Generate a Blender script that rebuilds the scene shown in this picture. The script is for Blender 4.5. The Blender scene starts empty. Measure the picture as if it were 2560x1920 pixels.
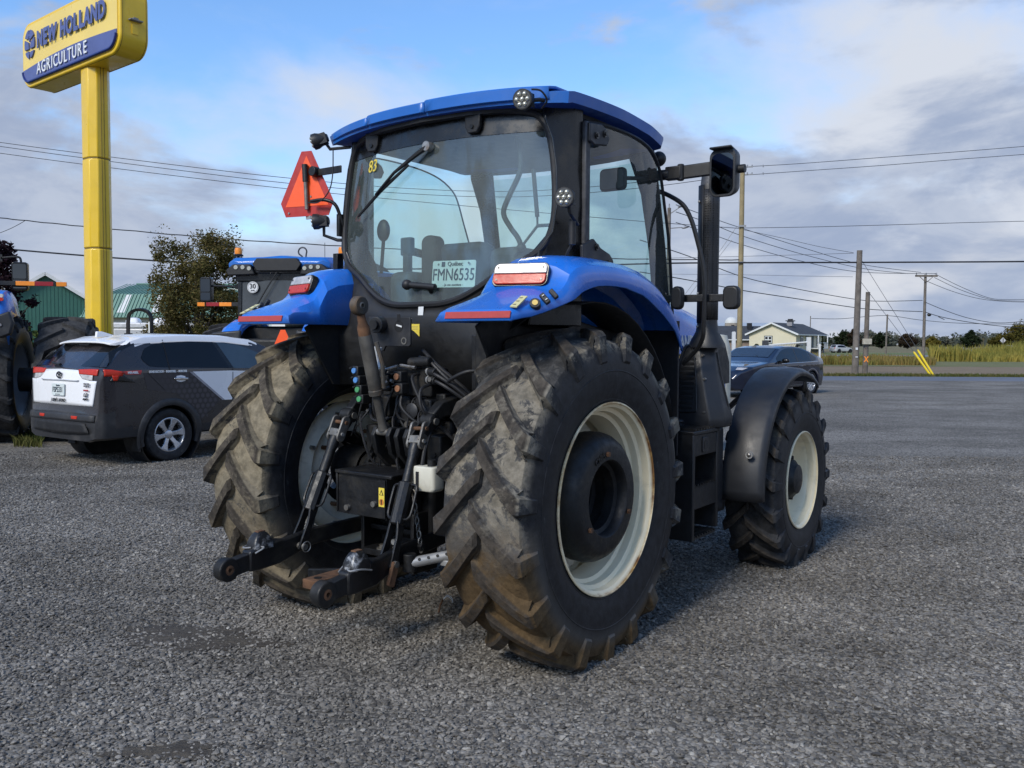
import bpy, bmesh, math, random
from mathutils import Vector, Matrix
R=math.radians; PI=math.pi
S=bpy.context.scene; COL=S.collection
random.seed(7)
# ---------------------------------------------------------------- camera
CAM_H=1.6613; F_PX=2200.2; PITCH=0.047523; ROLL=0.005128
cam=bpy.data.cameras.new('camera'); cam.sensor_width=36; cam.lens=F_PX/2560*36
cam.clip_start=.05; cam.clip_end=6000
camo=bpy.data.objects.new('camera',cam); COL.objects.link(camo)
camo.matrix_world=Matrix.Translation((0,0,CAM_H))@Matrix.Rotation(PI/2-PITCH,4,'X')@Matrix.Rotation(ROLL,4,'Z')
S.camera=camo
# ---------------------------------------------------------------- view, sky, sun
S.view_settings.view_transform='Standard'; S.view_settings.look='None'
S.view_settings.gamma=1; S.view_settings.use_curve_mapping=False
S.view_settings.exposure=1.2
SUN_EL=R(38); SUN_AZ=R(215)          # light comes over the photographer's left shoulder through thin cloud
W=bpy.data.worlds.new('World'); S.world=W; W.use_nodes=True
nt=W.node_tree; nt.nodes.clear(); N=nt.nodes.new; L=nt.links.new
out=N('ShaderNodeOutputWorld'); bg=N('ShaderNodeBackground'); bg.inputs['Strength'].default_value=0.1
sky=N('ShaderNodeTexSky'); sky.sky_type='NISHITA'; sky.sun_disc=False
sky.sun_elevation=SUN_EL; sky.sun_rotation=SUN_AZ; sky.air_density=1.0; sky.dust_density=.6; sky.ozone_density=1.6
tc=N('ShaderNodeTexCoord')
def wm(op,a,b=None,c=None):
    n=N('ShaderNodeMath'); n.operation=op
    for i,v in enumerate((a,b,c)):
        if v is None: continue
        if isinstance(v,(int,float)): n.inputs[i].default_value=v
        else: L(v,n.inputs[i])
    return n.outputs[0]
def wmix(f,a,b):
    n=N('ShaderNodeMix'); n.data_type='RGBA'
    L(f,n.inputs[0])
    for i,v in ((6,a),(7,b)):
        if isinstance(v,tuple): n.inputs[i].default_value=v+(1,)
        else: L(v,n.inputs[i])
    return n.outputs[2]
def wramp(v,a,b):
    n=N('ShaderNodeMapRange'); n.interpolation_type='SMOOTHSTEP'; L(v,n.inputs[0])
    n.inputs[1].default_value=a; n.inputs[2].default_value=b
    return n.outputs[0]
sep=N('ShaderNodeSeparateXYZ'); L(tc.outputs['Generated'],sep.inputs[0])
X,Y,Z=sep.outputs
def wnoise(sc,scale,det,rough,loc=(0,0,0),dist=0):
    m=N('ShaderNodeMapping'); m.inputs['Scale'].default_value=sc; m.inputs['Location'].default_value=loc
    L(tc.outputs['Generated'],m.inputs[0])
    n=N('ShaderNodeTexNoise'); n.inputs['Scale'].default_value=scale; n.inputs['Detail'].default_value=det
    n.inputs['Roughness'].default_value=rough; n.inputs['Distortion'].default_value=dist
    L(m.outputs[0],n.inputs['Vector']); return n.outputs['Fac']
SKY_TINT=N('ShaderNodeMix'); SKY_TINT.data_type='RGBA'; SKY_TINT.blend_type='MULTIPLY'; SKY_TINT.inputs[0].default_value=1
L(sky.outputs[0],SKY_TINT.inputs[6]); SKY_TINT.inputs[7].default_value=(.64,.83,1.02,1)
blue=SKY_TINT.outputs[2]
low=wm('SUBTRACT',.34,Z)                                   # more cloud towards the horizon
veil=wm('ADD',wnoise((1,1,2.2),2.6,7,.55,(.3,1.1,.2),.3),wm('MULTIPLY',low,1.25))
veil=wm('ADD',veil,wm('MULTIPLY',X,.16))
c1=wmix(wramp(veil,.44,.76),blue,(3.0,3.2,3.6))            # thin bright cloud
puff=wm('ADD',wnoise((1,1,2.4),3.9,9,.56,(6.2,6.1,.05),.2),wm('MULTIPLY',wm('ADD',low,wm('MULTIPLY',wm('ABSOLUTE',wm('ADD',X,-.02)),.14)),.66))
gcol=wmix(wramp(wnoise((1,1,2.6),7,6,.6,(3,1,2),.3),.36,.66),(1.55,1.88,2.6),(2.2,2.48,3.05))
c2=wmix(wramp(puff,.53,.68),c1,gcol)            # blue grey undersides
base=wm('ADD',wnoise((1,1,3.5),4.2,6,.5,(.2,3.3,.1),0),wm('MULTIPLY',Z,-2.2))
c3=wmix(wm('MULTIPLY',wramp(base,.40,.58),.75),c2,(3.5,3.55,3.7))     # bright band low over the horizon
L(c3,bg.inputs['Color']); L(bg.outputs[0],out.inputs[0])
sl=bpy.data.lights.new('sun','SUN'); sl.energy=1.3; sl.angle=R(16); sl.color=(1,.93,.82)
so=bpy.data.objects.new('sun',sl); COL.objects.link(so)
sd=Vector((math.sin(SUN_AZ)*math.cos(SUN_EL),math.cos(SUN_AZ)*math.cos(SUN_EL),math.sin(SUN_EL)))
so.rotation_euler=sd.to_track_quat('Z','Y').to_euler()

# ---------------------------------------------------------------- materials
def newmat(name):
    m=bpy.data.materials.new(name); m.use_nodes=True; return m,m.node_tree,m.node_tree.nodes['Principled BSDF']
class NB:
    """small helper for node graphs"""
    def __init__(s,nt): s.nt=nt; s.tc=None
    def n(s,t): return s.nt.nodes.new(t)
    def l(s,a,b): s.nt.links.new(a,b)
    def obj(s,kind='Object'):
        if s.tc is None: s.tc=s.n('ShaderNodeTexCoord')
        return s.tc.outputs[kind]
    def setv(s,sock,v):
        if v is None: return
        if isinstance(v,(int,float)): sock.default_value=v
        elif isinstance(v,(tuple,list)): sock.default_value=tuple(v)+((1,) if len(v)==3 and len(sock.default_value)==4 else ())
        else: s.l(v,sock)
    def math(s,op,a,b=None,c=None):
        n=s.n('ShaderNodeMath'); n.operation=op
        for i,v in enumerate((a,b,c)): s.setv(n.inputs[i],v)
        return n.outputs[0]
    def mix(s,f,a,b,blend='MIX'):
        n=s.n('ShaderNodeMix'); n.data_type='RGBA'; n.blend_type=blend
        s.setv(n.inputs[0],f); s.setv(n.inputs[6],a); s.setv(n.inputs[7],b); return n.outputs[2]
    def ramp(s,v,a,b,c=0,d=1):
        n=s.n('ShaderNodeMapRange'); n.interpolation_type='SMOOTHSTEP'; s.l(v,n.inputs[0])
        for i,x in ((1,a),(2,b),(3,c),(4,d)): s.setv(n.inputs[i],x)
        return n.outputs[0]
    def noise(s,scale,det=4,rough=.55,vec=None,dist=0,sc=None,loc=None):
        v=vec if vec is not None else s.obj()
        if sc or loc:
            m=s.n('ShaderNodeMapping'); s.l(v,m.inputs[0])
            if sc: m.inputs['Scale'].default_value=sc
            if loc: m.inputs['Location'].default_value=loc
            v=m.outputs[0]
        n=s.n('ShaderNodeTexNoise'); n.inputs['Scale'].default_value=scale; n.inputs['Detail'].default_value=det
        n.inputs['Roughness'].default_value=rough; n.inputs['Distortion'].default_value=dist
        s.l(v,n.inputs['Vector']); return n.outputs['Fac']
    def voro(s,scale,vec=None,feat='F1',out='Distance',rnd=1):
        n=s.n('ShaderNodeTexVoronoi'); n.feature=feat; n.inputs['Scale'].default_value=scale
        n.inputs['Randomness'].default_value=rnd
        s.l(vec if vec is not None else s.obj(),n.inputs['Vector']); return n.outputs[out]
    def bump(s,h,strength,dist):
        n=s.n('ShaderNodeBump'); n.inputs['Strength'].default_value=strength; n.inputs['Distance'].default_value=dist
        s.l(h,n.inputs['Height']); return n.outputs[0]
def sc3(c,k): return tuple(min(1,x*k) for x in c)
MATS={}
def pm(name,col,rough=.5,metal=0,var=.18,scale=6,dirt=None,damt=.35,dscale=3.0,bump=0,bscale=60,coat=0,spec=.5,alpha=None,world=False):
    """painted / plastic / metal surface: mottled colour, uneven gloss, optional dirt patches and fine relief"""
    if name in MATS: return MATS[name]
    m,nt,b=newmat(name); g=NB(nt)
    if world:
        ge=g.n('ShaderNodeNewGeometry'); v=ge.outputs['Position']
    else: v=g.obj()
    n1=g.noise(scale,5,.6,v)
    c=g.mix(g.ramp(n1,.3,.7),sc3(col,1-var),sc3(col,1+var*.6))
    rr=g.ramp(g.noise(scale*2.7,4,.6,v),.3,.7,max(.02,rough-.08),min(1,rough+.1))
    if dirt is not None:
        f=g.math('MULTIPLY',g.ramp(g.noise(dscale,7,.68,v,.4),.5,.72),damt)
        c=g.mix(f,c,dirt); rr=g.math('MAXIMUM',rr,g.math('MULTIPLY',f,.95))
    g.l(c,b.inputs['Base Color']); g.l(rr,b.inputs['Roughness'])
    b.inputs['Metallic'].default_value=metal; b.inputs['Specular IOR Level'].default_value=spec
    b.inputs['Coat Weight'].default_value=coat; b.inputs['Coat Roughness'].default_value=.06
    if bump: g.l(g.bump(g.noise(bscale,3,.6,v),.5,bump),b.inputs['Normal'])
    MATS[name]=m; return m
def glassmat(name,tint,refl=1.0,rough=.0,veil=0.0,veilcol=(.5,.55,.55)):
    if name in MATS: return MATS[name]
    m,nt,b=newmat(name); g=NB(nt); nt.nodes.remove(b)
    o=nt.nodes['Material Output']; t=g.n('ShaderNodeBsdfTransparent'); t.inputs[0].default_value=tint+(1,)
    gl=g.n('ShaderNodeBsdfGlossy'); gl.inputs['Roughness'].default_value=rough; gl.inputs['Color'].default_value=(refl,refl,refl,1)
    ge=g.n('ShaderNodeNewGeometry'); dt=g.n('ShaderNodeVectorMath'); dt.operation='DOT_PRODUCT'; g.l(ge.outputs['Incoming'],dt.inputs[0]); g.l(ge.outputs['Normal'],dt.inputs[1])
    f=g.math('MULTIPLY_ADD',g.math('POWER',g.math('SUBTRACT',1.0,g.math('ABSOLUTE',dt.outputs['Value'])),5.0),.92,.075)   # thin pane: same from both sides
    mx=g.n('ShaderNodeMixShader'); g.l(f,mx.inputs[0]); g.l(t.outputs[0],mx.inputs[1]); g.l(gl.outputs[0],mx.inputs[2])
    last=mx.outputs[0]
    if veil:                                                # film of dust on the pane
        d=g.n('ShaderNodeBsdfDiffuse'); d.inputs[0].default_value=veilcol+(1,)
        m2=g.n('ShaderNodeMixShader')
        g.l(g.ramp(g.noise(2.2,6,.65),.3,.75,veil*.5,veil*1.5),m2.inputs[0]); g.l(last,m2.inputs[1]); g.l(d.outputs[0],m2.inputs[2]); last=m2.outputs[0]
    g.l(last,o.inputs[0]); MATS[name]=m; return m

# ---------------------------------------------------------------- mesh building
class G:
    def __init__(s): s.v=[]; s.f=[]; s.mi=[]; s.cur=0
    def add(s,verts,faces):
        o=len(s.v); s.v+= [tuple(p) for p in verts]; s.f+=[tuple(i+o for i in f) for f in faces]; s.mi+=[s.cur]*len(faces); return s
    def box(s,c,d,rot=None):
        hx,hy,hz=d[0]/2,d[1]/2,d[2]/2
        vs=[Vector((x,y,z)) for x in(-hx,hx) for y in(-hy,hy) for z in(-hz,hz)]
        if rot is not None: vs=[rot@p for p in vs]
        c=Vector(c); return s.add([p+c for p in vs],[(0,1,3,2),(4,6,7,5),(0,4,5,1),(2,3,7,6),(0,2,6,4),(1,5,7,3)])
    def bb(s,lo,hi): return s.box([(a+b)/2 for a,b in zip(lo,hi)],[abs(b-a) for a,b in zip(lo,hi)])
    def beam(s,a,b,w,h,up=(0,0,1)):
        a=Vector(a);b=Vector(b); d=(b-a); ln=d.length; d.normalize()
        sx=d.cross(Vector(up)); 
        if sx.length<1e-4: sx=d.cross(Vector((1,0,0)))
        sx.normalize(); uz=sx.cross(d)
        rot=Matrix((sx,d,uz)).transposed(); return s.box((a+b)/2,(w,ln,h),rot)
    def prism(s,poly,axis,a,b):
        n=len(poly)
        def mk(p,t): return {'x':(t,p[0],p[1]),'y':(p[0],t,p[1]),'z':(p[0],p[1],t)}[axis]
        vs=[mk(p,a) for p in poly]+[mk(p,b) for p in poly]
        return s.add(vs,[tuple(range(n)),tuple(range(2*n-1,n-1,-1))]+[(i,(i+1)%n,n+(i+1)%n,n+i) for i in range(n)])
    def loft(s,rings,closed=True,cap=True):
        n=len(rings[0]); vs=[p for r in rings for p in r]; fs=[]
        for k in range(len(rings)-1):
            for i in range(n if closed else n-1):
                j=(i+1)%n; fs.append((k*n+i,k*n+j,(k+1)*n+j,(k+1)*n+i))
        if cap and closed: fs+= [tuple(range(n-1,-1,-1)),tuple(range((len(rings)-1)*n,len(rings)*n))]
        return s.add(vs,fs)
    def tube(s,path,r,n=8,cap=True):
        path=[Vector(p) for p in path]; rings=[]; up=Vector((.13,.21,.97)).normalized(); last=None
        for i,p in enumerate(path):
            d=(path[min(i+1,len(path)-1)]-path[max(i-1,0)])
            d.normalize()
            if last is None:
                a=d.cross(up)
                if a.length<.05: a=d.cross(Vector((1,0,0)))
            else: a=last-d*last.dot(d)
            a.normalize(); last=a; b=d.cross(a); rr=r[i] if isinstance(r,(list,tuple)) else r
            rings.append([p+(a*math.cos(2*PI*k/n)+b*math.sin(2*PI*k/n))*rr for k in range(n)])
        return s.loft(rings,True,cap)
    def cyl(s,a,b,r,n=20,r2=None): return s.tube([a,b],[r,r if r2 is None else r2],n)
    def lathe(s,prof,c=(0,0,0),axis='x',n=48,closed=False,a0=0,a1=2*PI):
        """prof: list of (radius, position along axis)"""
        full=abs(a1-a0-2*PI)<1e-6; m=n if full else n+1; rings=[]
        for k in range(m):
            t=a0+(a1-a0)*k/n; ct,st=math.cos(t),math.sin(t); ring=[]
            for r,a in prof:
                p={'x':(a,r*ct,r*st),'y':(r*ct,a,r*st),'z':(r*ct,r*st,a)}[axis]
                ring.append((p[0]+c[0],p[1]+c[1],p[2]+c[2]))
            rings.append(ring)
        np_=len(prof); vs=[p for r in rings for p in r]; fs=[]
        for k in range(m if full else m-1):
            k2=(k+1)%m
            for i in range(np_ if closed else np_-1):
                j=(i+1)%np_; fs.append((k*np_+i,k2*np_+i,k2*np_+j,k*np_+j))
        return s.add(vs,fs)
    def ell(s,c,rad,nu=16,nv=10,rot=None):
        vs=[];fs=[]
        for j in range(nv+1):
            t=PI*j/nv
            for i in range(nu):
                p=2*PI*i/nu; q=Vector((rad[0]*math.sin(t)*math.cos(p),rad[1]*math.sin(t)*math.sin(p),rad[2]*math.cos(t)))
                if rot is not None: q=rot@q
                vs.append(q+Vector(c))
        for j in range(nv):
            for i in range(nu): fs.append((j*nu+i,j*nu+(i+1)%nu,(j+1)*nu+(i+1)%nu,(j+1)*nu+i))
        return s.add(vs,fs)
    def grid(s,rows): return s.loft(rows,False,False)
    def mirror(s):
        s.v=[(-x,y,z) for x,y,z in s.v]; s.f=[f[::-1] for f in s.f]; return s
    def xf(s,M): s.v=[tuple(M@Vector(p)) for p in s.v]; return s
    def build(s,name,mat,parent=None,smooth=40,bevel=0,solid=0,loc=None,seg=2,clean=True,sub=0,flip=False):
        me=bpy.data.meshes.new(name); v=s.v
        me.from_pydata(v,[],s.f)
        mats=mat if isinstance(mat,(list,tuple)) else [mat]
        for m in mats: me.materials.append(m)
        if len(mats)>1: me.polygons.foreach_set('material_index',s.mi)
        if clean:
            bm=bmesh.new(); bm.from_mesh(me)
            bmesh.ops.remove_doubles(bm,verts=bm.verts,dist=1e-5)
            bmesh.ops.recalc_face_normals(bm,faces=bm.faces)
            if flip: bmesh.ops.reverse_faces(bm,faces=bm.faces)
            bm.to_mesh(me); bm.free()
        if smooth:
            me.polygons.foreach_set('use_smooth',[True]*len(me.polygons)); me.set_sharp_from_angle(angle=R(smooth))
        me.update(); o=bpy.data.objects.new(name,me); COL.objects.link(o)
        if parent is not None: o.parent=parent
        if loc is not None: o.location=loc
        if solid:
            md=o.modifiers.new('thickness','SOLIDIFY'); md.thickness=solid; md.offset=-1
        if bevel:
            md=o.modifiers.new('soft_edges','BEVEL'); md.width=bevel; md.segments=seg; md.limit_method='ANGLE'; md.angle_limit=R(35)
            md.harden_normals=False
        if sub:
            md=o.modifiers.new('smooth','SUBSURF'); md.levels=sub; md.render_levels=sub
        return o
def thing(name,label,cat,loc=(0,0,0),rz=0,group=None):
    o=bpy.data.objects.new(name,None); COL.objects.link(o); o.location=loc; o.rotation_euler=(0,0,rz)
    o.empty_display_size=.2; o['label']=label; o['category']=cat
    if group: o['group']=group
    return o
def tag(o,label,cat,group=None):
    o['label']=label; o['category']=cat
    if group: o['group']=group
    return o
def kind(o,k): o['kind']=k; return o
def lab(o,l): o['label']=l; return o
def copy_tree(o,parent=None):
    c=o.copy(); COL.objects.link(c)
    if parent is not None: c.parent=parent
    for ch in list(o.children): copy_tree(ch,c)
    return c
def empty_part(name,parent,loc=(0,0,0)):
    o=bpy.data.objects.new(name,None); COL.objects.link(o); o.parent=parent; o.location=loc; o.empty_display_size=.1; return o
def text(name,st,size,mat,org,u,v,parent,ext=.002,bold=0,sx=1.0,shear=0,align='CENTER',lift=.003,valign='CENTER'):
    cu=bpy.data.curves.new(name,'FONT'); cu.body=st; cu.size=size; cu.extrude=ext; cu.offset=bold; cu.shear=shear
    cu.align_x=align; cu.align_y=valign; cu.resolution_u=3
    t=bpy.data.objects.new(name,cu); COL.objects.link(t)
    bpy.context.view_layer.update()
    me=bpy.data.meshes.new_from_object(t.evaluated_get(bpy.context.evaluated_depsgraph_get()))
    bpy.data.objects.remove(t); bpy.data.curves.remove(cu)
    u=Vector(u).normalized(); v=Vector(v); v=(v-u*v.dot(u)).normalized(); n=u.cross(v); o=Vector(org)+n*lift
    M=Matrix(((u.x*sx,v.x,n.x,o.x),(u.y*sx,v.y,n.y,o.y),(u.z*sx,v.z,n.z,o.z),(0,0,0,1)))
    me.transform(M); me.materials.clear(); me.materials.append(mat); me.name=name
    ob=bpy.data.objects.new(name,me); COL.objects.link(ob); ob.parent=parent; return ob
def lerp(a,b,t): return tuple(x+(y-x)*t for x,y in zip(a,b))
def interp(tab,x):
    if x<=tab[0][0]: return tab[0][1]
    for (a,va),(b,vb) in zip(tab,tab[1:]):
        if x<=b:
            t=(x-a)/(b-a); return va+(vb-va)*t
    return tab[-1][1]
def rrect(cx,cy,w,h,r,n=5):
    pts=[]
    for qx,qy,a0 in ((1,1,0),(-1,1,90),(-1,-1,180),(1,-1,270)):
        for k in range(n+1):
            a=R(a0+90*k/n); pts.append((cx+qx*(w/2-r)+r*math.cos(a),cy+qy*(h/2-r)+r*math.sin(a)))
    return pts
def spline(pts,n=6):
    """Catmull-Rom through the points"""
    P=[Vector(p) for p in pts]; o=[]
    for i in range(len(P)-1):
        p0=P[max(i-1,0)];p1=P[i];p2=P[i+1];p3=P[min(i+2,len(P)-1)]
        for k in range(n):
            t=k/n; o.append(.5*((2*p1)+(p2-p0)*t+(2*p0-5*p1+4*p2-p3)*t*t+(3*p1-p0-3*p2+p3)*t**3))
    o.append(P[-1]); return o
def at(px,py,d):
    """place on the line of sight of photo pixel (px,py), d metres ahead"""
    x=px-1280; y=py-960; c,s=math.cos(ROLL),math.sin(ROLL); x,y=x*c+y*s,-x*s+y*c
    c,s=math.cos(PITCH),math.sin(PITCH); u=-y/F_PX; k=d/(c+u*s)
    return Vector((x/F_PX*k,d,CAM_H+(-s+u*c)*k))
def gnd(px,d): return at(px,860,d).x
# ---------------------------------------------------------------- shared materials
def tyre_mat(name,r_tread,mudcol,mud,grey=.5,low=0.0,lowcol=(.10,.065,.03),r_top=.868):
    m,nt,b=newmat(name); g=NB(nt); v=g.obj()
    s=g.n('ShaderNodeSeparateXYZ'); g.l(v,s.inputs[0])
    cmb=g.n('ShaderNodeCombineXYZ'); g.l(s.outputs[1],cmb.inputs[1]); g.l(s.outputs[2],cmb.inputs[2])
    ln=g.n('ShaderNodeVectorMath'); ln.operation='LENGTH'; g.l(cmb.outputs[0],ln.inputs[0]); r=ln.outputs['Value']
    n1=g.noise(5,6,.65,v,.3); n2=g.noise(22,5,.65,v); n3=g.noise(1.7,4,.6,v)
    rub=g.mix(g.ramp(n2,.3,.7),(.009,.0095,.011),(.021,.022,.025))
    # scuffs on the sidewall
    sc=g.noise(9,6,.75,v,1.5,(1,5,1.2)); rub=g.mix(g.math('MULTIPLY',g.ramp(sc,.60,.72),.45),rub,(.10,.103,.108))
    tread=g.ramp(g.math('ADD',r,g.math('MULTIPLY',g.math('SUBTRACT',n1,.5),.10)),r_tread-.05,r_tread+.01)
    dust=g.mix(g.ramp(n2,.25,.75),sc3(mudcol,.45),mudcol)
    gd=g.mix(g.ramp(g.math('ADD',g.math('MULTIPLY',n1,.6),g.math('MULTIPLY',g.noise(30,6,.7,v,.6),.4)),.38,.62),(.028,.028,.028),(.105,.102,.097))
    c=g.mix(g.math('MULTIPLY',tread,grey),rub,gd)
    n4=g.noise(13,8,.72,v,.8)
    f=g.math('MULTIPLY',tread,g.ramp(g.math('ADD',g.math('MULTIPLY',n1,.55),g.math('ADD',g.math('MULTIPLY',n4,.45),g.math('MULTIPLY',n3,.4))),.70-mud,.755-mud))
    c=g.mix(f,c,dust)
    # caked earth where the wheel last stood in mud
    a=g.math('ADD',g.math('ADD',g.math('MULTIPLY',s.outputs[2],-1.0),g.math('MULTIPLY',s.outputs[1],-.35)),g.math('MULTIPLY',g.math('SUBTRACT',n1,.5),.5))
    lw=g.math('MULTIPLY',g.math('MULTIPLY',g.ramp(a,.30,.55),low),g.ramp(r,r_tread-.10,r_tread-.02))
    c=g.mix(lw,c,g.mix(g.ramp(n2,.3,.7),sc3(lowcol,.55),lowcol))
    sd_=g.math('MULTIPLY',g.math('MULTIPLY',g.ramp(a,.18,.5),low*.6),g.ramp(r,r_tread-.16,r_tread-.03))
    c=g.mix(g.math('MULTIPLY',sd_,g.math('SUBTRACT',1,lw)),c,(.15,.14,.122))
    tops=g.math('MULTIPLY',g.ramp(r,r_top-.006,r_top+.006),g.ramp(g.noise(11,5,.7,v,.4),.34,.52,.25,.92))
    c=g.mix(tops,c,g.mix(g.ramp(n2,.3,.7),(.022,.019,.016),(.060,.050,.040)))
    g.l(c,b.inputs['Base Color'])
    ro=g.mix(g.math('MAXIMUM',f,tread),(.5,.5,.5),(.93,.93,.93)); g.l(ro,b.inputs['Roughness'])
    b.inputs['Specular IOR Level'].default_value=.25
    g.l(g.bump(g.math('MULTIPLY',g.math('ADD',n2,g.math('MULTIPLY',g.noise(70,3,.6,v),.4)),g.math('ADD',g.math('MULTIPLY',tread,.85),.12)),.55,.012),b.inputs['Normal'])
    MATS[name]=m; return m
TY_RR=tyre_mat('tyre rubber, greyed and muddy below',.80,(.235,.21,.165),.03,.85,1.0,(.115,.075,.036))
TY_RL=tyre_mat('tyre rubber, tan with dried mud',.80,(.26,.22,.15),.12,.75,.6,(.17,.13,.075))
TY_F=tyre_mat('front tyre rubber',.62,(.10,.09,.07),-.08,.30,.0,r_top=.672)
TY_OTHER=tyre_mat('clean black tyre rubber',.9,(.055,.05,.042),-.10,.5,.0,r_top=1.5)
TY_CAR=tyre_mat('car tyre rubber',.33,(.10,.095,.085),-.1,.35,.0,r_top=.9)
BLUE=pm('glossy blue paint',(.014,.150,.60),.27,0,.10,2,(.17,.17,.17),.24,4.2,coat=.45)
BLUE_ROOF=pm('blue roof plastic',(.013,.130,.47),.40,0,.10,2,(.15,.16,.17),.22,3.5,coat=.12)
BLACK_P=pm('black plastic',(.0095,.0098,.0105),.5,0,.2,8,(.075,.07,.06),.14,2.2,bump=.0015,bscale=220)
BLACK_G=pm('black gloss frame',(.006,.0065,.007),.25,0,.2,5,(.09,.09,.085),.12,3)
BLACK_C=pm('black cast iron',(.0085,.0088,.0092),.55,.15,.35,9,(.085,.07,.05),.35,4.5,bump=.004,bscale=45)
BLACK_PNT=pm('black painted steel',(.0078,.008,.0088),.42,.1,.3,9,(.08,.07,.052),.36,5,bump=.0025,bscale=50)
LINER=pm('fender liner plastic',(.005,.0053,.0065),.7,0,.3,5,(.06,.055,.05),.25,9)
GREY_P=pm('dark grey moulded plastic',(.0165,.0175,.020),.45,0,.2,4,(.10,.098,.095),.25,2.5,bump=.0015,bscale=200)
RAIL=pm('weathered grey rail',(.060,.062,.068),.55,.2,.35,14,(.02,.02,.02),.5,12,bump=.001,bscale=160)
STEEL=pm('bare worn steel',(.36,.35,.33),.42,.8,.35,14,(.16,.09,.04),.65,9,bump=.002,bscale=80)
WORN=pm('worn grey linkage steel',(.20,.19,.17),.5,.6,.4,15,(.11,.06,.03),.55,9,bump=.002,bscale=80)
GALV=pm('pale galvanised steel',(.36,.36,.35),.5,.5,.2,10,(.2,.17,.12),.4,7)
TOPL=pm('dirty top link steel',(.095,.088,.076),.6,.35,.4,9,(.16,.095,.045),.75,4.5,bump=.002,bscale=70)
RUST=pm('rusty steel',(.125,.062,.030),.85,.1,.5,16,(.07,.035,.02),.6,10,bump=.002,bscale=90)
CHIP=pm('chipped silver casting',(.020,.020,.021),.40,.3,.3,20,(.50,.51,.52),1.0,13,bump=.002,bscale=60)
def cream_mat():
    m,nt,b=newmat('cream rim paint with rusty lip'); g=NB(nt); v=g.obj(); s=g.n('ShaderNodeSeparateXYZ'); g.l(v,s.inputs[0])
    cmb=g.n('ShaderNodeCombineXYZ'); g.l(s.outputs[1],cmb.inputs[1]); g.l(s.outputs[2],cmb.inputs[2])
    ln=g.n('ShaderNodeVectorMath'); ln.operation='LENGTH'; g.l(cmb.outputs[0],ln.inputs[0]); r=ln.outputs['Value']
    n1=g.noise(7,6,.65,v,.4); n2=g.noise(2.3,4,.6,v)
    c=g.mix(g.ramp(n2,.3,.7),(.83,.72,.48),(.90,.79,.55))
    c=g.mix(g.math('MULTIPLY',g.ramp(n1,.55,.75),.25),c,(.30,.25,.16))
    lip=g.math('MULTIPLY',g.ramp(r,.484,.500),g.ramp(g.math('ADD',n2,g.math('MULTIPLY',n1,.5)),.62,.90))
    c=g.mix(lip,c,g.mix(g.ramp(n1,.4,.65),(.50,.30,.08),(.20,.075,.02)))
    g.l(c,b.inputs['Base Color']); b.inputs['Roughness'].default_value=.42
    MATS['cream']=m; return m
CREAM=cream_mat()
CREAM_F=pm('cream rim paint',(.84,.74,.51),.4,0,.08,4,(.30,.25,.16),.3,6)
GREYRIM=pm('weathered grey cream disc',(.78,.75,.62),.55,0,.15,5,(.16,.12,.07),.45,5)
RED_L=pm('red lamp lens',(.50,.03,.012),.32,0,.12,30,coat=.08,spec=.3)
WHITE_L=pm('clear lamp lens',(.50,.48,.46),.22,.1,.30,14,coat=.2)
TAPE=pm('dull red reflector tape',(.40,.045,.035),.45,0,.10,40)
YEL_LAB=pm('yellow label',(.72,.56,.07),.5,0,.08,20)
PALE_LAB=pm('pale yellow label',(.62,.58,.30),.5,0,.08,20)
WHITE_LAB=pm('white label',(.66,.67,.66),.5,0,.06,20)
INK=pm('black ink',(.012,.012,.014),.5)
INK_G=pm('grey ink',(.16,.16,.17),.5)
SMV_O=pm('fluorescent orange',(.95,.10,.012),.4,0,.06,6)
SMV_R=pm('red reflective border',(.42,.018,.012),.35,0,.1,10)
AMBER=pm('amber lens',(.85,.26,.015),.25,0,.08,14,coat=.3)
LED=pm('LED reflector',(.62,.60,.50),.22,.7,.3,60)
RUBBER=pm('black rubber seal',(.011,.011,.012),.55,0,.2,10)
SEATM=pm('dark seat fabric',(.018,.019,.021),.8,0,.25,12,bump=.002,bscale=150)
TRIM=pm('grey cab trim',(.042,.044,.045),.7,0,.15,5)
GLASS=glassmat('cab glass',(.72,.88,.85),1.0,0,.11,(.42,.50,.48))
GLASS_S=glassmat('door glass',(.76,.92,.91),1.0,0,.04,(.42,.46,.45))
MIRROR,_n,_b=newmat('mirror glass'); _b.inputs['Metallic'].default_value=1; _b.inputs['Roughness'].default_value=.03; _b.inputs['Base Color'].default_value=(.11,.12,.125,1)
def perf_mat():
    m,nt,b=newmat('perforated heat shield'); g=NB(nt)
    mp=g.n('ShaderNodeMapping'); g.l(g.obj(),mp.inputs[0]); mp.inputs['Scale'].default_value=(1,1,1)
    d=g.voro(62,mp.outputs[0],rnd=.12); f=g.ramp(d,.30,.42)
    c=g.mix(f,(.002,.002,.002),(.016,.0165,.018)); g.l(c,b.inputs['Base Color'])
    b.inputs['Roughness'].default_value=.5; g.l(g.bump(f,1,.004),b.inputs['Normal'])
    return m
PERF=perf_mat()
BOTTLE=pm('yellowed white plastic',(.60,.575,.47),.45,0,.12,7,(.25,.2,.13),.35,5)
CAPB=pm('blue cap',(.08,.24,.55),.5,0,.1,30); CAPG=pm('green cap',(.07,.30,.12),.5,0,.1,30); CAPR=pm('brown cap',(.26,.12,.06),.6,0,.3,30)
def plate_mat():
    return pm('pale licence plate',(.62,.68,.66),.4,0,.06,18,(.35,.36,.34),.25,8)
PLATE=plate_mat(); PLATE_INK=pm('plate ink',(.03,.045,.07),.5)
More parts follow.
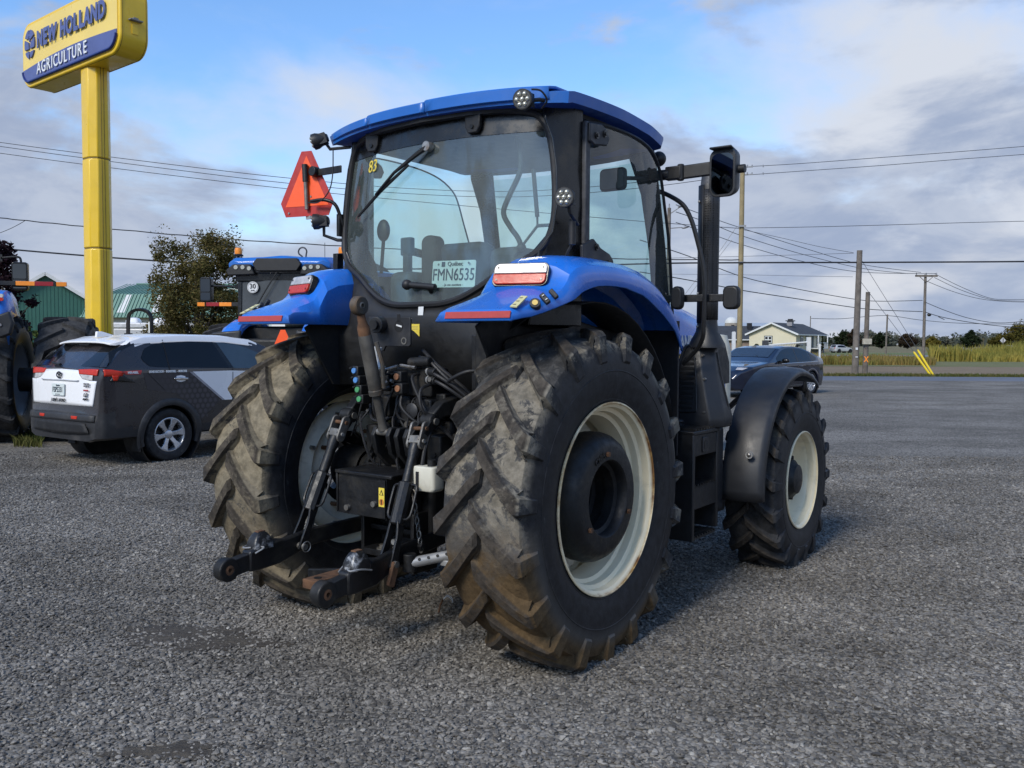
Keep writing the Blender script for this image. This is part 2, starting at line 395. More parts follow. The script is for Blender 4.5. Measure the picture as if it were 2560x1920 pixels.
# ================================================================ the blue tractor
PSI=0.623036
T=thing('tractor','large blue farm tractor with muddy tyres and cream rims, seen from behind on the gravel','tractor',(-0.397833,5.228244,0),-PSI)
# ---------------------------------------------------------------- wheels (hub centred, +x is the outer side)
def tyre_geo(Rt,Rc,hw,rb,nl,ang,wt=.062,wb=.102,hubz=.85,phase=0.,lift=.0):
    g=G()
    prof=[(rb,-hw*.92),(rb+.03,-hw*.97),(rb+(Rc-rb)*.35,-hw*1.07),(rb+(Rc-rb)*.62,-hw*1.08),(Rc-.075,-hw*1.03),(Rc-.03,-hw*.95),(Rc-.008,-hw*.7),(Rc,-hw*.35),(Rc+.002,0)]
    prof=prof+[(r,-a) for r,a in prof[-2::-1]]
    if hubz>.8: prof[0]=(rb,-hw*.60); prof[1]=(rb+.022,-hw*.68); prof.insert(2,(rb+.05,-hw*.92))      # inner bead sits behind the rim flange
    g.lathe(prof,n=96)
    for rr_,k_ in ((rb+.035,.972),(rb+(Rc-rb)*.52,1.080)):     # moulded rings on the sidewall
        for sg_ in ((1,-1) if rr_>rb+.05 else (1,)): g.lathe([(rr_-.006,sg_*(hw*k_-.004)),(rr_-.003,sg_*(hw*k_+.0015)),(rr_+.003,sg_*(hw*k_+.0015)),(rr_+.006,sg_*(hw*k_-.004))],n=96)
    def crown(x): return Rc-.008*(x/hw)**2
    rnd=random.Random(nl)
    for side in (1,-1):
        for k in range(nl):
            p0=2*PI*(k+(.5 if side<0 else 0))/nl+phase+rnd.uniform(-.006,.006)
            rings=[]
            for u in (0,.06,.2,.4,.6,.8,.93,1.0,1.06,1.14):
                if u<=1:
                    x=-.025+u*(hw*.985+.025); ph=p0+ang*(1-u)**1.12
                    top=Rt-.014*(abs(x)/hw)**2.2; base=crown(x)-.03
                    if u==0: top=Rt-.02
                    w=1+.22*max(0,u-.7)/.3
                else:
                    x=hw*(1.0+(.075 if u<1.1 else .115)); ph=p0-.006*(u-1)/.1
                    top=Rt-(.035 if u<1.1 else .165); base=top-.06; w=1.25-(u-1)*1.6
                x*=side
                sl=.55*ang/ (hw) # slope of the bar
                ring=[]
                for hh,ww in ((0,-wb/2*w),(.68,-wt/2*w*1.13),(1,-wt/2*w*.86),(1,wt/2*w*.86),(.68,wt/2*w*1.13),(0,wb/2*w)):
                    r=base+(top-base)*hh; a=ph+ww/Rt*1.25
                    if u>1: # lug end flows down the shoulder
                        xx=x-side*(1-hh)*.05
                    else: xx=x
                    ring.append((xx,-r*math.cos(a),r*math.sin(a)))
                rings.append(ring)
            g.loft(rings,True,True)
    z0=-hubz-.012
    g.v=[(x,y,max(z,z0+.02*min(1,abs(x)/hw)*0)) for x,y,z in g.v]
    return g
def rear_wheel(side,mat,phase,inner):
    hub=(side*.895,0,.8457)
    d=G(); d.lathe([(.432,-.065),(.405,-.095),(.345,-.11),(.315,-.08),(.26,-.072),(.235,-.08),(.232,-.05)],n=64)
    if side<0: d.mirror()
    w=d.build('rear_wheel',GREYRIM,T,solid=.012,loc=hub)
    t=tyre_geo(.893,.842,.232,.487,19,.30,hubz=.8457,phase=phase)
    if side<0: t.mirror()
    t.build('tyre',mat,w,smooth=32,bevel=.007)
    r=G(); pr=[(.500,.262),(.508,.256),(.508,.247),(.498,.240),(.486,.225),(.484,.170),(.462,.158),(.458,.105),(.438,.092),(.434,.04),(.428,.02),(.426,-.06),(.446,-.09),(.462,-.105),(.470,-.15),(.486,-.165),(.490,-.225),(.502,-.24),(.510,-.247),(.508,-.258),(.500,-.262)]
    pr=[(a_,b_*.74+.044) for a_,b_ in pr]
    r.lathe(pr,n=96)
    if side<0: r.mirror()
    r.build('rim',CREAM,w,solid=.006,smooth=22)
    g=G(); g.lathe([(.16,.012),(.33,.012),(.334,.05),(.344,.09),(.346,.15),(.338,.185),(.318,.218),(.292,.24),(.272,.247),(.205,.247),(.197,.238),(.193,.19),(.172,.18),(.172,.125),(.19,.115),(.19,.055),(.165,.045),(.16,.012)],n=72)
    g.v=[(x-.024,y,z) for x,y,z in g.v]
    if side<0: g.mirror()
    ww=g.build('wheel_weight',BLACK_C,w)
    for k,a in enumerate((95,-25,215)):
        b=G(); b.cyl((.211,.236*math.cos(R(a)),.236*math.sin(R(a))),(.238,.236*math.cos(R(a)),.236*math.sin(R(a))),.014,6)
        if side<0: b.mirror()
        b.build('weight_bolt',RUST,w)
    for k in range(8):
        a=2*PI*k/8+.2; b=G(); b.cyl((-.12,.265*math.cos(a),.265*math.sin(a)),(.02,.265*math.cos(a),.265*math.sin(a)),.015,6)
        if side<0: b.mirror()
        b.build('wheel_bolt',RUST,w)
    for k in range(8):                                        # disc to rim bolts
        a=2*PI*k/8+.35; b=G(); b.cyl((-.13,.375*math.cos(a),.375*math.sin(a)),(-.06,.375*math.cos(a),.375*math.sin(a)),.015,6)
        if side<0: b.mirror()
        b.build('rim_bolt',STEEL,w)
    if side>0:
        text('cast_letters','CNH',.045,BLACK_C,(.224,-.10,.215),(0,.92,.38),(0,-.38,.92),w,ext=.003,bold=.001)
    return w
lab(rear_wheel(1,TY_RR,.10,False),'right rear wheel with black weights and brown mud on the lower tread')
lab(rear_wheel(-1,TY_RL,.03,True),'left rear wheel with tan dried mud over its tread')
def front_wheel(side):
    hub=(side*1.108,2.658,.6309)
    d=G(); d.lathe([(.325,.03),(.30,.0),(.24,-.02),(.17,-.03),(.0,-.03)],n=56)
    if side<0: d.mirror()
    w=d.build('front_wheel',CREAM_F,T,solid=.01,loc=hub)
    t=tyre_geo(.69,.65,.19,.352,18,.31,.05,.08,hubz=.6309,phase=.05)
    if side<0: t.mirror()
    t.build('tyre',TY_F,w,smooth=32,bevel=.006)
    r=G(); r.lathe([(.362,.197),(.370,.192),(.370,.184),(.360,.178),(.350,.165),(.346,.12),(.335,.10),(.328,.05),(.318,.03),(.318,-.05),(.34,-.1),(.352,-.165),(.372,-.185),(.364,-.197)],n=72)
    if side<0: r.mirror()
    r.build('rim',CREAM_F,w,solid=.005,smooth=22)
    h=G(); h.lathe([(.155,-.01),(.155,.02),(.145,.035),(.14,.06),(.11,.085),(.105,.10),(.07,.11),(.0,.112)],n=40)
    for k in range(10):
        a=2*PI*k/10; h.cyl((.0,.155*math.cos(a),.155*math.sin(a)),(.045,.155*math.cos(a),.155*math.sin(a)),.017,8)
    if side<0: h.mirror()
    h.v=[(x+side*.055,y*1.04,z*1.04) for x,y,z in h.v]; h.build('hub',BLACK_C,w,bevel=.003)
front_wheel(1); front_wheel(-1)
# ---------------------------------------------------------------- rear fenders
TOP=[(-.72,1.762),(-.705,1.816),(-.62,1.855),(-.5,1.912),(-.44,1.944),(-.415,1.975),(-.36,2.056),(-.27,2.094),(-.15,2.112),(0,2.120),(.2,2.122),(.42,2.112),(.6,2.088),(.78,2.035),(.92,1.955),(1.03,1.86),(1.10,1.77),(1.14,1.68),(1.16,1.60)]
XO=[(-.72,1.0),(-.7,1.003),(-.61,1.045),(-.48,1.08),(-.3,1.10),(.2,1.10),(.45,1.09),(.75,1.06),(1.0,1.025),(1.16,1.0)]
LIP=[(-.72,1.762),(-.61,1.787),(-.48,1.842),(-.3,1.918),(-.05,1.958),(.17,1.962),(.45,1.925),(.75,1.826),(.99,1.73),(1.08,1.66),(1.16,1.58)]
XI=[(-.72,.54),(-.4,.57),(-.13,.60),(.3,.62),(1.2,.70)]
def fender_rows(side,inset=0.,ys=None):
    rows=[]
    ys=ys or [-.72,-.705,-.66,-.62,-.56,-.5,-.46,-.44,-.415,-.39,-.36,-.32,-.27,-.21,-.15,-.08,0,.1,.2,.32,.42,.52,.6,.7,.78,.86,.92,.98,1.03,1.07,1.10,1.13]
    for y in ys:
        t=interp(TOP,y)-inset; xo=interp(XO,y)-inset; l=min(interp(LIP,y),t); xi=interp(XI,y); zb=1.76 if y<0 else 1.76-.3*min(1,y)
        bulge=max(0,min(1,(y+.66)/.2)); bulge*=max(0,min(1,(1.2-y)/.3))
        sh=.30*max(0,1-abs(y+.40)/.26)
        first=y<-.715
        def P(x,z): 
            yy=y+(sh*(min(max(x,.6),1.0)-.68) if not first else 0)
            return (side*x,yy,z)
        if first: row=[P(xi,1.762)]*2+[P(x,1.762) for x in (.62,.66,.70,.80,.92)]+[P(.965,1.762),P(.985,1.762),P(xo,1.762)]
        else:
            drop=.085*bulge
            row=[P(xi,min(zb,t-.001)),P(xi+.02,t-drop-.012),P(xi+.06,t-drop*.45),P(.68,t-.012*bulge),P(.71,t),P(.82,t+.004*bulge),P(.92,t-.004*bulge),
                 P(.965,t-.016*bulge),P((.985+xo)/2,t-max(.02*bulge,(t-l)*.35)),P(xo,l)]
        rows.append(row)
    return rows
def onplane(o,u,v,pts,lift):
    o=Vector(o);u=Vector(u);v=Vector(v);n=u.cross(v).normalized(); return [o+u*a+v*b+n*lift for a,b in pts]
def slab(name,mat,parent,o,u,v,pts,h0,h1,**k):
    g=G(); a=onplane(o,u,v,pts,h0); b=onplane(o,u,v,pts,h1); g.loft([a,b],True,True); return g.build(name,mat,parent,**k)
for side in (1,-1):
    g=G(); g.grid(fender_rows(side)); f=g.build('rear_fender',BLUE,T,smooth=28,solid=.012,flip=(side<0)*0)
    # black inner liner under the rear half and the closing wall towards the cab
    l=G(); rows=[]
    for k in range(0,25):
        a=R(-12+k*7.6); y=-math.cos(a)*.985*1.02+.16; z=.86+math.sin(a)*1.03
        z=min(z,interp(TOP,max(-.7,min(1.15,y)))-.05)
        rows.append([(side*.60,y,z),(side*.75,y,z),(side*.955,y,z-.005)])
    # keep the liner inside the shell
    rows=[r for r in rows if -.15<r[0][1]<1.12]
    l.grid(rows); l.build('fender_liner',LINER,f,solid=.008)
    w=G(); poly=[(-.52,1.74),(-.3,1.86),(-.1,2.06),(.3,2.09),(.7,2.0),(1.0,1.78),(1.15,1.5),(1.15,1.25),(.6,1.30),(-.30,1.40)]
    w.prism(poly,'x',side*.63,side*.645); w.build('fender_wall',LINER,f)
    w=G(); w.bb((side*.62,1.10,.95),(side*.985,1.12,1.80)); w.build('mud_shield',LINER,f)
    # tail lamp
    TO=Vector((side*.944,-.323,2.053));TI=Vector((side*.680,-.404,2.053));BI=Vector((side*.687,-.4445,1.944));BO=Vector((side*.955,-.363,1.944))
    o=(TO+TI+BI+BO)/4
    u=((TO-TI)).normalized()*side; v=((TI-BI)).normalized()  # u to the right seen from behind
    w2,h2=.276/2,.112/2
    nrm=u.cross(v).normalized()
    out=rrect(0,0,w2*2+.016,h2*2+.016,.032)
    slab('tail_lamp',BLACK_G,f,o,u,v,out,-.03,.008,bevel=.003)
    full=rrect(0,0,w2*2,h2*2,.026,4)
    up=[p for p in full if p[1]>.002]; dn=[p for p in full if p[1]<-.0]
    lampo=f.children[-1]
    slab('white_lens',WHITE_L,lampo,o,u,v,up+[(-w2,.002),(w2,.002)],.0,.019,bevel=.004)
    slab('red_lens',RED_L,lampo,o,u,v,dn+[(w2,-.002),(-w2,-.002)],.0,.021,bevel=.004)
    for sx in (-1,1):
        for sz in (-1,1):
            b=G(); p=onplane(o,u,v,[(sx*(w2-.02),sz*(h2-.022))],.018)[0]; b.cyl(p,p+nrm*.006,.0055,10); b.build('lamp_screw',BLACK_G,lampo)
    # red reflector strip on the rear edge, yellow label
    slab('reflector_strip',TAPE,f,(side*.798,-.7145,1.789),(side*1.0*side,0,0),(0,.27,.96),[(-.195,-.0165),(.195,-.0165),(.195,.0165),(-.195,.0165)],.001,.004,smooth=0)
    a=[Vector((side*.972,-.690,1.8225)),Vector((side*1.012,-.692,1.819)),Vector((side*1.000,-.586,1.874)),Vector((side*.962,-.584,1.877))]
    g=G(); nn=(a[1]-a[0]).cross(a[3]-a[0]).normalized()
    if nn.z<0: nn=-nn
    g.loft([[p+nn*.001 for p in a],[p+nn*.006 for p in a]]); lb=g.build('warning_label',PALE_LAB,f,smooth=0)
    for q in (.2,.5,.8):
        g=G(); p=a[0].lerp(a[3],q)*.62+a[1].lerp(a[2],q)*.38; g.box(p+nn*.007,(.016,.012,.002)); g.build('label_print',INK_G,lb,smooth=0)
    # socket, switch and slot on the outer corner
    def corner(px,pz,y): return Vector((side*px,y,pz))
    s1=corner(1.035,1.842,-.575); dn_=Vector((side*.45,-.78,.42)).normalized()
    g=G(); g.cyl(s1-dn_*.03,s1+dn_*.012,.026,24); so_=g.build('power_socket',BLACK_P,f,bevel=.003)
    g=G(); g.cyl(s1+dn_*.010,s1+dn_*.016,.014,20); g.build('socket_cap',pm('brass cap',(.55,.40,.12),.4,.4),so_)
    for (cx,cz,cy,sc_,nm) in ((1.048,1.868,-.512,1,'hitch_switch'),(1.058,1.893,-.452,.9,'fender_slot')):
        c0=corner(cx,cz,cy); uu=Vector((side*.72,-.05,-.62)).normalized()
        e2=dn_.cross(uu).normalized(); e1=e2.cross(dn_).normalized()
        M=Matrix((e2,dn_,e1)).transposed()
        g=G(); g.box(c0,(.026*sc_,.022,.060*sc_),M); q=g.build(nm,BLACK_P,f,bevel=.004)
        if nm=='hitch_switch':
            for s_ in (-1,1):
                g=G(); g.box(c0+dn_*.016+e1*(.013*s_),(.012,.004,.004),M); g.build('switch_mark',WHITE_LAB,q,smooth=0)
# ---------------------------------------------------------------- cab
OUT=[(0,1.876),(.17,1.880),(.30,1.912),(.42,1.975),(.54,2.055),(.66,2.115),(.735,2.175),(.775,2.27),(.785,2.40),(.772,2.58),(.745,2.74),(.705,2.84),(.62,2.895),(.3,2.925),(0,2.93)]
OUTS=[(p.x,p.y) for p in spline([(x,z,0) for x,z in OUT],5)]
def gy(x,z): return -.245+.165*(x/.78)**2+.085*(z-1.88)
def hw_at(z):
    best=0
    for (x0,z0),(x1,z1) in zip(OUTS,OUTS[1:]):
        if (z0-z)*(z1-z)<=0 and abs(z1-z0)>1e-6: best=max(best,x0+(x1-x0)*(z-z0)/(z1-z0))
    return best
zs=sorted(set([p[1] for p in OUTS])); zs=zs[:1]+[z for a,z in zip(zs,zs[1:]) if z-a>.004]
g=G(); rows=[]
for z in zs[1:-1]:
    h=hw_at(z); rows.append([(h*t/9,gy(h*t/9,z),z) for t in range(-9,10)])
g.grid(rows); rw=g.build('rear_window',GLASS,T,smooth=80)
loop=[(x,z) for x,z in OUTS]+[(-x,z) for x,z in OUTS[-2:0:-1]]
g=G(); P3=[Vector((x*1.012,gy(x,z)-.006,z+(z-2.4)*.012)) for x,z in loop]; P3.append(P3[0])
g.tube(P3,.019,8,False); g.build('window_seal',RUBBER,rw)
g=G()                                                         # ceramic black band along the top of the pane
rows=[]
for z in (2.795,2.83,2.87,2.915):
    h=max(.02,hw_at(z)-.005); rows.append([(h*t/8,gy(h*t/8,z)-.004,z+.012*math.cos(t/8*PI/2)*0) for t in range(-8,9)])
g.grid(rows); g.build('black_band',BLACK_G,rw)
# hinges of the rear window
for x in (.33,-.47):
    g=G(); z=2.865; g.prism([(x-.055,z+.06),(x+.055,z+.06),(x+.05,z-.02),(x+.03,z-.055),(x-.03,z-.055),(x-.05,z-.02)],'y',gy(x,z)-.035,gy(x,z)-.008)
    h=g.build('window_hinge',BLACK_P,rw,bevel=.006)
    g=G(); g.cyl((x,gy(x,z)-.043,z-.02),(x,gy(x,z)-.03,z-.02),.012,16); g.build('hinge_bolt',BLACK_G,h)
# wiper
g=G(); g.tube([(.03,-.20,2.765),(-.05,-.215,2.72),(-.20,-.225,2.64),(-.36,-.215,2.53)],[.016,.013,.009,.006],8)
wi=g.build('wiper',BLACK_P,rw)
g=G(); g.cyl((.035,-.175,2.768),(.035,-.215,2.768),.027,20); g.build('wiper_pivot',STEEL,wi)
g=G(); g.tube([(-.10,-.212,2.675),(-.32,-.205,2.555),(-.56,-.158,2.425)],[.008,.012,.008],6); g.build('wiper_blade',RUBBER,wi)
text('window_number','83',.105,YEL_LAB,(-.475,gy(-.475,2.722),2.722),(.94,-.28,0),(0,.1,1),rw,shear=.1,lift=.006)
# plate standing behind the glass
pl=slab('licence_plate',PLATE,T,(.185,-.145,2.045),(1,.04,-.02),(0,.09,1),rrect(0,0,.305,.152,.012,3),0,.003,smooth=0)
text('plate_number','FMN6535',.098,PLATE_INK,(.185,-.1465,2.038),(1,.04,-.02),(0,.09,1),pl,sx=.76,lift=.004)
text('plate_province','Québec',.034,PLATE_INK,(.195,-.140,2.101),(1,.04,-.02),(0,.09,1),pl,lift=.004)
text('plate_motto','- Je me souviens -',.02,PLATE_INK,(.185,-.150,1.983),(1,.04,-.02),(0,.09,1),pl,lift=.004)
for sx in (-.075,): slab('plate_crest',PLATE_INK,pl,(.185+sx,-.1435,2.102),(1,.04,-.02),(0,.09,1),[(-.012,-.014),(.012,-.014),(.012,.014),(-.012,.014)],.004,.005,smooth=0)
for sx in (-.11,.11): 
    slab('plate_bolt',INK_G,pl,(.185+sx,-.1435,2.102),(1,.04,-.02),(0,.09,1),rrect(0,0,.012,.012,.0055,3),.004,.007,smooth=0)
# lever at the foot of the pane
g=G(); g.cyl((-.05,-.275,1.985),(.15,-.265,1.965),.019,12); g.cyl((.10,-.27,1.968),(.10,-.235,1.94),.014,10); hd=g.build('window_latch',BLACK_P,rw,bevel=.003)
g=G(); g.ell((-.05,-.278,1.985),(.03,.03,.03)); g.build('latch_knob',RUBBER,hd)
# lower rear wall of the cab
g=G(); low=[p for p in OUTS if p[1]<2.30]; xs=[-x for x,z in low[::-1]]+[x for x,z in low[1:]]; zz=[z for x,z in low[::-1]]+[z for x,z in low[1:]]
g.grid([[(x*1.0+.0,gy(x,z)-.004,z-.012) for x,z in zip(xs,zz)],[(x*.93,gy(x*.8,1.8)-.02,min(z-.03,1.80)) for x,z in zip(xs,zz)],[(x*.80,-.262,1.70) for x in xs],[(x*.80,-.255,1.40) for x in xs]])
cw=g.build('cab_rear_wall',BLACK_P,T,smooth=35,solid=.01)
slab('stock_label',WHITE_LAB,cw,(.045,-.262,1.838),(1,0,0),(0,.1,1),[(-.019,-.028),(.019,-.028),(.019,.028),(-.019,.028)],.004,.006,smooth=0)
q=slab('safety_label',YEL_LAB,cw,(-.005,-.262,1.750),(1,0,0),(0,0,1),[(-.04,.055),(.04,.055),(.04,-.06),(.0,-.03),(-.04,-.01)],.004,.006,smooth=0)
slab('label_print',INK,q,(-.005,-.262,1.750),(1,0,0),(0,0,1),[(.012,.04),(.03,.045),(.03,.012),(.022,.012)],.006,.0075,smooth=0)
slab('label_print',INK,q,(-.005,-.262,1.750),(1,0,0),(0,0,1),[(-.032,.015),(-.012,.015),(-.022,.04)],.006,.0075,smooth=0)
for zz_ in (-.004,-.016): slab('label_print',INK_G,q,(-.005,-.262,1.750),(1,0,0),(0,0,1),[(-.03,zz_-.002),(.03,zz_-.002),(.03,zz_),(-.03,zz_)],.006,.007,smooth=0)
# corner posts, hinge rails, brackets, door glass
DOORZ=[(.17,2.865),(.3,2.885),(.5,2.892),(.75,2.885),(.95,2.85),(1.08,2.78),(1.14,2.72)]
def dfront(z): return interp([(1.2,1.50),(1.88,1.395),(2.02,1.37),(2.3,1.30),(2.55,1.20),(2.76,1.115),(2.9,.95)],z)
def dx(y,z): return .835+.03*math.sin(PI*max(0,min(1,(y-.17)/1.2)))-.06*max(0,(y-.9))-.012*abs(z-2.3)
for side in (1,-1):
    g=G(); rings=[]
    for z in (1.75,1.95,2.15,2.25,2.4,2.6,2.75,2.85,2.93):
        h=max(hw_at(min(max(z,2.15),2.86)),.62); h=h if z<2.8 else .70; y0=gy(h,z)
        wd=max(0,(2.22-z))*.35
        rings.append([(side*(h-wd),y0-.012,z),(side*(h+.035-wd*.3),y0-.02,z),(side*max(.83,h+.06),.10,z),(side*.84,.17,z),(side*.78,.20,z),(side*(h-.06-wd*.5),.08,z)])
    g.loft(rings); g.build('corner_post',BLACK_G,T,smooth=30,bevel=.006)
    g=G(); g.prism(rrect(.185,0,.05,.001,.0004,1) if False else [(.155,.838),(.205,.838),(.205,.868),(.155,.868)],'z',2.20,2.87)
    g.v=[(side*y,x,z) for x,y,z in g.v]; g.build('hinge_rail',RAIL,T,bevel=.008)
    g=G(); rows=[]
    for k in range(13):
        t=k/12; row=[]
        for j in range(15):
            z=(1.25 if t>.78 else interp(TOP,.19+1.2*t)-.10)
            z=z+(2.895-z)*j/14
            y=.19+(dfront(z)-.19)*t; row.append((side*dx(y,z),y,z))
        rows.append(row)
    # trim to the curved top edge
    rows=[[(x,y,min(z,interp(DOORZ,y))) for x,y,z in r] for r in rows]
    g.grid(rows); dr=g.build('door_glass',GLASS_S,T,smooth=80)
    e=[Vector((side*(dx(y,z)+.002),y,z)) for y,z in [(.2,2.87),(.3,2.885),(.5,2.892),(.75,2.885),(.95,2.85),(1.08,2.78)]]+[Vector((side*(dx(dfront(z),z)+.002),dfront(z),z)) for z in (2.7,2.55,2.3,2.02,1.88,1.6,1.3)]
    g=G(); g.tube(spline(e,3),.011 if side>0 else .006,6); g.build('door_edge',RUBBER,dr)
    for nm,poly in (('upper_hinge',[(.17,2.86),(.30,2.875),(.36,2.85),(.385,2.81),(.36,2.765),(.22,2.745),(.17,2.76)]),('lower_hinge',[(.10,2.19),(.22,2.235),(.30,2.19),(.40,2.165),(.44,2.135),(.46,2.07),(.44,2.02),(.12,2.02)])):
        g=G(); g.prism(poly,'x',.862,.885)
        if side<0: g.mirror()
        h=g.build(nm,GREY_P,dr,bevel=.007)
        for (yy,zz_) in (((.235,2.80),(.325,2.825)) if nm[0]=='u' else ((.245,2.19),(.385,2.11))):
            g=G(); g.cyl((.884,yy,zz_),(.893,yy,zz_),.019,18); g.cyl((.89,yy,zz_),(.9,yy,zz_),.010,12)
            if side<0: g.mirror()
            g.build('hinge_bolt',BLACK_G,h)
    g=G(); g.tube([(side*.66,1.20,2.90),(side*.675,1.30,2.66),(side*.685,1.39,2.3),(side*.69,1.46,1.9),(side*.69,1.52,1.3)],[.120,.088,.080,.080,.085],4); g.build('front_post',BLACK_G,T,smooth=0,bevel=.01)
    g=G(); g.prism([(.16,1.80),(1.45,1.62),(1.52,1.25),(.9,1.15),(.16,1.5)],'x',side*.72,side*.76); g.build('door_sill',BLACK_P,T,bevel=.01)
g=G(); g.grid([[(x,1.28+.10*(1-(x/.68)**2)+.0+(2.88-z)*.16,z) for x in (-.68,-.4,0,.4,.68)] for z in (1.5,1.9,2.3,2.6,2.87)]); g.build('windscreen',GLASS_S,T,smooth=80)
# ---------------------------------------------------------------- roof
def roof_top(x,y):
    a=abs(x); return 3.012+.045*math.exp(-((y-.5)/.75)**2)-.05*(a/.87)**2.6-.05*max(0,(y-.9)/.5)**2-.0*y-.045*max(0,(-.02-y))/.25
def roof_hw(y): return interp([(-.30,.62),(-.22,.84),(-.10,.90),(.1,.905),(.5,.905),(.9,.88),(1.15,.84),(1.32,.76),(1.42,.62)],y)
def rear_edge(x): return -.245+.17*(abs(x)/.86)**2.2
g=G(); ny,nx=26,24
tops=[];bots=[]
for j in range(ny+1):
    t=j/ny; rt=[];rb=[]
    for i in range(nx+1):
        s_=-1+2*i/nx; s_=math.copysign(1-(1-abs(s_))**1.35,s_)
        # front edge curves too
        fx=1.42-.22*abs(s_)**2.5; yb=rear_edge(s_*.86)
        y=yb+(fx-yb)*(t**1.0); h=roof_hw(max(y,-.08)); x=s_*h
        z=roof_top(x,y); ed=max(abs(s_)**8,(1-min(1,t*14))**2*1.0,(1-min(1,(1-t)*9))**2)
        z-=.006*ed
        rt.append((x,y,z))
        lipx=max(0,(abs(s_)-.72)/.28)
        lx=max(lipx,1-min(1,t*8),1-min(1,(1-t)*7))
        zb=roof_top(x,y)-.062-.05*(1-lx)
        ins=.985 if abs(s_)>.99 else 1
        rb.append((x*ins,y+(.012 if j==0 else (-.012 if j==ny else 0)),zb))
    tops.append(rt);bots.append(rb)
g.grid(tops)
per_t=tops[0]+[r[-1] for r in tops[1:-1]]+tops[-1][::-1]+[r[0] for r in tops[-2:0:-1]]
per_b=bots[0]+[r[-1] for r in bots[1:-1]]+bots[-1][::-1]+[r[0] for r in bots[-2:0:-1]]
g.grid([per_t+[per_t[0]],per_b+[per_b[0]]])
rf=g.build('roof',BLUE_ROOF,T,smooth=22)
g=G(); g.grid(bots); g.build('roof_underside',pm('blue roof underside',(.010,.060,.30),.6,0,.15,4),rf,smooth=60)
# black skirt between the roof shell and the panes
g=G(); rows=[]
for j in range(0,15):
    t=j/14; y=-.215+1.62*t
    rows.append([(s*interp([(-.25,.60),(-.1,.76),(.1,.80),(1.1,.78),(1.42,.62)],y),y+.14*abs(s)**2.2*(1-t)-.10*abs(s)**2*t,2.905) for s in (-1,-.8,-.5,0,.5,.8,1)])
top=[[(x,y,z+.05) for x,y,z in r] for r in rows]
b0=rows[0]+[r[-1] for r in rows[1:-1]]+rows[-1][::-1]+[r[0] for r in rows[-2:0:-1]]; b0.append(b0[0])
g.grid(rows); g.grid([b0,[(x,y,z+.07) for x,y,z in b0]]); g.build('roof_liner',pm('dark roof lining',(.030,.031,.032),.75,0,.2,6),rf,smooth=40)
# three moulded panels stepping up across the rear edge
for xa,xb,lift in ((-.868,-.42,.004),(-.412,.06,.013),(.068,.80,.022)):
    g=G(); rows=[]
    for dz,dy in ((-.050,-.006),(-.044,-.016),(-.010,-.020),(0,-.006),(0,.05),(-.012,.30)):
        rows.append([(x,rear_edge(x)+dy,roof_top(x,rear_edge(x)+max(0,dy))+dz+(lift if dz>-.02 else 0)) for x in [xa+(xb-xa)*k/12 for k in range(13)]])
    g.grid(rows); g.build('roof_panel',BLUE_ROOF,rf,smooth=18,solid=.014)
# work lamps
def work_lamp(p,d,r,parent,stalk=None):
    p=Vector(p); d=Vector(d).normalized(); u=d.cross(Vector((0,0,1))).normalized(); v=u.cross(d)
    g=G(); n=24
    rings=[[p+d*a+(u*math.cos(2*PI*k/n)+v*math.sin(2*PI*k/n))*rr for k in range(n)] for a,rr in ((.016,r*.90),(.016,r),(-.012,r),(-.03,r*.86),(-.065,r*.66),(-.085,r*.45))]
    g.loft(rings); h=g.build('work_lamp',BLACK_P,parent,bevel=.002)
    for k in range(4):
        f=G(); f.box(p-d*.05+v*(r*.0)+u*(r*(-.6+.4*k)),(.006,.05,r*1.3),Matrix((u,d,v)).transposed()); f.build('cooling_fin',BLACK_P,h)
    f=G(); rings=[[p+d*a+(u*math.cos(2*PI*k/n)+v*math.sin(2*PI*k/n))*rr for k in range(n)] for a,rr in ((.010,r*.88),(.0175,r*.88))]
    f.loft(rings); f.build('lamp_lens',pm('lamp face',(.10,.10,.095),.12,.4,.3,60,coat=.6),h,smooth=0)
    for k in range(7):
        a=2*PI*k/6; q=p+d*.017+((u*math.cos(a)+v*math.sin(a))*r*.55 if k<6 else Vector((0,0,0)))
        f=G(); f.ell(q,(r*.24,r*.24,.008 if abs(d.z)>.9 else r*.24),10,6); f.build('led',LED,h)
    if stalk:
        f=G(); f.tube([p-d*.05]+[Vector(s) for s in stalk],.011,8); f.build('lamp_bracket',BLACK_P,h)
    return h
work_lamp((.735,-.255,2.908),(.25,-1,-.12),.053,T,[(.76,-.14,2.93),(.78,-.06,2.93)])
g=G(); g.tube(spline([(.79,-.26,2.95),(.835,-.24,2.94),(.845,-.2,2.9),(.80,-.18,2.87)],5),.005,6); g.build('lamp_cable',RUBBER,T)
work_lamp((-.94,-.16,2.925),(-.75,-.55,-.30),.05,T,[(-.87,-.10,2.88),(-.74,-.05,2.885)])
work_lamp((.945,-.18,2.40),(.30,-1,-.05),.052,T,[(.94,-.12,2.33),(.90,.02,2.29)])
work_lamp((-.96,-.14,2.425),(-.8,-.55,-.05),.05,T,[(-.93,-.10,2.34),(-.86,-.05,2.31),(-.80,.0,2.31)])
g=G(); g.tube(spline([(.93,-.10,2.30),(.93,-.07,2.2),(.90,-.08,2.13),(.86,-.06,2.07)],5),.008,6); g.cyl((.935,-.09,2.29),(.935,-.09,2.17),.019,10); g.build('lamp_cable',RUBBER,T)
g=G(); g.tube(spline([(-1.0,-.15,2.555),(-.90,-.13,2.56),(-.83,-.10,2.53),(-.81,-.07,2.45),(-.80,-.04,2.36)],5),.012,8); g.box((-.82,-.06,2.40),(.025,.05,.14)); g.box((-.835,-.07,2.17),(.04,.05,.10)); lb_=g.build('light_bracket',BLACK_PNT,T,bevel=.003)
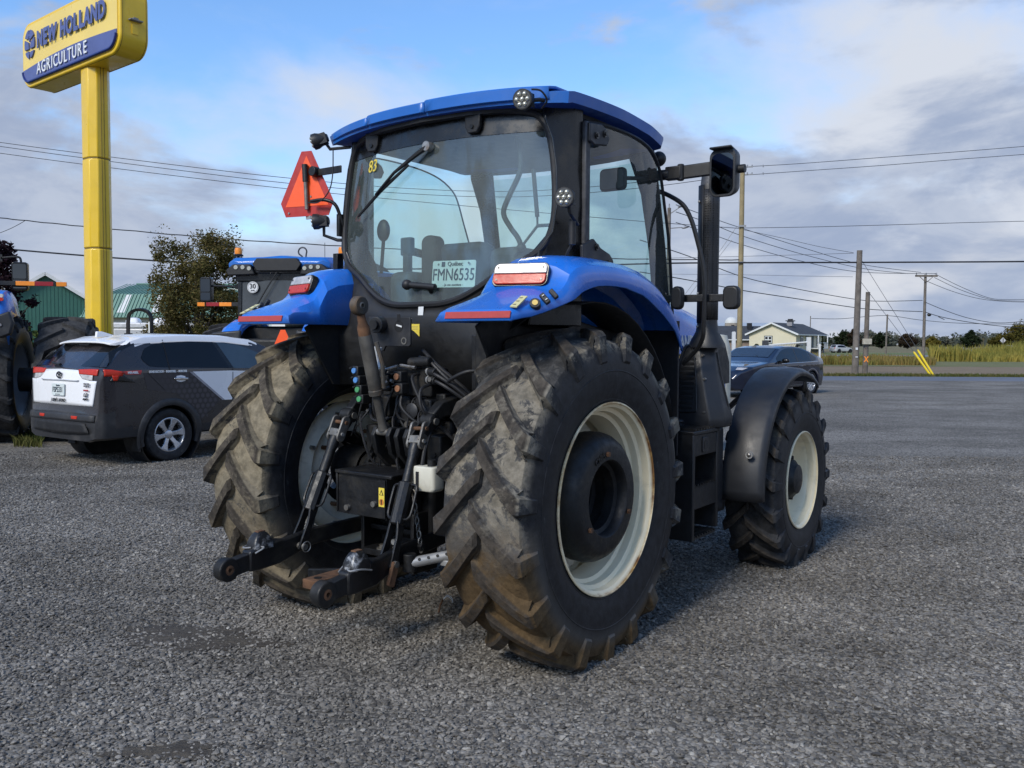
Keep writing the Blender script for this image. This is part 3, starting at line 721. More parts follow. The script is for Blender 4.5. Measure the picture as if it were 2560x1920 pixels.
g=G(); g.tube(spline([(-.80,-.14,2.86),(-.795,-.15,2.70),(-.82,-.16,2.60),(-.90,-.17,2.54),(-1.0,-.17,2.545)],5),.004,6); g.build('lamp_cable',RUBBER,T)
# ---------------------------------------------------------------- slow vehicle triangle on its arm
g=G(); g.box((-.90,-.10,2.745),(.26,.012,.045)); arm=g.build('sign_arm',BLACK_PNT,T,bevel=.003)
g=G(); g.cyl((-1.005,-.085,2.752),(-1.005,-.135,2.752),.032,16); g.build('arm_clamp',BLACK_P,arm,bevel=.003)
so3=(-1.072,-.115,2.675); SU=(.94,.34,.02); SV=(-.03,.02,1)
sm=slab('slow_vehicle_sign',SMV_R,T,so3,SU,SV,[(-.036,.215),(.036,.215),(.190,-.115),(.155,-.205),(-.155,-.205),(-.190,-.115)],0,.003,smooth=0)
slab('orange_triangle',SMV_O,sm,so3,SU,SV,[(0,.185),(.155,-.140),(-.155,-.140)],.003,.005,smooth=0)
g=G(); g.cyl((-1.07,-.135,2.80),(-1.063,-.135,2.69),.019,12); p_=g.build('sign_socket',BLACK_P,sm)
g=G(); g.cyl((-1.063,-.135,2.69),(-1.052,-.135,2.51),.013,12); g.build('sign_stake',WORN,sm)
g=G(); g.box((-1.06,-.112,2.462),(.045,.01,.022)); g.build('sign_foot',GALV,sm)
for q in (-.13,.03):
    g=G(); p=onplane(so3,SU,SV,[(q,-.18 if q<0 else -.08)],.004)[0]; g.cyl(p,p+Vector((0,-.004,0)),.007,10); g.build('sign_rivet',GALV,sm)
# ---------------------------------------------------------------- inside the cab
g=G(); g.prism(rrect(.0,1.98,.46,.56,.10,5),'y',.12,.24); g.box((0,.34,1.72),(.5,.5,.14)); st=g.build('seat',SEATM,T,bevel=.04,seg=3)
g=G(); g.prism(rrect(-.19,2.06,.12,.50,.05,4),'y',.06,.16); g.build('seat_bolster',SEATM,st,bevel=.02)
g=G(); M=Matrix.Translation((.0,.93,2.17))@Matrix.Rotation(R(-28),4,'X')
rg=G(); n=28
for k in range(n): pass
g.tube([M@Vector((.2*math.cos(2*PI*k/n),.2*math.sin(2*PI*k/n),0)) for k in range(n+1)],.014,8,False)
for a in (90,210,330): g.tube([M@Vector((0,0,-.03)),M@Vector((.2*math.cos(R(a)),.2*math.sin(R(a)),0))],.012,6)
g.cyl(M@Vector((0,0,0)),(0,1.16,1.6),.05,12); g.build('steering_wheel',BLACK_P,T)
g=G(); g.box((0,1.25,1.85),(.5,.22,.25)); g.build('dashboard',TRIM,T,bevel=.05,seg=3)
g=G(); g.box((.42,.35,1.95),(.22,.7,.5)); g.box((-.42,.35,1.90),(.2,.6,.4)); g.build('side_console',TRIM,T,bevel=.05,seg=3)
g=G(); g.box((0,.55,1.48),(1.42,1.6,.08)); g.build('cab_floor',BLACK_P,T)
g=G(); g.tube(spline([(.50,.02,2.80),(.52,.03,2.70),(.52,.02,2.60),(.46,-.0,2.47),(.44,-.02,2.38),(.475,.0,2.30),(.51,.02,2.245),(.53,.03,2.19)],4),.015,8); gh=g.build('grab_handle',TRIM,T)
g=G(); g.ell((.535,.02,2.185),(.028,.028,.028)); g.build('handle_knob',RUBBER,gh)
g=G(); g.cyl((.585,.06,2.62),(.60,.08,2.36),.013,8); g.cyl((.60,.08,2.36),(.602,.08,2.30),.006,6); g.tube([(.602,.08,2.31),(.50,.0,2.14)],.008,6); g.tube([(.602,.08,2.31),(.72,.10,2.31)],.010,6); g.build('gas_strut',TRIM,T)
g=G(); g.tube(spline([(-.72,.5,2.28),(-.6,.75,2.2),(-.5,1.0,1.95)],4),.03,8); g.box((-.62,.35,2.10),(.05,.05,.35)); g.box((-.62,.35,2.29),(.09,.05,.12)); g.build('monitor_bracket',TRIM,T,bevel=.01)
g=G(); g.ell((-.55,.05,2.36),(.05,.03,.07)); g.tube([(-.55,.05,2.3),(-.62,.1,2.1)],.012,6); g.build('cab_mirror',BLACK_P,T)
g=G(); g.prism(rrect(.545,2.715,.19,.145,.03,4),'y',1.02,1.05); g.tube([(.6,1.04,2.72),(.72,1.2,2.73)],.015,6); im=g.build('inner_mirror',BLACK_P,T,bevel=.006)
g=G(); g.prism(rrect(.545,2.715,.165,.12,.022,4),'y',1.012,1.018); g.build('mirror_glass',pm('bright inner mirror',(.40,.42,.42),.12,.7,.1,8),im,smooth=0)
# ---------------------------------------------------------------- outside mirrors
def side_mirror(side):
    g=G(); g.tube([(side*.74,1.18,2.738),(side*.87,1.19,2.738)],.036,8); g.box((side*.90,1.19,2.742),(.11,.05,.085)); g.beam((side*.93,1.2,2.742),(side*1.17,1.235,2.755),.03,.085); 
    g.cyl((side*.945,1.19,2.69),(side*.945,1.19,2.795),.022,12); a=g.build('mirror_arm',BLACK_P,T,bevel=.008)
    g=G(); c=Vector((side*1.222,1.235,2.712)); rr=[]
    for dy,k,dz in ((-.045,1.0,0),(-.02,1.03,.005),(.04,.95,.012),(.085,.62,.03)):
        rr.append([(c.x+(x-.0)*k,c.y+dy,c.z+z*k+dz) for x,z in rrect(0,0,.168,.292,.05,5)])
    g.loft(rr); m=g.build('mirror_housing',GREY_P,a,bevel=.004)
    g=G(); g.prism([(x+c.x,z+c.z) for x,z in rrect(0,-.006,.140,.248,.04,5)],'y',c.y-.0485,c.y-.044); g.build('mirror_glass',MIRROR,a,smooth=0)
    g=G(); g.loft([[(c.x+x*1.03,c.y+y,c.z+.138+h-y*.05) for x,y in ((-.070,-.085),(.070,-.085),(.052,.07),(-.052,.07))] for h in (0.,.014)]); g.build('mirror_hood',GREY_P,a,bevel=.006)
    g=G(); g.cyl((side*1.30,1.25,2.735),(side*1.345,1.25,2.735),.026,12); g.build('mirror_knob',BLACK_P,a)
side_mirror(1)
# front lamps on their cross bar
for side in (1,-1):
    g=G(); g.beam((side*.70,1.36,1.955),(side*1.16,1.42,1.955),.03,.048); br=g.build('lamp_bar',BLACK_PNT,T,bevel=.004)
    for x,y,w in ((.885,1.30,.075),(1.205,1.42,.105)):
        g=G(); c=(side*x,y,1.955); rr=[[(c[0]+a*k,c[1]+dy,c[2]+b*k) for a,b in rrect(0,0,w,.152,.035,5)] for dy,k in ((-.03,.86),(-.018,1),(.02,1),(.03,.9))]
        g.loft(rr); g.build('front_lamp',BLACK_P,br,bevel=.004)
g=G(); g.ell((.745,1.28,2.865),(.05,.045,.05)); g.build('roof_front_lamp',BLACK_P,T)
# ---------------------------------------------------------------- rear housing and axle
g=G(); g.bb((-.23,-.38,.55),(.23,2.0,1.12)); g.bb((-.30,-.30,.95),(.30,.5,1.24)); tr=g.build('transmission_housing',BLACK_C,T,bevel=.03,seg=2)
g=G(); g.tube([(-.62,0,.8457),(-.36,0,.8457),(-.28,0,.8457),(.28,0,.8457),(.36,0,.8457),(.62,0,.8457)],[.11,.13,.23,.23,.13,.11],20)
for s in (-1,1):
    g.lathe([(.0,s*.84),(.14,s*.84),(.15,s*.80),(.13,s*.62)],(0,0,.8457),n=24)
g.build('rear_axle',BLACK_C,T)
for (x,z) in ((-.16,1.06),(.16,1.06),(-.18,.62),(.18,.62),(0,.60),(-.19,.85),(.19,.85)):
    g=G(); g.cyl((x,-.37,z),(x,-.40,z),.016,6); g.build('housing_bolt',BLACK_C,tr)
# rocker shaft with lift arms
g=G(); g.cyl((-.40,-.20,1.28),(.40,-.20,1.28),.06,16); g.build('rocker_shaft',BLACK_C,T,bevel=.004)
for s in (-1,1):
    g=G(); P=[(s*.335,-.18,1.27),(s*.33,-.30,1.315),(s*.315,-.42,1.300),(s*.305,-.49,1.245)]
    rings=[]
    for i,(x,y,z) in enumerate(P):
        w=(.075,.07,.06,.055)[i]; h=(.13,.105,.085,.075)[i]
        dy=(1.0,.6,.25,-.1)[i]
        rings.append([(x-w/2,y+.02*dy,z-h/2),(x+w/2,y+.02*dy,z-h/2),(x+w/2,y-.01*dy,z+h/2),(x-w/2,y-.01*dy,z+h/2)])
    g.loft(rings); g.cyl((s*.265,-.49,1.24),(s*.345,-.49,1.24),.042,16); la=g.build('lift_arm',BLACK_C,T,bevel=.008)
    g=G(); g.cyl((s*.255,-.49,1.24),(s*.357,-.49,1.24),.019,12); g.build('arm_pin',WORN,la)
    # lift rod: clevis, screw, turnbuckle with loops, fork
    A=Vector((s*.305,-.49,1.24)); B=Vector((s*.302,-.60,1.115)); D=Vector((s*.335,-.845,.545)); d=(D-B).normalized()
    ex=Vector((1,0,0)); ex=(ex-d*ex.dot(d)).normalized(); ey=d.cross(ex)
    def q(t): return B.lerp(D,t)
    g=G(); g.tube([q(-.02),q(.05),q(.10),q(.34)],[.030,.034,.027,.027],14); lr=g.build('lift_rod',BLACK_PNT,T)
    g=G()
    for sx in (-.036,.036):
        g.beam(A+ex*sx+Vector((0,.01,.015)),B+ex*sx-Vector((0,.0,-.02)),.013,.05,(0,-.6,.8))
    g.build('rod_clevis',BLACK_C,lr,bevel=.005)
    g=G()
    for sx in (-.04,.04):
        a=q(-.10)+ex*sx; 
        ring=[(x,y) for x,y in rrect(0,0,.058,.15,.028,5)]
        M=Matrix((ey,d,ex)).transposed()
        g.loft([[a+M@Vector((x,y,h)) for x,y in ring] for h in (-.007,.007)])
    g.loft([[q(t)+ex*(a*.034)+ey*(b*.026) for a,b in ((-1,-1),(1,-1),(1,1),(-1,1))] for t in (-.09,-.02)])
    sp=g.build('swivel_plates',WORN,lr,bevel=.004)
    for t,mt in ((-.16,RUST),(-.05,GALV)):
        g=G(); g.cyl(q(t)-ex*.054,q(t)+ex*.054,.011,10); g.build('swivel_pin',mt,sp)
    g=G(); g.tube([q(.31),q(.32),q(.66),q(.67)],[.033,.040,.040,.034],10); tb=g.build('turnbuckle',BLACK_PNT,lr,smooth=30)
    for e in (1,-1):
        g=G(); o=ey*.0+ex*e; g.tube(spline([q(.33)+o*.036,q(.335)+o*.068,q(.38)+o*.078,q(.56)+o*.078,q(.61)+o*.062,q(.62)+o*.038],4),.007,8); g.build('turnbuckle_handle',BLACK_PNT,tb)
    g=G()
    for sx in (-1,1):
        pts=[q(.64)+ex*(sx*.022),q(.72)+ex*(sx*.030),q(.78)+ex*(sx*.034),q(1.02)+ex*(sx*.040)]
        rings=[[p+ex*a+ey*b for a,b in ((-.007,-w),(.007,-w),(.007,w),(-.007,w))] for p,w in zip(pts,(.030,.022,.019,.026))]
        g.loft(rings)
    g.build('rod_fork',BLACK_PNT,lr,bevel=.003)
    g=G(); g.cyl(q(.985)-ex*.075,q(.985)+ex*.065,.017,12); pn=g.build('fork_pin',WORN,lr)
    if s<0:
        g=G(); c=q(.985)-ex*.0+Vector((.07,0,0)); g.tube([c+Vector((0,.028*math.cos(t*PI/9),.028*math.sin(t*PI/9))) for t in range(19)],.003,6,False); g.build('lynch_ring',STEEL,pn)
    else:
        g=G(); g.beam(q(.97)+ex*.05,q(1.16)+ex*.05-ey*.0,.022,.045,(0,-.5,.8)); g.build('fork_stop',RUST,lr,bevel=.004)
    # lower link
    F=Vector((s*.27,-.10,.62)); K=Vector((s*.352,-.93,.545)); E=Vector((s*.357,-1.10,.535)); Bx=Vector((s*.357,-1.285,.507))
    g=G(); rings=[]
    for p,w,h in ((F,.035,.08),(Vector((s*.34,-.74,.585)),.035,.095),(K,.05,.115),(Vector((s*.356,-.98,.545)),.078,.13),(E,.082,.125),(Vector((s*.357,-1.165,.525)),.07,.105)):
        rings.append([(p.x-w/2,p.y,p.z-h/2),(p.x+w/2,p.y,p.z-h/2),(p.x+w/2,p.y,p.z+h/2),(p.x-w/2,p.y,p.z+h/2)])
    g.loft(rings); ll=g.build('lower_link',BLACK_PNT,T,bevel=.010)
    g=G(); rings=[]
    for k in range(9):
        a=R(-80+160*k/8)
    g.lathe([(.024,-.031),(.055,-.031),(.060,-.026),(.060,.026),(.055,.031),(.024,.031)],(Bx.x,Bx.y,Bx.z),n=28,closed=True)
    g.beam((Bx.x,Bx.y+.03,Bx.z+.004),(Bx.x,-1.14,.525),.055,.085); le=g.build('link_end',BLACK_C,ll,bevel=.004)
    g=G(); g.lathe([(.012,-.033),(.026,-.03),(.031,-.015),(.032,0),(.031,.015),(.026,.03),(.012,.033)],(Bx.x,Bx.y,Bx.z),n=24,closed=True); g.build('link_ball',RUST,le)
    g=G(); c=Vector((s*.357,-1.075,.600)); rings=[[(c.x+x*k,c.y+y*k2,c.z+h) for x,y in rrect(0,0,.085,.115,.02,3)] for h,k,k2 in ((-.02,1.1,1.1),(.012,1.0,1.05),(.040,.82,.80),(.058,.62,.55),(.066,.40,.35))]
    g.loft(rings); hk=g.build('link_hook',CHIP,ll,bevel=.004)
    g=G(); g.box((c.x,c.y,c.z+.066),(.03,.045,.008)); g.build('hook_top',RUST,hk)
    g=G(); g.tube(spline([(c.x+s*-.05,c.y-.07,c.z-.03),(c.x-s*.055,c.y-.02,c.z-.005),(c.x+s*.03,c.y-.078,c.z-.012),(c.x+s*.056,c.y-.03,c.z-.01),(c.x+s*.05,c.y+.05,c.z-.03)],5),.0045,6); g.build('hook_wire',GALV,hk)
    g=G(); g.cyl((s*.345,-.62,.60),(s*.375,-.62,.60),.02,6); g.build('link_bolt',BLACK_C,ll)
    # stabiliser between the link and the axle
    a=Vector((s*.395,-.735,.545)); b=Vector((s*.64,-.48,.60)); 
    g=G(); g.tube([a,b],.027,12); sb=g.build('stabiliser',GALV,T)
    for k in range(5):
        p=a.lerp(b,.12+.13*k); e=(b-a).normalized(); nrm=Vector((0,-1,.35)).normalized(); nrm=(nrm-e*nrm.dot(e)).normalized()
        g=G(); g.cyl(p+nrm*.0245,p+nrm*.0285,.008,10); g.build('adjuster_hole',BLACK_C,sb)
    g=G(); g.cyl((a.x-.01,a.y,a.z-.045),(a.x-.01,a.y,a.z+.045),.035,14); g.build('stabiliser_yoke',BLACK_C,sb,bevel=.004)
    g=G(); g.box(a.lerp(b,.55)+Vector((0,-.02,-.035)),(.06,.035,.03)); g.build('stabiliser_lock',GALV,sb,bevel=.004)
# top link, parked upright
a=Vector((0,-.52,1.165)); b=Vector((0,-.705,1.850)); d=(b-a)
def tp(t): return a+d*t
g=G(); g.tube([tp(.02),tp(.06),tp(.10),tp(.32)],[.030,.024,.024,.024],14); g.tube([tp(.30),tp(.305),tp(.34),tp(.345),tp(.76),tp(.78)],[.030,.040,.040,.037,.037,.032],16); tl=g.build('top_link',TOPL,T,smooth=35)
g=G(); g.tube([tp(.76),tp(.83),tp(.87),tp(.93)],[.034,.034,.024,.022],14); g.build('link_thread',RUST,tl)
g=G(); g.lathe([(.020,-.026),(.044,-.026),(.050,-.02),(.050,.02),(.044,.026),(.020,.026)],tuple(b),n=28,closed=True); ey_=g.build('top_eye',WORN if False else TOPL,tl)
g=G(); g.lathe([(.012,-.028),(.021,-.024),(.026,0),(.021,.024),(.012,.028)],tuple(b),n=20,closed=True); g.build('eye_ball',WORN,ey_)
g=G(); g.tube([tp(.36)+Vector((.045,.02,0)),tp(.55)+Vector((.06,.03,0)),tp(.72)+Vector((.045,.03,0))],.012,8); g.build('link_handle',TOPL,tl)
g=G(); g.cyl((-.06,-.52,1.165),(.06,-.52,1.165),.02,12); g.build('top_pin',WORN,tl)
# ears on the housing
for x,y0,z0 in ((-.055,-.47,1.08),(.055,-.47,1.08),(.115,-.43,1.07),(.18,-.43,1.07)):
    g=G(); g.prism([(-.30,.90),(-.40,.93),(-.53,1.05),(-.555,1.15),(-.53,1.195),(-.48,1.195),(-.44,1.15),(-.36,1.08),(-.28,1.12)],'x',x-.014,x+.014); g.build('top_link_bracket',BLACK_C,tr,bevel=.006)
g=G(); c=(.20,-.45,1.135); g.tube([(c[0],c[1]+.03*math.cos(t*PI/9),c[2]+.03*math.sin(t*PI/9)) for t in range(19)],.004,6,False); g.build('bracket_ring',STEEL,tr)
g=G(); g.lathe([(.0,.02),(.045,.02),(.05,.012),(.05,0)],(-.12,-.40,1.205),'z',12); g.build('filler_cap',pm('dirty yellow cap',(.42,.36,.14),.7,0,.3,20),tr)
# frame over the pto, guard box
g=G(); g.bb((-.24,-.42,.92),(.24,-.36,.97)); g.beam((-.26,-.40,.94),(-.20,-.40,1.04),.03,.03); g.build('hitch_frame',BLACK_C,T,bevel=.006)
g=G(); 
g.bb((-.205,-.68,.952),(.215,-.40,.962))
g.bb((-.205,-.68,.728),(-.196,-.40,.952)); g.bb((.16,-.675,.72),(.169,-.40,.952)); g.bb((-.196,-.44,.72),(.16,-.43,.952))
g.prism([(-.205,-.69),(.225,-.70),(.225,-.685),(-.205,-.675)],'z',.945,.962)
pg=g.build('pto_guard',BLACK_PNT,T,bevel=.003)
g=G(); g.cyl((-.01,-.44,.80),(-.01,-.62,.80),.022,16); g.build('pto_shaft',STEEL,pg)
g=G(); g.bb((-.196,-.672,.725),(.158,-.664,.950)); g.build('guard_front',BLACK_PNT,pg,bevel=.002)
for p in ((.08,.80),(-.12,.76)):
    g=G(); g.cyl((p[0],-.672,p[1]),(p[0],-.69,p[1]),.016,12); g.build('guard_bolt',WORN,pg)
g=G(); g.bb((.125,-.69,.735),(.172,-.684,.935)); gp=g.build('guard_flange',BLACK_PNT,pg)
lb=slab('warning_label',YEL_LAB,pg,(.150,-.690,.845),(1,0,0),(0,0,1),[(-.02,-.05),(.02,-.05),(.02,.05),(-.02,.05)],.001,.004,smooth=0)
slab('label_print',INK,lb,(.150,-.690,.870),(1,0,0),(0,0,1),[(-.015,-.014),(.015,-.014),(0,.016)],.004,.005,smooth=0)
slab('label_print',YEL_LAB,lb,(.150,-.690,.867),(1,0,0),(0,0,1),[(-.008,-.008),(.008,-.008),(0,.009)],.005,.006,smooth=0)
slab('label_print',pm('orange print',(.55,.20,.03),.5),lb,(.150,-.690,.82),(1,0,0),(0,0,1),rrect(0,0,.034,.034,.0165,4),.004,.005,smooth=0)
slab('label_print',INK,lb,(.150,-.690,.82),(1,0,0),(0,0,1),[(-.004,-.013),(.004,-.013),(.004,.013),(-.004,.013)],.005,.006,smooth=0)
for p in ((.22,-.50,.88),(.10,-.45,.76),(.02,-.45,.55)):
    g=G(); g.cyl(p,(p[0],p[1]-.02,p[2]),.016,12); g.build('frame_bolt',GALV,pg)
# drawbar support and drawbar
g=G(); g.bb((-.20,-.50,.40),(-.175,-.30,.73)); g.bb((.175,-.50,.40),(.20,-.30,.73)); g.bb((-.175,-.52,.47),(.175,-.36,.505)); g.bb((-.175,-.45,.60),(.175,-.42,.63)); g.bb((-.175,-.36,.38),(.175,-.33,.72))
ds=g.build('drawbar_support',BLACK_PNT,T,bevel=.005)
for x in (-.05,.05):
    g=G(); g.cyl((x,-.48,.50),(x,-.48,.53),.02,6); g.cyl((x,-.48,.50),(x,-.48,.512),.034,12); g.build('support_bolt',WORN,ds)
g=G(); g.bb((-.05,-1.05,.415),(.05,-.35,.458)); g.bb((-.075,-.93,.39),(.075,-.55,.425)); db=g.build('drawbar',BLACK_PNT,T,bevel=.004)
g=G(); g.bb((-.052,-1.055,.413),(.052,-.80,.4605)); g.build('drawbar_tongue',RUST,db,bevel=.003)
g=G(); g.cyl((.0,-1.0,.459),(.0,-1.0,.463),.02,14); g.build('drawbar_hole',BLACK_C,db)
# crosswise mud-coated plate between the links
g=G(); g.prism([(-.30,.33),(-.31,.42),(.02,.47),(.03,.36)],'y',-.80,-.775); g.build('link_guard',BLACK_PNT,T,bevel=.01)
# remote valves
def coupler(x,y,z,mat,s=1):
    g=G(); g.box((x,y,z),(.062*s,.06,.066*s)); vb=g.build('coupler_block',BLACK_P,T,bevel=.006)
    g=G(); g.cyl((x,y-.028,z),(x,y-.040,z),.020*s,18); g.build('coupler_cap',mat,vb,bevel=.002)
    g=G(); g.beam((x-.045*s,y-.034,z+.012),(x-.015,y-.034,z+.02),.006,.008); g.build('cap_lever',BLACK_P,vb)
for k in range(4): coupler(-.215+.013*k,-.50,1.497-.0525*k,(CAPB,CAPB,CAPG,CAPG)[k],.80)
coupler(.070,-.46,1.470,CAPR,.9); coupler(.078,-.46,1.405,CAPR,.9)
g=G(); g.bb((-.02,-.40,1.36),(.24,-.26,1.52)); g.bb((-.17,-.40,1.38),(-.08,-.26,1.50)); g.cyl((.10,-.42,1.545),(.25,-.42,1.555),.028,14); g.bb((.0,-.42,1.20),(.09,-.30,1.36)); g.bb((-.10,-.36,1.26),(.30,-.24,1.38)); vb=g.build('valve_bank',BLACK_C,T,bevel=.01)
for z in (1.50,1.455):
    g=G(); g.cyl((.21,-.40,z),(.29,-.42,z-.004),.023,14); a_=g.build('valve_solenoid',BLACK_P,vb,bevel=.003)
    g=G(); g.cyl((.225,-.403,z),(.238,-.407,z),.0245,14); g.build('solenoid_ring',GALV,a_)
for p,q_ in (((-.08,-.44,1.50),(.03,-.44,1.525)),((.05,-.44,1.53),(.16,-.44,1.52)),((-.06,-.45,1.44),(-.03,-.46,1.43)),((-.01,-.45,1.445),(.01,-.46,1.44))):
    g=G(); g.tube([p,q_],.010,8); g.build('valve_fitting',STEEL,vb)
for k in range(4):
    g=G(); x=.10+.045*k; g.cyl((x,-.41,1.33),(x,-.435,1.33),.013,6); g.build('valve_bolt',BLACK_C,vb)
# hoses
HOSES=[[(.10,-.31,1.612),(.16,-.36,1.60),(.27,-.38,1.53),(.40,-.33,1.42),(.50,-.25,1.30)],
       [(.12,-.36,1.575),(.22,-.40,1.56),(.33,-.40,1.48),(.44,-.33,1.37),(.52,-.22,1.26)],
       [(.24,-.42,1.50),(.33,-.43,1.47),(.42,-.38,1.40),(.52,-.30,1.28)],
       [(.27,-.42,1.455),(.36,-.42,1.42),(.46,-.34,1.33),(.54,-.25,1.22)],
       [(.30,-.35,1.41),(.38,-.42,1.455),(.50,-.42,1.505),(.58,-.36,1.51)],
       [(-.05,-.45,1.50),(-.09,-.47,1.44),(-.06,-.48,1.40),(.0,-.47,1.41)],
       [(.08,-.46,1.37),(.09,-.48,1.31),(.14,-.46,1.25),(.20,-.42,1.20)],
       [(-.02,-.42,1.40),(-.06,-.44,1.30),(-.07,-.43,1.22),(-.02,-.40,1.12)],
       [(.05,-.40,1.36),(.02,-.42,1.28),(.05,-.42,1.20),(.10,-.38,1.12)],
       [(.24,-.38,1.24),(.33,-.42,1.20),(.40,-.36,1.10),(.42,-.28,.95)],
       [(-.22,-.40,1.30),(-.15,-.46,1.23),(-.06,-.48,1.22),(-.02,-.46,1.24)]]
for k,h in enumerate(HOSES):
    g=G(); g.tube(spline(h,6),.0105 if k<5 else .009,8); g.build('hydraulic_hose',RUBBER,T)
g=G(); g.tube(spline([(-.045,-.52,1.63),(-.05,-.52,1.57),(-.02,-.53,1.52),(.01,-.53,1.525)],6),[.012+.012*(1-k/18) for k in range(19)],8); g.build('breather_pipe',WHITE_LAB,T)
g=G(); g.lathe([(0,0),(.04,0),(.043,.01),(.035,.015),(0,.017)],(.14,-.44,1.285),'y',20); g.v=[(x,-.88-y,z) for x,y,z in g.v]; g.build('trailer_socket',GREY_P,T)
rq=random.Random(12)
for k in range(16):                                           # tangle of thinner lines between valves, brake and hitch
    x0=rq.uniform(-.22,.30); z0_=rq.uniform(1.15,1.50); x1=x0+rq.uniform(-.22,.22); z1_=z0_-rq.uniform(.12,.42); yb=-.43-rq.random()*.07
    g=G(); g.tube(spline([(x0,-.38,z0_),(x0+rq.uniform(-.03,.03),yb,z0_-.03),((x0+x1)/2+rq.uniform(-.05,.05),yb-.02,(z0_+z1_)/2-.05),(x1,-.40,z1_)],5),rq.choice((.005,.007,.009)),6); g.build('hydraulic_hose',RUBBER,T)
for k in range(14):
    x0=rq.uniform(-.22,.32); z0_=rq.uniform(1.05,1.50); g=G(); g.cyl((x0,-.39,z0_),(x0,-.43-rq.random()*.03,z0_),rq.choice((.010,.014,.018)),6); g.build('hose_fitting',rq.choice((WORN,BLACK_C,BLACK_C,TOPL)),T)
for x0,z0_,w_,h_ in ((-.10,1.30,.10,.12),(.20,1.30,.12,.10),(-.18,1.12,.10,.14),(.28,1.08,.10,.16)):
    g=G(); g.box((x0,-.38,z0_),(w_,.10,h_)); g.build('valve_body',BLACK_C,T,bevel=.012)
g=G()
for k in range(11):                                           # check chain
    c=Vector((.24+.012*k,-.56-.006*k,.93-.034*k)); a=k%2*PI/2; g.tube([c+Vector((.012*math.cos(t*PI/4)*math.cos(a),.012*math.cos(t*PI/4)*math.sin(a),.022*math.sin(t*PI/4))) for t in range(9)],.0045,5,False)
kind(g.build('check_chain',WORN,T),'stuff')
# linkage hang-up plate
g=G(); g.prism([(-.17,1.80),(.135,1.795),(.145,1.785),(.145,1.645),(.135,1.635),(-.04,1.635),(-.055,1.61),(-.11,1.60),(-.17,1.67)],'y',-.465,-.452); hp=g.build('hang_up_plate',pm('dull black plate',(.020,.021,.024),.55,.1,.3,6,(.12,.11,.10),.35,3),T,bevel=.003)
g=G(); g.cyl((-.07,-.465,1.755),(-.055,-.53,1.752),.045,24); kp=g.build('parked_socket',GREY_P,hp,bevel=.004)
g=G(); g.cyl((-.055,-.53,1.752),(-.052,-.55,1.752),.026,18); g.build('socket_core',BLACK_C,kp); 
g=G(); g.cyl((.06,-.4645,1.745),(.06,-.4665,1.745),.032,24); g.box((.06,-.4655,1.79),(.022,.002,.04)); g.build('keyhole',LINER,hp,smooth=0)
g=G(); g.beam((.045,-.467,1.752),(.085,-.467,1.742),.003,.009); g.build('bright_pin',WHITE_LAB,hp)
g=G(); g.lathe([(.013,-.003),(.020,-.003),(.020,.0),(.013,.0)],(.10,-.4655,1.665),'y',16,True); g.build('plate_hole',WORN,hp)
# rear plates right of the valves
g=G(); g.bb((-.30,-.235,1.22),(.60,-.225,1.72)); rp=g.build('rear_panel',LINER,T)
slab('serial_label',WHITE_LAB,rp,(.33,-.236,1.605),(1,0,0),(0,0,1),rrect(0,0,.085,.058,.006,2),.001,.003,smooth=0)
for k,zz_ in enumerate((.018,.004,-.01,-.02)): slab('label_print',INK,rp,(.33,-.236,1.605+zz_),(1,0,0),(0,0,1),[(-.036,-.0035),(.036,-.0035),(.036,.0035),(-.036,.0035)],.003,.004,smooth=0)
g=G(); g.bb((.435,-.30,1.20),(.475,-.24,1.70)); g.bb((.485,-.33,1.20),(.56,-.24,1.76)); g.build('panel_post',BLACK_PNT,T,bevel=.006)
for p in ((.20,-.236,1.66),(.34,-.236,1.66),(.30,-.24,1.735),(.38,-.24,1.735)):
    g=G(); g.cyl(p,(p[0],p[1]-.012,p[2]),.006,8); g.build('panel_screw',STEEL,rp)
# lift cylinder and bottle
g=G(); g.cyl((.44,-.36,.92),(.44,-.36,1.17),.065,20); 
for z in (.96,1.00,1.04,1.08): g.lathe([(.066,-.008),(.070,0),(.066,.008)],(.44,-.36,z),'z',20)
g.build('lift_cylinder',BLACK_C,T,bevel=.006)
g=G(); g.loft([[(.392+x*k,-.60+y*k,z) for x,y in rrect(0,0,.150,.10,.022,4)] for z,k in ((.893,.86),(.905,1),(1.0,1),(1.022,.93))]); bt=g.build('collector_bottle',BOTTLE,T,bevel=.006)
g=G(); g.cyl((.415,-.60,1.02),(.415,-.60,1.055),.022,14); g.build('bottle_cap',BLACK_P,bt); 
g=G(); g.bb((.352,-.653,.895),(.372,-.650,.995)); g.build('bottle_strap',RUBBER,bt); g=G(); g.tube([(.35,-.60,1.02),(.35,-.58,1.10),(.33,-.50,1.22)],.011,8); g.build('bottle_hose',RUBBER,bt)
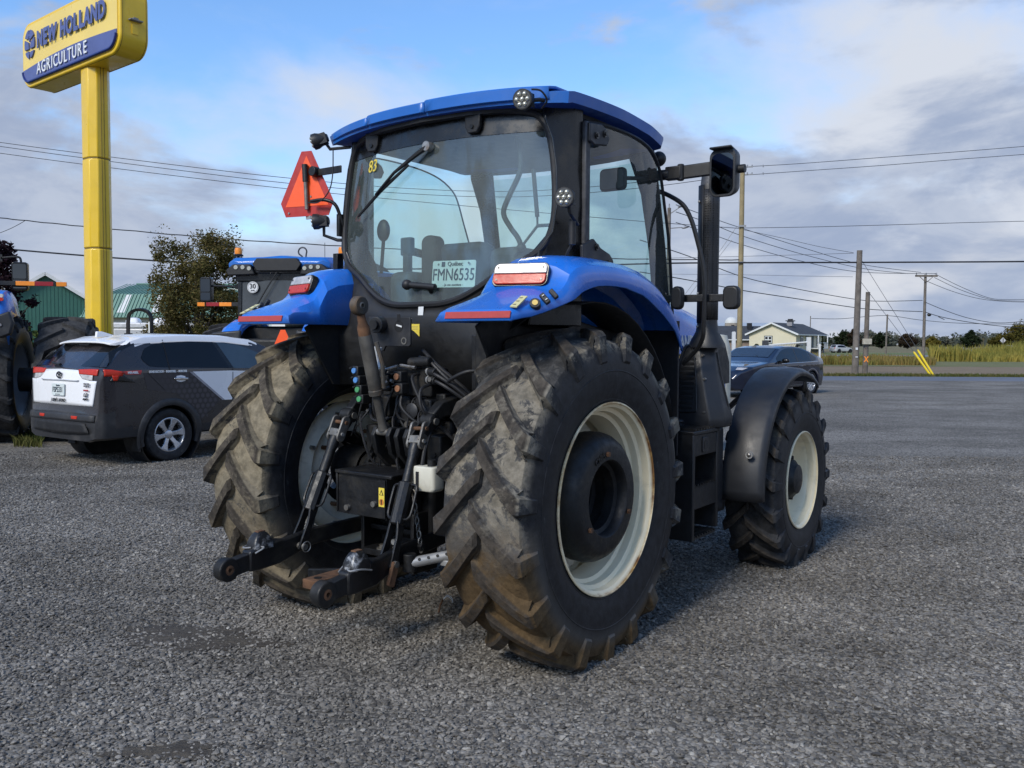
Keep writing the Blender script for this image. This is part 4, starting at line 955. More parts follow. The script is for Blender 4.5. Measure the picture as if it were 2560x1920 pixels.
# ---------------------------------------------------------------- right side: step, tank, covers
for side in (1,-1):
    y0,y1=1.20,1.62
    g=G()
    g.bb((side*.86,y0,.385),(side*1.055,y0+.035,1.085)); g.bb((side*.86,y1-.035,.42),(side*1.055,y1,1.085))
    g.bb((side*.86,y0,1.07),(side*1.06,y1,1.095)); g.bb((side*.86,y0+.035,.40),(side*.875,y1-.035,1.07))
    g.bb((side*1.035,y0+.035,.93),(side*1.05,y1-.035,1.07)); g.bb((side*1.035,y0+.035,.585),(side*1.05,y1-.035,.735)); 
    st=g.build('side_step',BLACK_P,T,bevel=.006)
    for z in (.40,.735):
        g=G(); g.bb((side*.87,y0+.035,z-.012),(side*1.05,y1-.035,z))
        for k in range(9):
            yy=y0+.05+(y1-y0-.1)*k/8; g.bb((side*.90,yy-.006,z),(side*1.052,yy+.006,z+.014))
        g.build('step_tread',BLACK_C,st)
    for k in range(9):
        yy=y0+.04+(y1-y0-.08)*k/8; g=G(); g.bb((side*.88,yy-.008,1.095),(side*1.055,yy+.008,1.112)); g.build('tread_bar',BLACK_C,st)
    g=G(); g.prism(rrect(y0+.19,1.0,.09,.10,.012,3),'x',side*1.05,side*1.058); lc=g.build('step_lamp',GREY_P,st,bevel=.003)
    g=G(); g.prism(rrect(y0+.19,1.0,.05,.06,.008,3),'x',side*1.058,side*1.061); g.build('lamp_cover',BLACK_P,lc)
    g=G(); g.bb((side*.45,.95,.50),(side*.86,2.05,1.12)); g.bb((side*.80,1.66,.50),(side*1.02,1.80,1.09)); g.bb((side*.80,1.66,.47),(side*.98,1.95,.62)); g.build('fuel_tank',GREY_P,T,bevel=.03,seg=3)
    # louvred cover below the exhaust / cab front corner
    g=G(); rings=[]
    for z,x0,x1,ya,yb in ((1.095,.70,1.095,1.50,1.74),(1.16,.71,1.105,1.50,1.74),(1.25,.715,1.075,1.52,1.74),(1.45,.735,1.02,1.555,1.74),(1.62,.775,.985,1.59,1.74),(1.655,.79,.975,1.61,1.74)):
        rings.append([(side*x,y,z) for x,y in ((x0,ya+.02),(x0+.05,ya),(x1-.07,ya+.005),(x1,ya+.09),(x1,yb),(x0,yb))])
    g.loft(rings); ec=g.build('exhaust_cover',GREY_P,T,smooth=50,bevel=.012)
    for k in range(11):
        z=1.225+.033*k; w=.17-.0085*k; xc=.815+.004*k+.02*0
        yf=interp([(1.16,1.50),(1.25,1.52),(1.45,1.555),(1.62,1.59)],z)
        g=G(); g.prism(rrect(side*xc,z,w,.017,.008,3),'y',yf-.004,yf+.02); lv=g.build('louvre',LINER,ec)
    g=G(); fr=[(.72,1.20),(.905,1.20),(.93,1.25),(.875,1.60),(.80,1.60)]
    pth=spline([Vector((side*x,interp([(1.16,1.50),(1.25,1.52),(1.45,1.555),(1.62,1.59)],z)-.004,z)) for x,z in fr+fr[:1]],4); g.tube(pth,.006,6,False); g.build('louvre_frame',BLACK_P,ec)
    g=G(); g.ell((side*.80,1.50,1.13),(.05,.03,.02)); g.build('cover_cap',GREY_P,ec)
    for (x,z) in ((.99,1.20),(.97,1.42),(.94,1.58),(.76,1.58)):
        yf=interp([(1.16,1.50),(1.25,1.52),(1.45,1.555),(1.62,1.59)],z); g=G(); g.cyl((side*x,yf+.02,z),(side*x,yf-.006,z),.009,8); g.build('cover_bolt',STEEL,ec)
    g=G(); g.tube([(side*(interp([(1.095,1.100),(1.25,1.080),(1.45,1.025),(1.62,.99)],z)),1.70,z) for z in (1.11,1.25,1.45,1.60)],.004,5); g.build('cover_seam',LINER,ec)
    g=G(); g.tube(spline([(side*.80,1.47,1.12),(side*.86,1.40,1.10),(side*.92,1.30,1.085),(side*.93,1.26,1.06)],4),.012,8); g.build('step_hose',RUBBER,T)
# exhaust on the right
g=G(); g.loft([[(.930+x*kx,1.68+y*kx,z) for x,y in [(.14*math.cos(a_)*1.0,.14*math.sin(a_)) for a_ in [2*PI*k/24 for k in range(24)]]] for z,kx in ((1.63,.88),(1.66,.86),(1.74,.56),(1.80,.49),(2.72,.46),(2.735,.43))]); ex=g.build('exhaust_stack',GREY_P,T,smooth=40)
g=G(); rows=[]
for z in [1.82+.11*k for k in range(9)]:
    rows.append([(.930+.071*math.cos(a_),1.68+.071*math.sin(a_),z) for a_ in [R(-100+200*k/24) for k in range(25)]])
g.grid(rows); g.build('heat_guard',PERF,ex,solid=.004)
g=G(); rows=[]
for z in (1.80,2.25,2.73):
    rows.append([(.930+.073*math.cos(a_)*1.0,1.68+.073*math.sin(a_),z) for a_ in [R(-98-164*k/16) for k in range(17)]])
g.grid(rows); g.build('stack_shield',BLACK_P,ex,solid=.005)
for z in (1.775,2.0,2.3,2.62):
    g=G(); g.ell((.885,1.615,z),(.009,.009,.009),8,6); g.build('shield_bolt',GALV,ex)
g=G(); g.tube([(.930,1.68,2.72),(.930,1.69,2.80),(.96,1.76,2.86)],[.062,.060,.052],16); g.build('exhaust_tip',RAIL,ex)
g=G(); g.tube(spline([(.70,1.33,2.675),(.80,1.32,2.63),(.895,1.33,2.565),(.945,1.34,2.48),(.985,1.34,2.37),(1.035,1.35,2.17),(1.050,1.35,2.04),(1.052,1.35,1.92),(1.042,1.36,1.79),(1.03,1.38,1.705),(.985,1.42,1.64),(.93,1.44,1.585),(.86,1.45,1.52)],4),.015,8); g.build('hand_rail',BLACK_P,T)
# ---------------------------------------------------------------- front mudguards, front axle
for side in (1,-1):
    g=G(); rows=[]
    for k in range(28):
        a_=R(184-k*4.6); r=.845+.0*k
        y=2.658+r*math.cos(a_); z=.6309+r*math.sin(a_)
        if k==0: y-=.0
        rows.append([(side*.985,2.658+(r-.03)*math.cos(a_),.6309+(r-.03)*math.sin(a_)),(side*1.0,y,z),(side*1.12,2.658+(r+.012)*math.cos(a_),.6309+(r+.012)*math.sin(a_)),(side*1.245,y,z),(side*1.28,2.658+(r-.02)*math.cos(a_),.6309+(r-.02)*math.sin(a_)),(side*1.288,2.658+(r-.055)*math.cos(a_),.6309+(r-.055)*math.sin(a_))])
    g.grid(rows); mg=g.build('front_mudguard',GREY_P,T,smooth=50,solid=.012)
    g=G(); p=Vector((side*1.20,2.658-.858,.90)); g.cyl(p,p+Vector((0,-.012,0)),.026,20); b_=g.build('mudguard_washer',GALV,mg); g=G(); g.ell(p+Vector((0,-.012,0)),(.016,.012,.016),12,8); g.build('mudguard_bolt',STEEL,mg)
    g=G(); g.beam((side*.55,2.658,1.0),(side*.98,2.658,1.42),.06,.03); g.build('mudguard_stay',BLACK_C,T)
g=G(); g.cyl((-1.0,2.658,.63),(1.0,2.658,.63),.09,14); g.bb((-.28,2.3,.55),(.28,3.3,1.1)); g.build('front_axle',BLACK_C,T,bevel=.02)
# ---------------------------------------------------------------- hood
def hood_sec(y,w,zt,zb,r):
    return [(-w,y,zb),(-w*1.0,y,zt-r*1.9),(-w*.95,y,zt-r*.8),(-w*.72,y,zt-r*.12),(0,y,zt),(w*.72,y,zt-r*.12),(w*.95,y,zt-r*.8),(w*1.0,y,zt-r*1.9),(w,y,zb)]
g=G(); g.loft([hood_sec(*a_) for a_ in ((1.50,.46,2.02,1.18,.10),(1.9,.47,2.01,1.20,.10),(2.4,.47,1.975,1.25,.11),(2.85,.46,1.90,1.28,.13),(3.1,.445,1.81,1.28,.15),(3.3,.41,1.68,1.26,.16),(3.40,.36,1.54,1.26,.14))],True,True)
hd=g.build('hood',BLUE,T,smooth=45)
g=G(); g.prism([(2.75,1.30),(2.68,1.55),(2.72,1.74),(2.95,1.74),(3.12,1.66),(3.22,1.5),(3.23,1.32)],'x',.470,.476); g.build('hood_grille',BLACK_P,hd,bevel=.004)
g=G(); g.prism([(2.0,1.52),(2.02,1.575),(2.62,1.585),(2.62,1.555)],'x',.4755,.478); g.build('hood_stripe',pm('orange stripe',(.75,.42,.05),.4,0,.08,10),hd,smooth=0)
g=G(); g.prism([(2.0,1.492),(2.0,1.515),(2.62,1.553),(2.62,1.545)],'x',.4755,.478); g.build('hood_stripe',WHITE_LAB,hd,smooth=0)
text('hood_lettering','NEW HOLLAND',.15,WHITE_LAB,(.4755,2.06,1.66),(0,1,0),(0,0,1),hd,bold=.004,align='CENTER',lift=.002,sx=.75)
g=G(); g.box((.51,1.70,1.80),(.04,.02,.03)); g.cyl((.50,2.05,1.62),(.515,2.05,1.62),.015,10); g.build('hood_latch',GALV,hd)
g=G(); g.bb((-.40,1.4,.8),(.40,3.3,1.30)); g.build('engine',BLACK_C,T,bevel=.03)
# ================================================================ ground, road, verge, fields
def ground_mat():
    m,nt,b=newmat('crushed grey stone'); g=NB(nt); ge=g.n('ShaderNodeNewGeometry'); v=ge.outputs['Position']
    vc=g.voro(42,v,out='Color'); sp=g.n('ShaderNodeSeparateColor'); g.l(vc,sp.inputs[0])
    d=g.voro(42,v); n=g.noise(.35,5,.6,v); n2=g.noise(2.0,5,.65,v)
    c=g.mix(sp.outputs[0],(.128,.117,.100),(.335,.307,.265))
    c=g.mix(g.math('MULTIPLY',g.ramp(d,.4,.8),.7),c,(.04,.04,.039))
    c=g.mix(g.math('MULTIPLY',g.ramp(n2,.57,.75),.45),c,(.060,.052,.042))
    c=g.mix(1.0,c,g.mix(g.ramp(g.noise(.5,5,.6,v,.5,(1,1.6,1)),.32,.68),(.70,.69,.67),(1.12,1.12,1.12)),'MULTIPLY')
    c=g.mix(1.0,c,g.mix(g.ramp(g.noise(.12,4,.6,v,.3,(.5,2,1)),.35,.65),(.80,.80,.80),(1.08,1.08,1.08)),'MULTIPLY')
    g.l(c,b.inputs['Base Color']); b.inputs['Roughness'].default_value=.9; b.inputs['Specular IOR Level'].default_value=.25
    g.l(g.bump(g.math('SUBTRACT',1,d),.6,.012),b.inputs['Normal']); return m
def field_mat():
    m,nt,b=newmat('autumn field'); g=NB(nt); ge=g.n('ShaderNodeNewGeometry'); v=ge.outputs['Position']
    n=g.noise(.02,5,.6,v,0,(1,3,1)); n2=g.noise(.6,6,.65,v); n3=g.noise(4,4,.65,v)
    c=g.mix(g.ramp(n,.4,.6),(.20,.15,.075),(.12,.115,.045)); c=g.mix(g.math('MULTIPLY',g.ramp(n2,.4,.7),.5),c,(.24,.19,.10))
    c=g.mix(g.math('MULTIPLY',g.ramp(n3,.4,.7),.4),c,(.06,.055,.02))
    g.l(c,b.inputs['Base Color']); b.inputs['Roughness'].default_value=.95; g.l(g.bump(n3,1,.1),b.inputs['Normal']); return m
def strip_mat(name,ca,cb,cc,s1=.8,s2=6,bump=.05,rough=.95):
    m,nt,b=newmat(name); g=NB(nt); ge=g.n('ShaderNodeNewGeometry'); v=ge.outputs['Position']
    n=g.noise(s1,6,.65,v,.3,(.6,2.2,1)); n2=g.noise(s2,5,.7,v)
    c=g.mix(g.ramp(n,.38,.62),ca,cb); c=g.mix(g.math('MULTIPLY',g.ramp(n2,.42,.68),.6),c,cc)
    g.l(c,b.inputs['Base Color']); b.inputs['Roughness'].default_value=rough; g.l(g.bump(n2,1,bump),b.inputs['Normal']); return m
def sheet(name,mat,x0,x1,y0,y1,z,ny=1,nx=1,wob=0,seed=1):
    rnd=random.Random(seed); g=G(); rows=[]
    for j in range(ny+1):
        row=[]
        for i in range(nx+1):
            x=x0+(x1-x0)*i/nx; y=y0+(y1-y0)*j/ny
            if wob and j in(0,ny): y+=rnd.uniform(-wob,wob)
            row.append((x,y,z))
        rows.append(row)
    g.grid(rows); o=g.build(name,mat,None,smooth=0); return kind(o,'structure')
sheet('ground',field_mat(),-3000,3000,-300,4500,-.03)
sheet('gravel_lot',ground_mat(),-90,140,-60,40,0.0,1,60,.25)
sheet('road',strip_mat('bluish asphalt',(.105,.115,.135),(.13,.14,.165),(.085,.092,.108),.3,9,.01,.75),-300,400,40.0,45.2,-.004,1,80,.12,3)
sheet('grass_verge',strip_mat('verge grass',(.075,.095,.028),(.13,.12,.045),(.16,.13,.06)),-300,400,45.15,49,-.008,1,80,.35,4)
sheet('mown_strip',strip_mat('bare mown earth',(.185,.125,.075),(.22,.155,.095),(.13,.125,.05),.5,5),-300,400,48.9,66,-.012,1,80,.9,5)
sheet('lawn_strip',strip_mat('lawn',(.12,.13,.04),(.16,.145,.06),(.10,.11,.032),.4,4),-300,400,65.5,92,-.016,1,80,1.0,6)
sheet('side_road',strip_mat('pale distant asphalt',(.17,.18,.20),(.19,.20,.22),(.16,.165,.18),.2,3),20,78,118,134,-.010)
sheet('far_lawn',strip_mat('far lawn',(.10,.135,.035),(.13,.14,.05),(.09,.12,.03),.2,2),10,130,134,172,-.014)
sheet('grass_patch',strip_mat('weedy grass',(.06,.09,.022),(.10,.11,.04),(.05,.07,.02),1.2,8),-60,-6.6,17,40,.008,8,20,.3,8)
# loose stones: real geometry in front, instanced on the lot
def gravel():
    g=G(); rows=[[(-3.6,2.3,.0),(4.0,2.3,.0)],[(-9.0,13.0,.0),(9.6,13.0,.0)]]
    g.grid(rows); o=g.build('loose_gravel',MATS_STONE,None,smooth=0); kind(o,'stuff')
    ng=bpy.data.node_groups.new('scatter stones','GeometryNodeTree')
    ng.interface.new_socket('Geometry',in_out='INPUT',socket_type='NodeSocketGeometry'); ng.interface.new_socket('Geometry',in_out='OUTPUT',socket_type='NodeSocketGeometry')
    nd=ng.nodes.new; lk=ng.links.new
    gi=nd('NodeGroupInput'); go=nd('NodeGroupOutput')
    sd=nd('GeometryNodeSubdivideMesh'); sd.inputs['Level'].default_value=6
    pos=nd('GeometryNodeInputPosition'); sx=nd('ShaderNodeSeparateXYZ'); lk(pos.outputs[0],sx.inputs[0])
    mr=nd('ShaderNodeMapRange'); lk(sx.outputs[1],mr.inputs[0]); mr.inputs[1].default_value=6; mr.inputs[2].default_value=13; mr.inputs[3].default_value=1; mr.inputs[4].default_value=.22
    nz=nd('ShaderNodeTexNoise'); nz.inputs['Scale'].default_value=1.05; nz.inputs['Detail'].default_value=4; lk(pos.outputs[0],nz.inputs['Vector'])
    mr2=nd('ShaderNodeMapRange'); lk(nz.outputs[0],mr2.inputs[0]); mr2.inputs[1].default_value=.33; mr2.inputs[2].default_value=.44; mr2.inputs[3].default_value=.25; mr2.inputs[4].default_value=1
    mu=nd('ShaderNodeMath'); mu.operation='MULTIPLY'; lk(mr.outputs[0],mu.inputs[0]); lk(mr2.outputs[0],mu.inputs[1])
    mu2=nd('ShaderNodeMath'); mu2.operation='MULTIPLY'; mu2.inputs[1].default_value=3200; lk(mu.outputs[0],mu2.inputs[0])
    dp=nd('GeometryNodeDistributePointsOnFaces'); lk(sd.outputs[0],dp.inputs['Mesh']); lk(mu2.outputs[0],dp.inputs['Density'])
    lk(gi.outputs[0],sd.inputs[0])
    js=nd('GeometryNodeGeometryToInstance')
    for k in range(7):
        ic=nd('GeometryNodeMeshIcoSphere'); ic.inputs['Radius'].default_value=1; ic.inputs['Subdivisions'].default_value=2
        sp=nd('GeometryNodeSetPosition'); lk(ic.outputs[0],sp.inputs[0])
        n=nd('ShaderNodeTexNoise'); n.noise_dimensions='4D'; n.inputs['W'].default_value=k*3.7; n.inputs['Scale'].default_value=.85; n.inputs['Detail'].default_value=1.5
        p=nd('GeometryNodeInputPosition'); lk(p.outputs[0],n.inputs['Vector'])
        vm=nd('ShaderNodeVectorMath'); vm.operation='SUBTRACT'; lk(n.outputs['Color'],vm.inputs[0]); vm.inputs[1].default_value=(.5,.5,.5)
        vs=nd('ShaderNodeVectorMath'); vs.operation='SCALE'; lk(vm.outputs[0],vs.inputs[0]); vs.inputs['Scale'].default_value=1.7
        lk(vs.outputs[0],sp.inputs['Offset'])
        tr_=nd('GeometryNodeTransform'); lk(sp.outputs[0],tr_.inputs[0]); tr_.inputs['Scale'].default_value=(1+.25*math.sin(k),.72+.2*math.cos(k*2),.48+.1*math.sin(k*3))
        ss=nd('GeometryNodeSetShadeSmooth'); ss.inputs['Shade Smooth'].default_value=False; lk(tr_.outputs[0],ss.inputs[0])
        sm=nd('GeometryNodeSetMaterial'); sm.inputs['Material'].default_value=MATS_STONE; lk(ss.outputs[0],sm.inputs[0])
        lk(sm.outputs[0],js.inputs[0])
    ip=nd('GeometryNodeInstanceOnPoints'); lk(dp.outputs['Points'],ip.inputs['Points']); lk(js.outputs[0],ip.inputs['Instance']); ip.inputs['Pick Instance'].default_value=True
    rv=nd('FunctionNodeRandomValue'); rv.data_type='FLOAT_VECTOR'; rv.inputs[0].default_value=(-.5,-.5,0); rv.inputs[1].default_value=(.5,.5,6.28); lk(rv.outputs[0],ip.inputs['Rotation'])
    rs=nd('FunctionNodeRandomValue'); rs.data_type='FLOAT'; rs.inputs[2].default_value=.0; rs.inputs[3].default_value=1; rs.inputs['Seed'].default_value=5
    pw=nd('ShaderNodeMath'); pw.operation='POWER'; lk(rs.outputs[1],pw.inputs[0]); pw.inputs[1].default_value=2.6
    ms=nd('ShaderNodeMapRange'); lk(pw.outputs[0],ms.inputs[0]); ms.inputs[3].default_value=.0064; ms.inputs[4].default_value=.0165
    lk(ms.outputs[0],ip.inputs['Scale'])
    tv=nd('GeometryNodeTranslateInstances'); lk(ip.outputs[0],tv.inputs[0]); rz=nd('FunctionNodeRandomValue'); rz.data_type='FLOAT_VECTOR'; rz.inputs[0].default_value=(0,0,-.002); rz.inputs[1].default_value=(0,0,.006); lk(rz.outputs[0],tv.inputs['Translation']); tv.inputs['Local Space'].default_value=False
    lk(tv.outputs[0],go.inputs[0])
    md=o.modifiers.new('stones','NODES'); md.node_group=ng
def stone_mat():
    m,nt,b=newmat('loose stone'); g=NB(nt); oi=g.n('ShaderNodeObjectInfo'); rnd=oi.outputs['Random']
    ge=g.n('ShaderNodeNewGeometry'); v=ge.outputs['Position']
    cr=g.n('ShaderNodeValToRGB'); e=cr.color_ramp.elements
    e[0].position=0; e[0].color=(.062,.056,.049,1); e[1].position=1; e[1].color=(.34,.32,.28,1)
    for p,c in ((.25,(.118,.108,.094,1)),(.5,(.170,.156,.136,1)),(.8,(.215,.199,.175,1)),(.94,(.265,.246,.216,1))):
        x=e.new(p); x.color=c
    g.l(rnd,cr.inputs[0]); n=g.noise(60,4,.6,v); n2=g.noise(1.2,4,.65,v)
    c=g.mix(g.math('MULTIPLY',g.ramp(n2,.55,.72),.38),cr.outputs[0],(.12,.105,.085))
    c=g.mix(1,c,g.mix(g.ramp(n,.3,.7),(.8,.8,.8),(1.15,1.15,1.15)),'MULTIPLY')
    c=g.mix(1,c,g.mix(g.ramp(g.noise(.5,5,.6,v,.5,(1,1.6,1)),.32,.68),(.70,.69,.67),(1.12,1.12,1.12)),'MULTIPLY')
    g.l(c,b.inputs['Base Color']); b.inputs['Roughness'].default_value=.72; b.inputs['Specular IOR Level'].default_value=.4
    return m
MATS_STONE=stone_mat()
gravel()
# worn hollow with brown fines left of the tractor
def mud_patch(cx,cy,rx,ry,seed):
    rnd=random.Random(seed); g=G(); n=72; pts=[]
    for k in range(n):
        a=2*PI*k/n; f=1+.22*math.sin(3*a+seed)+.14*math.sin(7*a+seed*2)+rnd.uniform(-.16,.14); pts.append((cx+rx*f*math.cos(a),cy+ry*f*math.sin(a),.004))
    g.add([(cx,cy,.0115)]+pts,[(0,k+1,(k+1)%n+1) for k in range(n)]); o=g.build('mud_patch',strip_mat('brown fines',(.052,.043,.033),(.080,.067,.050),(.030,.026,.021),6,30,.015),None,smooth=0); kind(o,'structure')
p=at(520,1592,5.0)
def gpt(px,py):
    a=at(px,py,10); d=a-Vector((0,0,CAM_H)); t=-CAM_H/d.z; return Vector((0,0,CAM_H))+d*t
for (px,py,rx,ry,sd_) in ((450,1585,.36,.17,1),(560,1607,.30,.13,2),(430,1880,.24,.08,4)):
    p=gpt(px,py); mud_patch(p.x,p.y,rx,ry,sd_)
# a frayed bit of cable lying by the wheel
p=gpt(1105,1535); g=G(); g.tube(spline([(p.x-.02,p.y,.01),(p.x-.012,p.y+.02,.05),(p.x+.005,p.y+.02,.085)],5),.006,6); ca=g.build('cable_end',RUST,None); tag(ca,'frayed brown cable end with white wires lying by the right rear tyre','cable')
for k in (0,1):
    g=G(); g.tube(spline([(p.x+.005,p.y+.02,.085),(p.x+.03,p.y+.03,.108-.008*k),(p.x+.055,p.y+.03,.095-.012*k),(p.x+.065,p.y+.03,.075-.012*k)],5),.0022,5); g.build('cable_wire',WHITE_LAB,ca)
# ================================================================ dealer sign
YEL=pm('sign yellow',(.80,.52,.022),.35,0,.06,1.5,(.35,.26,.06),.12,2.5,coat=.2)
YEL_F=pm('sign face yellow',(.84,.62,.14),.35,0,.05,1,coat=.2)
SBLUE=pm('sign blue',(.085,.11,.28),.4,0,.08,1.5); SBLUE_D=pm('sign blue rim',(.01,.02,.14),.35)
SWHITE=pm('sign white',(.72,.74,.74),.45,0,.05,2)
U=Vector((math.cos(.678),-math.sin(.678),0)); BK=Vector((math.sin(.678),math.cos(.678),0)); O0=Vector((-11.10,20.215,0))
PB=O0+U*2.78+BK*.30
sg=thing('dealer_sign','tall yellow pole sign with blue lettering rising behind the white and grey car','sign',(PB.x,PB.y,0))
def SP(u,z,d=0): return O0+U*u+BK*d+Vector((0,0,z))-PB
def sprism(name,mat,parent,poly,d0,d1,**k):
    g=G(); g.loft([[SP(u,z,d0) for u,z in poly],[SP(u,z,d1) for u,z in poly]]); return g.build(name,mat,parent,**k)
FW,ZB,ZT=4.40,7.30,8.72
cabp=rrect(FW/2,(ZB+ZT)/2,FW,ZT-ZB,.38,8)
cb_=sprism('sign_cabinet',YEL,sg,cabp,0,.59,bevel=.035,seg=3)
fp=rrect(FW/2,(ZB+ZT)/2,FW-.16,ZT-ZB-.16,.32,8)
fc=sprism('sign_face',YEL_F,cb_,fp,-.012,.0,smooth=0)
# frame lines on the cabinet edge
for d in (.05,.54):
    g=G(); q_=[SP(FW/2+(u-FW/2)*1.001,(ZB+ZT)/2+(z-(ZB+ZT)/2)*1.002,d) for u,z in cabp]; q_.append(q_[0]); g.tube(q_,.006,5,False); g.build('cabinet_seam',pm('seam shadow brown',(.2,.13,.01),.6),cb_)
band=[(.09,7.69)]+[(.09+(FW-.18)*k/16,7.69+.05*k/16+.09*math.sin(PI*k/16)) for k in range(1,17)]
low=[p for p in rrect(FW/2,(ZB+ZT)/2,FW-.18,ZT-ZB-.18,.31,8) if p[1]<7.66]
bd=sprism('blue_band',SBLUE,fc,band[::-1]+[p for p in low],-.03,-.012,smooth=0)
ins=[(FW/2+(u-FW/2)*.995,z) for u,z in low]
g=G(); pth=[SP(u,z+.02,-.034) for u,z in low]; g.tube(pth,.028,6); g.build('band_rim',SBLUE_D,bd)
def stext(nm,s,h,u,z,mat,par,sx,bold,ext=.02,shear=0,lift=.02):
    return text(nm,s,h,mat,SP(u,z,-.03),U,(0,0,1),par,ext=ext,bold=bold,sx=sx,lift=lift,shear=shear)
# letters: thick blue block capitals
def letters(st,u0,u1,z,h,mat,par,bold,sx,name,ext,shear=0,dz=0):
    n=len(st); w=[1.45 if c in 'W' else (1.0 if c in 'NOD' else (.40 if c==' ' else (.42 if c=='I' else (.76 if c in 'LT' else .9)))) for c in st]; tot=sum(w); x=0
    for c,ww in zip(st,w):
        if c!=' ': stext(name,c,h,u0+(u1-u0)*(x+ww/2)/tot,z+dz*(x/tot),mat,par,sx,bold,ext,shear)
        x+=ww
letters('NEW',.86,1.80,8.21,.47,SBLUE,fc,.022,.80,'sign_letter',.008,.06)
letters('HOLLAND',1.96,3.93,8.205,.47,SBLUE,fc,.022,.80,'sign_letter',.008,.06)
letters('AGRICULTURE',.82,3.18,7.60,.36,SWHITE,bd,.003,.86,'sign_letter',.006,0,.02)
# leaf emblem: two halves of an oval with curved leaf cuts
def leaf(pts,nm='emblem_leaf'): sprism(nm,SBLUE,fc,pts,-.045,-.012,smooth=0)
ec_,ez=.47,8.22
def ov(a,k=1): return (ec_+.25*k*math.cos(R(a)),ez+.315*k*math.sin(R(a)))
leaf([ov(a) for a in range(100,150,8)]+[ov(150,.98),(ec_-.06,ez+.12),(ec_-.02,ez+.19)])
leaf([ov(a) for a in range(158,205,8)]+[(ec_-.03,ez-.10),(ec_-.05,ez+.04)])
leaf([ov(a) for a in range(212,262,8)]+[(ec_-.015,ez-.22),(ec_-.05,ez-.15)])
leaf([ov(a) for a in range(80,28,-8)]+[(ec_+.045,ez+.10),(ec_+.015,ez+.19)])
leaf([ov(a) for a in range(22,-25,-8)]+[(ec_+.03,ez-.10),(ec_+.05,ez+.02)])
leaf([ov(a) for a in range(-32,-82,-8)]+[(ec_+.015,ez-.22),(ec_+.05,ez-.17)])
leaf([(ec_-.012,ez+.30),(ec_+.012,ez+.30),(ec_+.02,ez+.05),(ec_-.02,ez+.05)])
# vent hood on the cabinet end
g=G(); a=SP(FW,7.95,.30); M=Matrix((BK,U,Vector((0,0,1)))).transposed()
g.box(a+U*.05,(.26,.10,.02),M); g.box(a+U*.03+Vector((0,0,.03)),(.10,.06,.05),M); g.build('vent_hood',pm('grey weathered hood',(.22,.22,.22),.6),cb_)
g=G(); g.box(a+U*.008-Vector((0,0,.16)),(.12,.015,.20),M); g.build('service_hatch',YEL,cb_)
# the pole: three sheet metal casings with a rounded left side
def pole_sec(k=1.0):
    pts=[]
    for t in range(9):
        a=R(90+180*t/8); pts.append((-.16+.15*math.cos(a),.27*math.sin(a)))
    pts+= [(.14,-.27),(.30,-.13),(.30,.13),(.14,.27)]
    return [(x*k*.88,y*k*.88) for x,y in pts]
zs_=[0,3.58,5.44,ZB+.02]
for a,b in zip(zs_,zs_[1:]):
    g=G(); g.loft([[Vector((0,0,z))+U*u+BK*d for u,d in pole_sec()] for z in (a+.012,b-.012)]); pc=g.build('pole_casing',YEL,sg,bevel=.02)
    g=G(); v0=U*.266+Vector((0,0,a+.02)); v1=U*.266+Vector((0,0,b-.02)); g.tube([v0-BK*.03,v1-BK*.03],.008,5); g.tube([v0+BK*.03,v1+BK*.03],.008,5); g.build('casing_joint',pm('seam shadow brown',(.2,.13,.01)),pc)
g=G(); g.loft([[Vector((0,0,z))+U*u+BK*d for u,d in pole_sec(.96)] for z in (0,ZB)]); g.build('pole_core',pm('seam shadow brown',(.2,.13,.01)),sg)
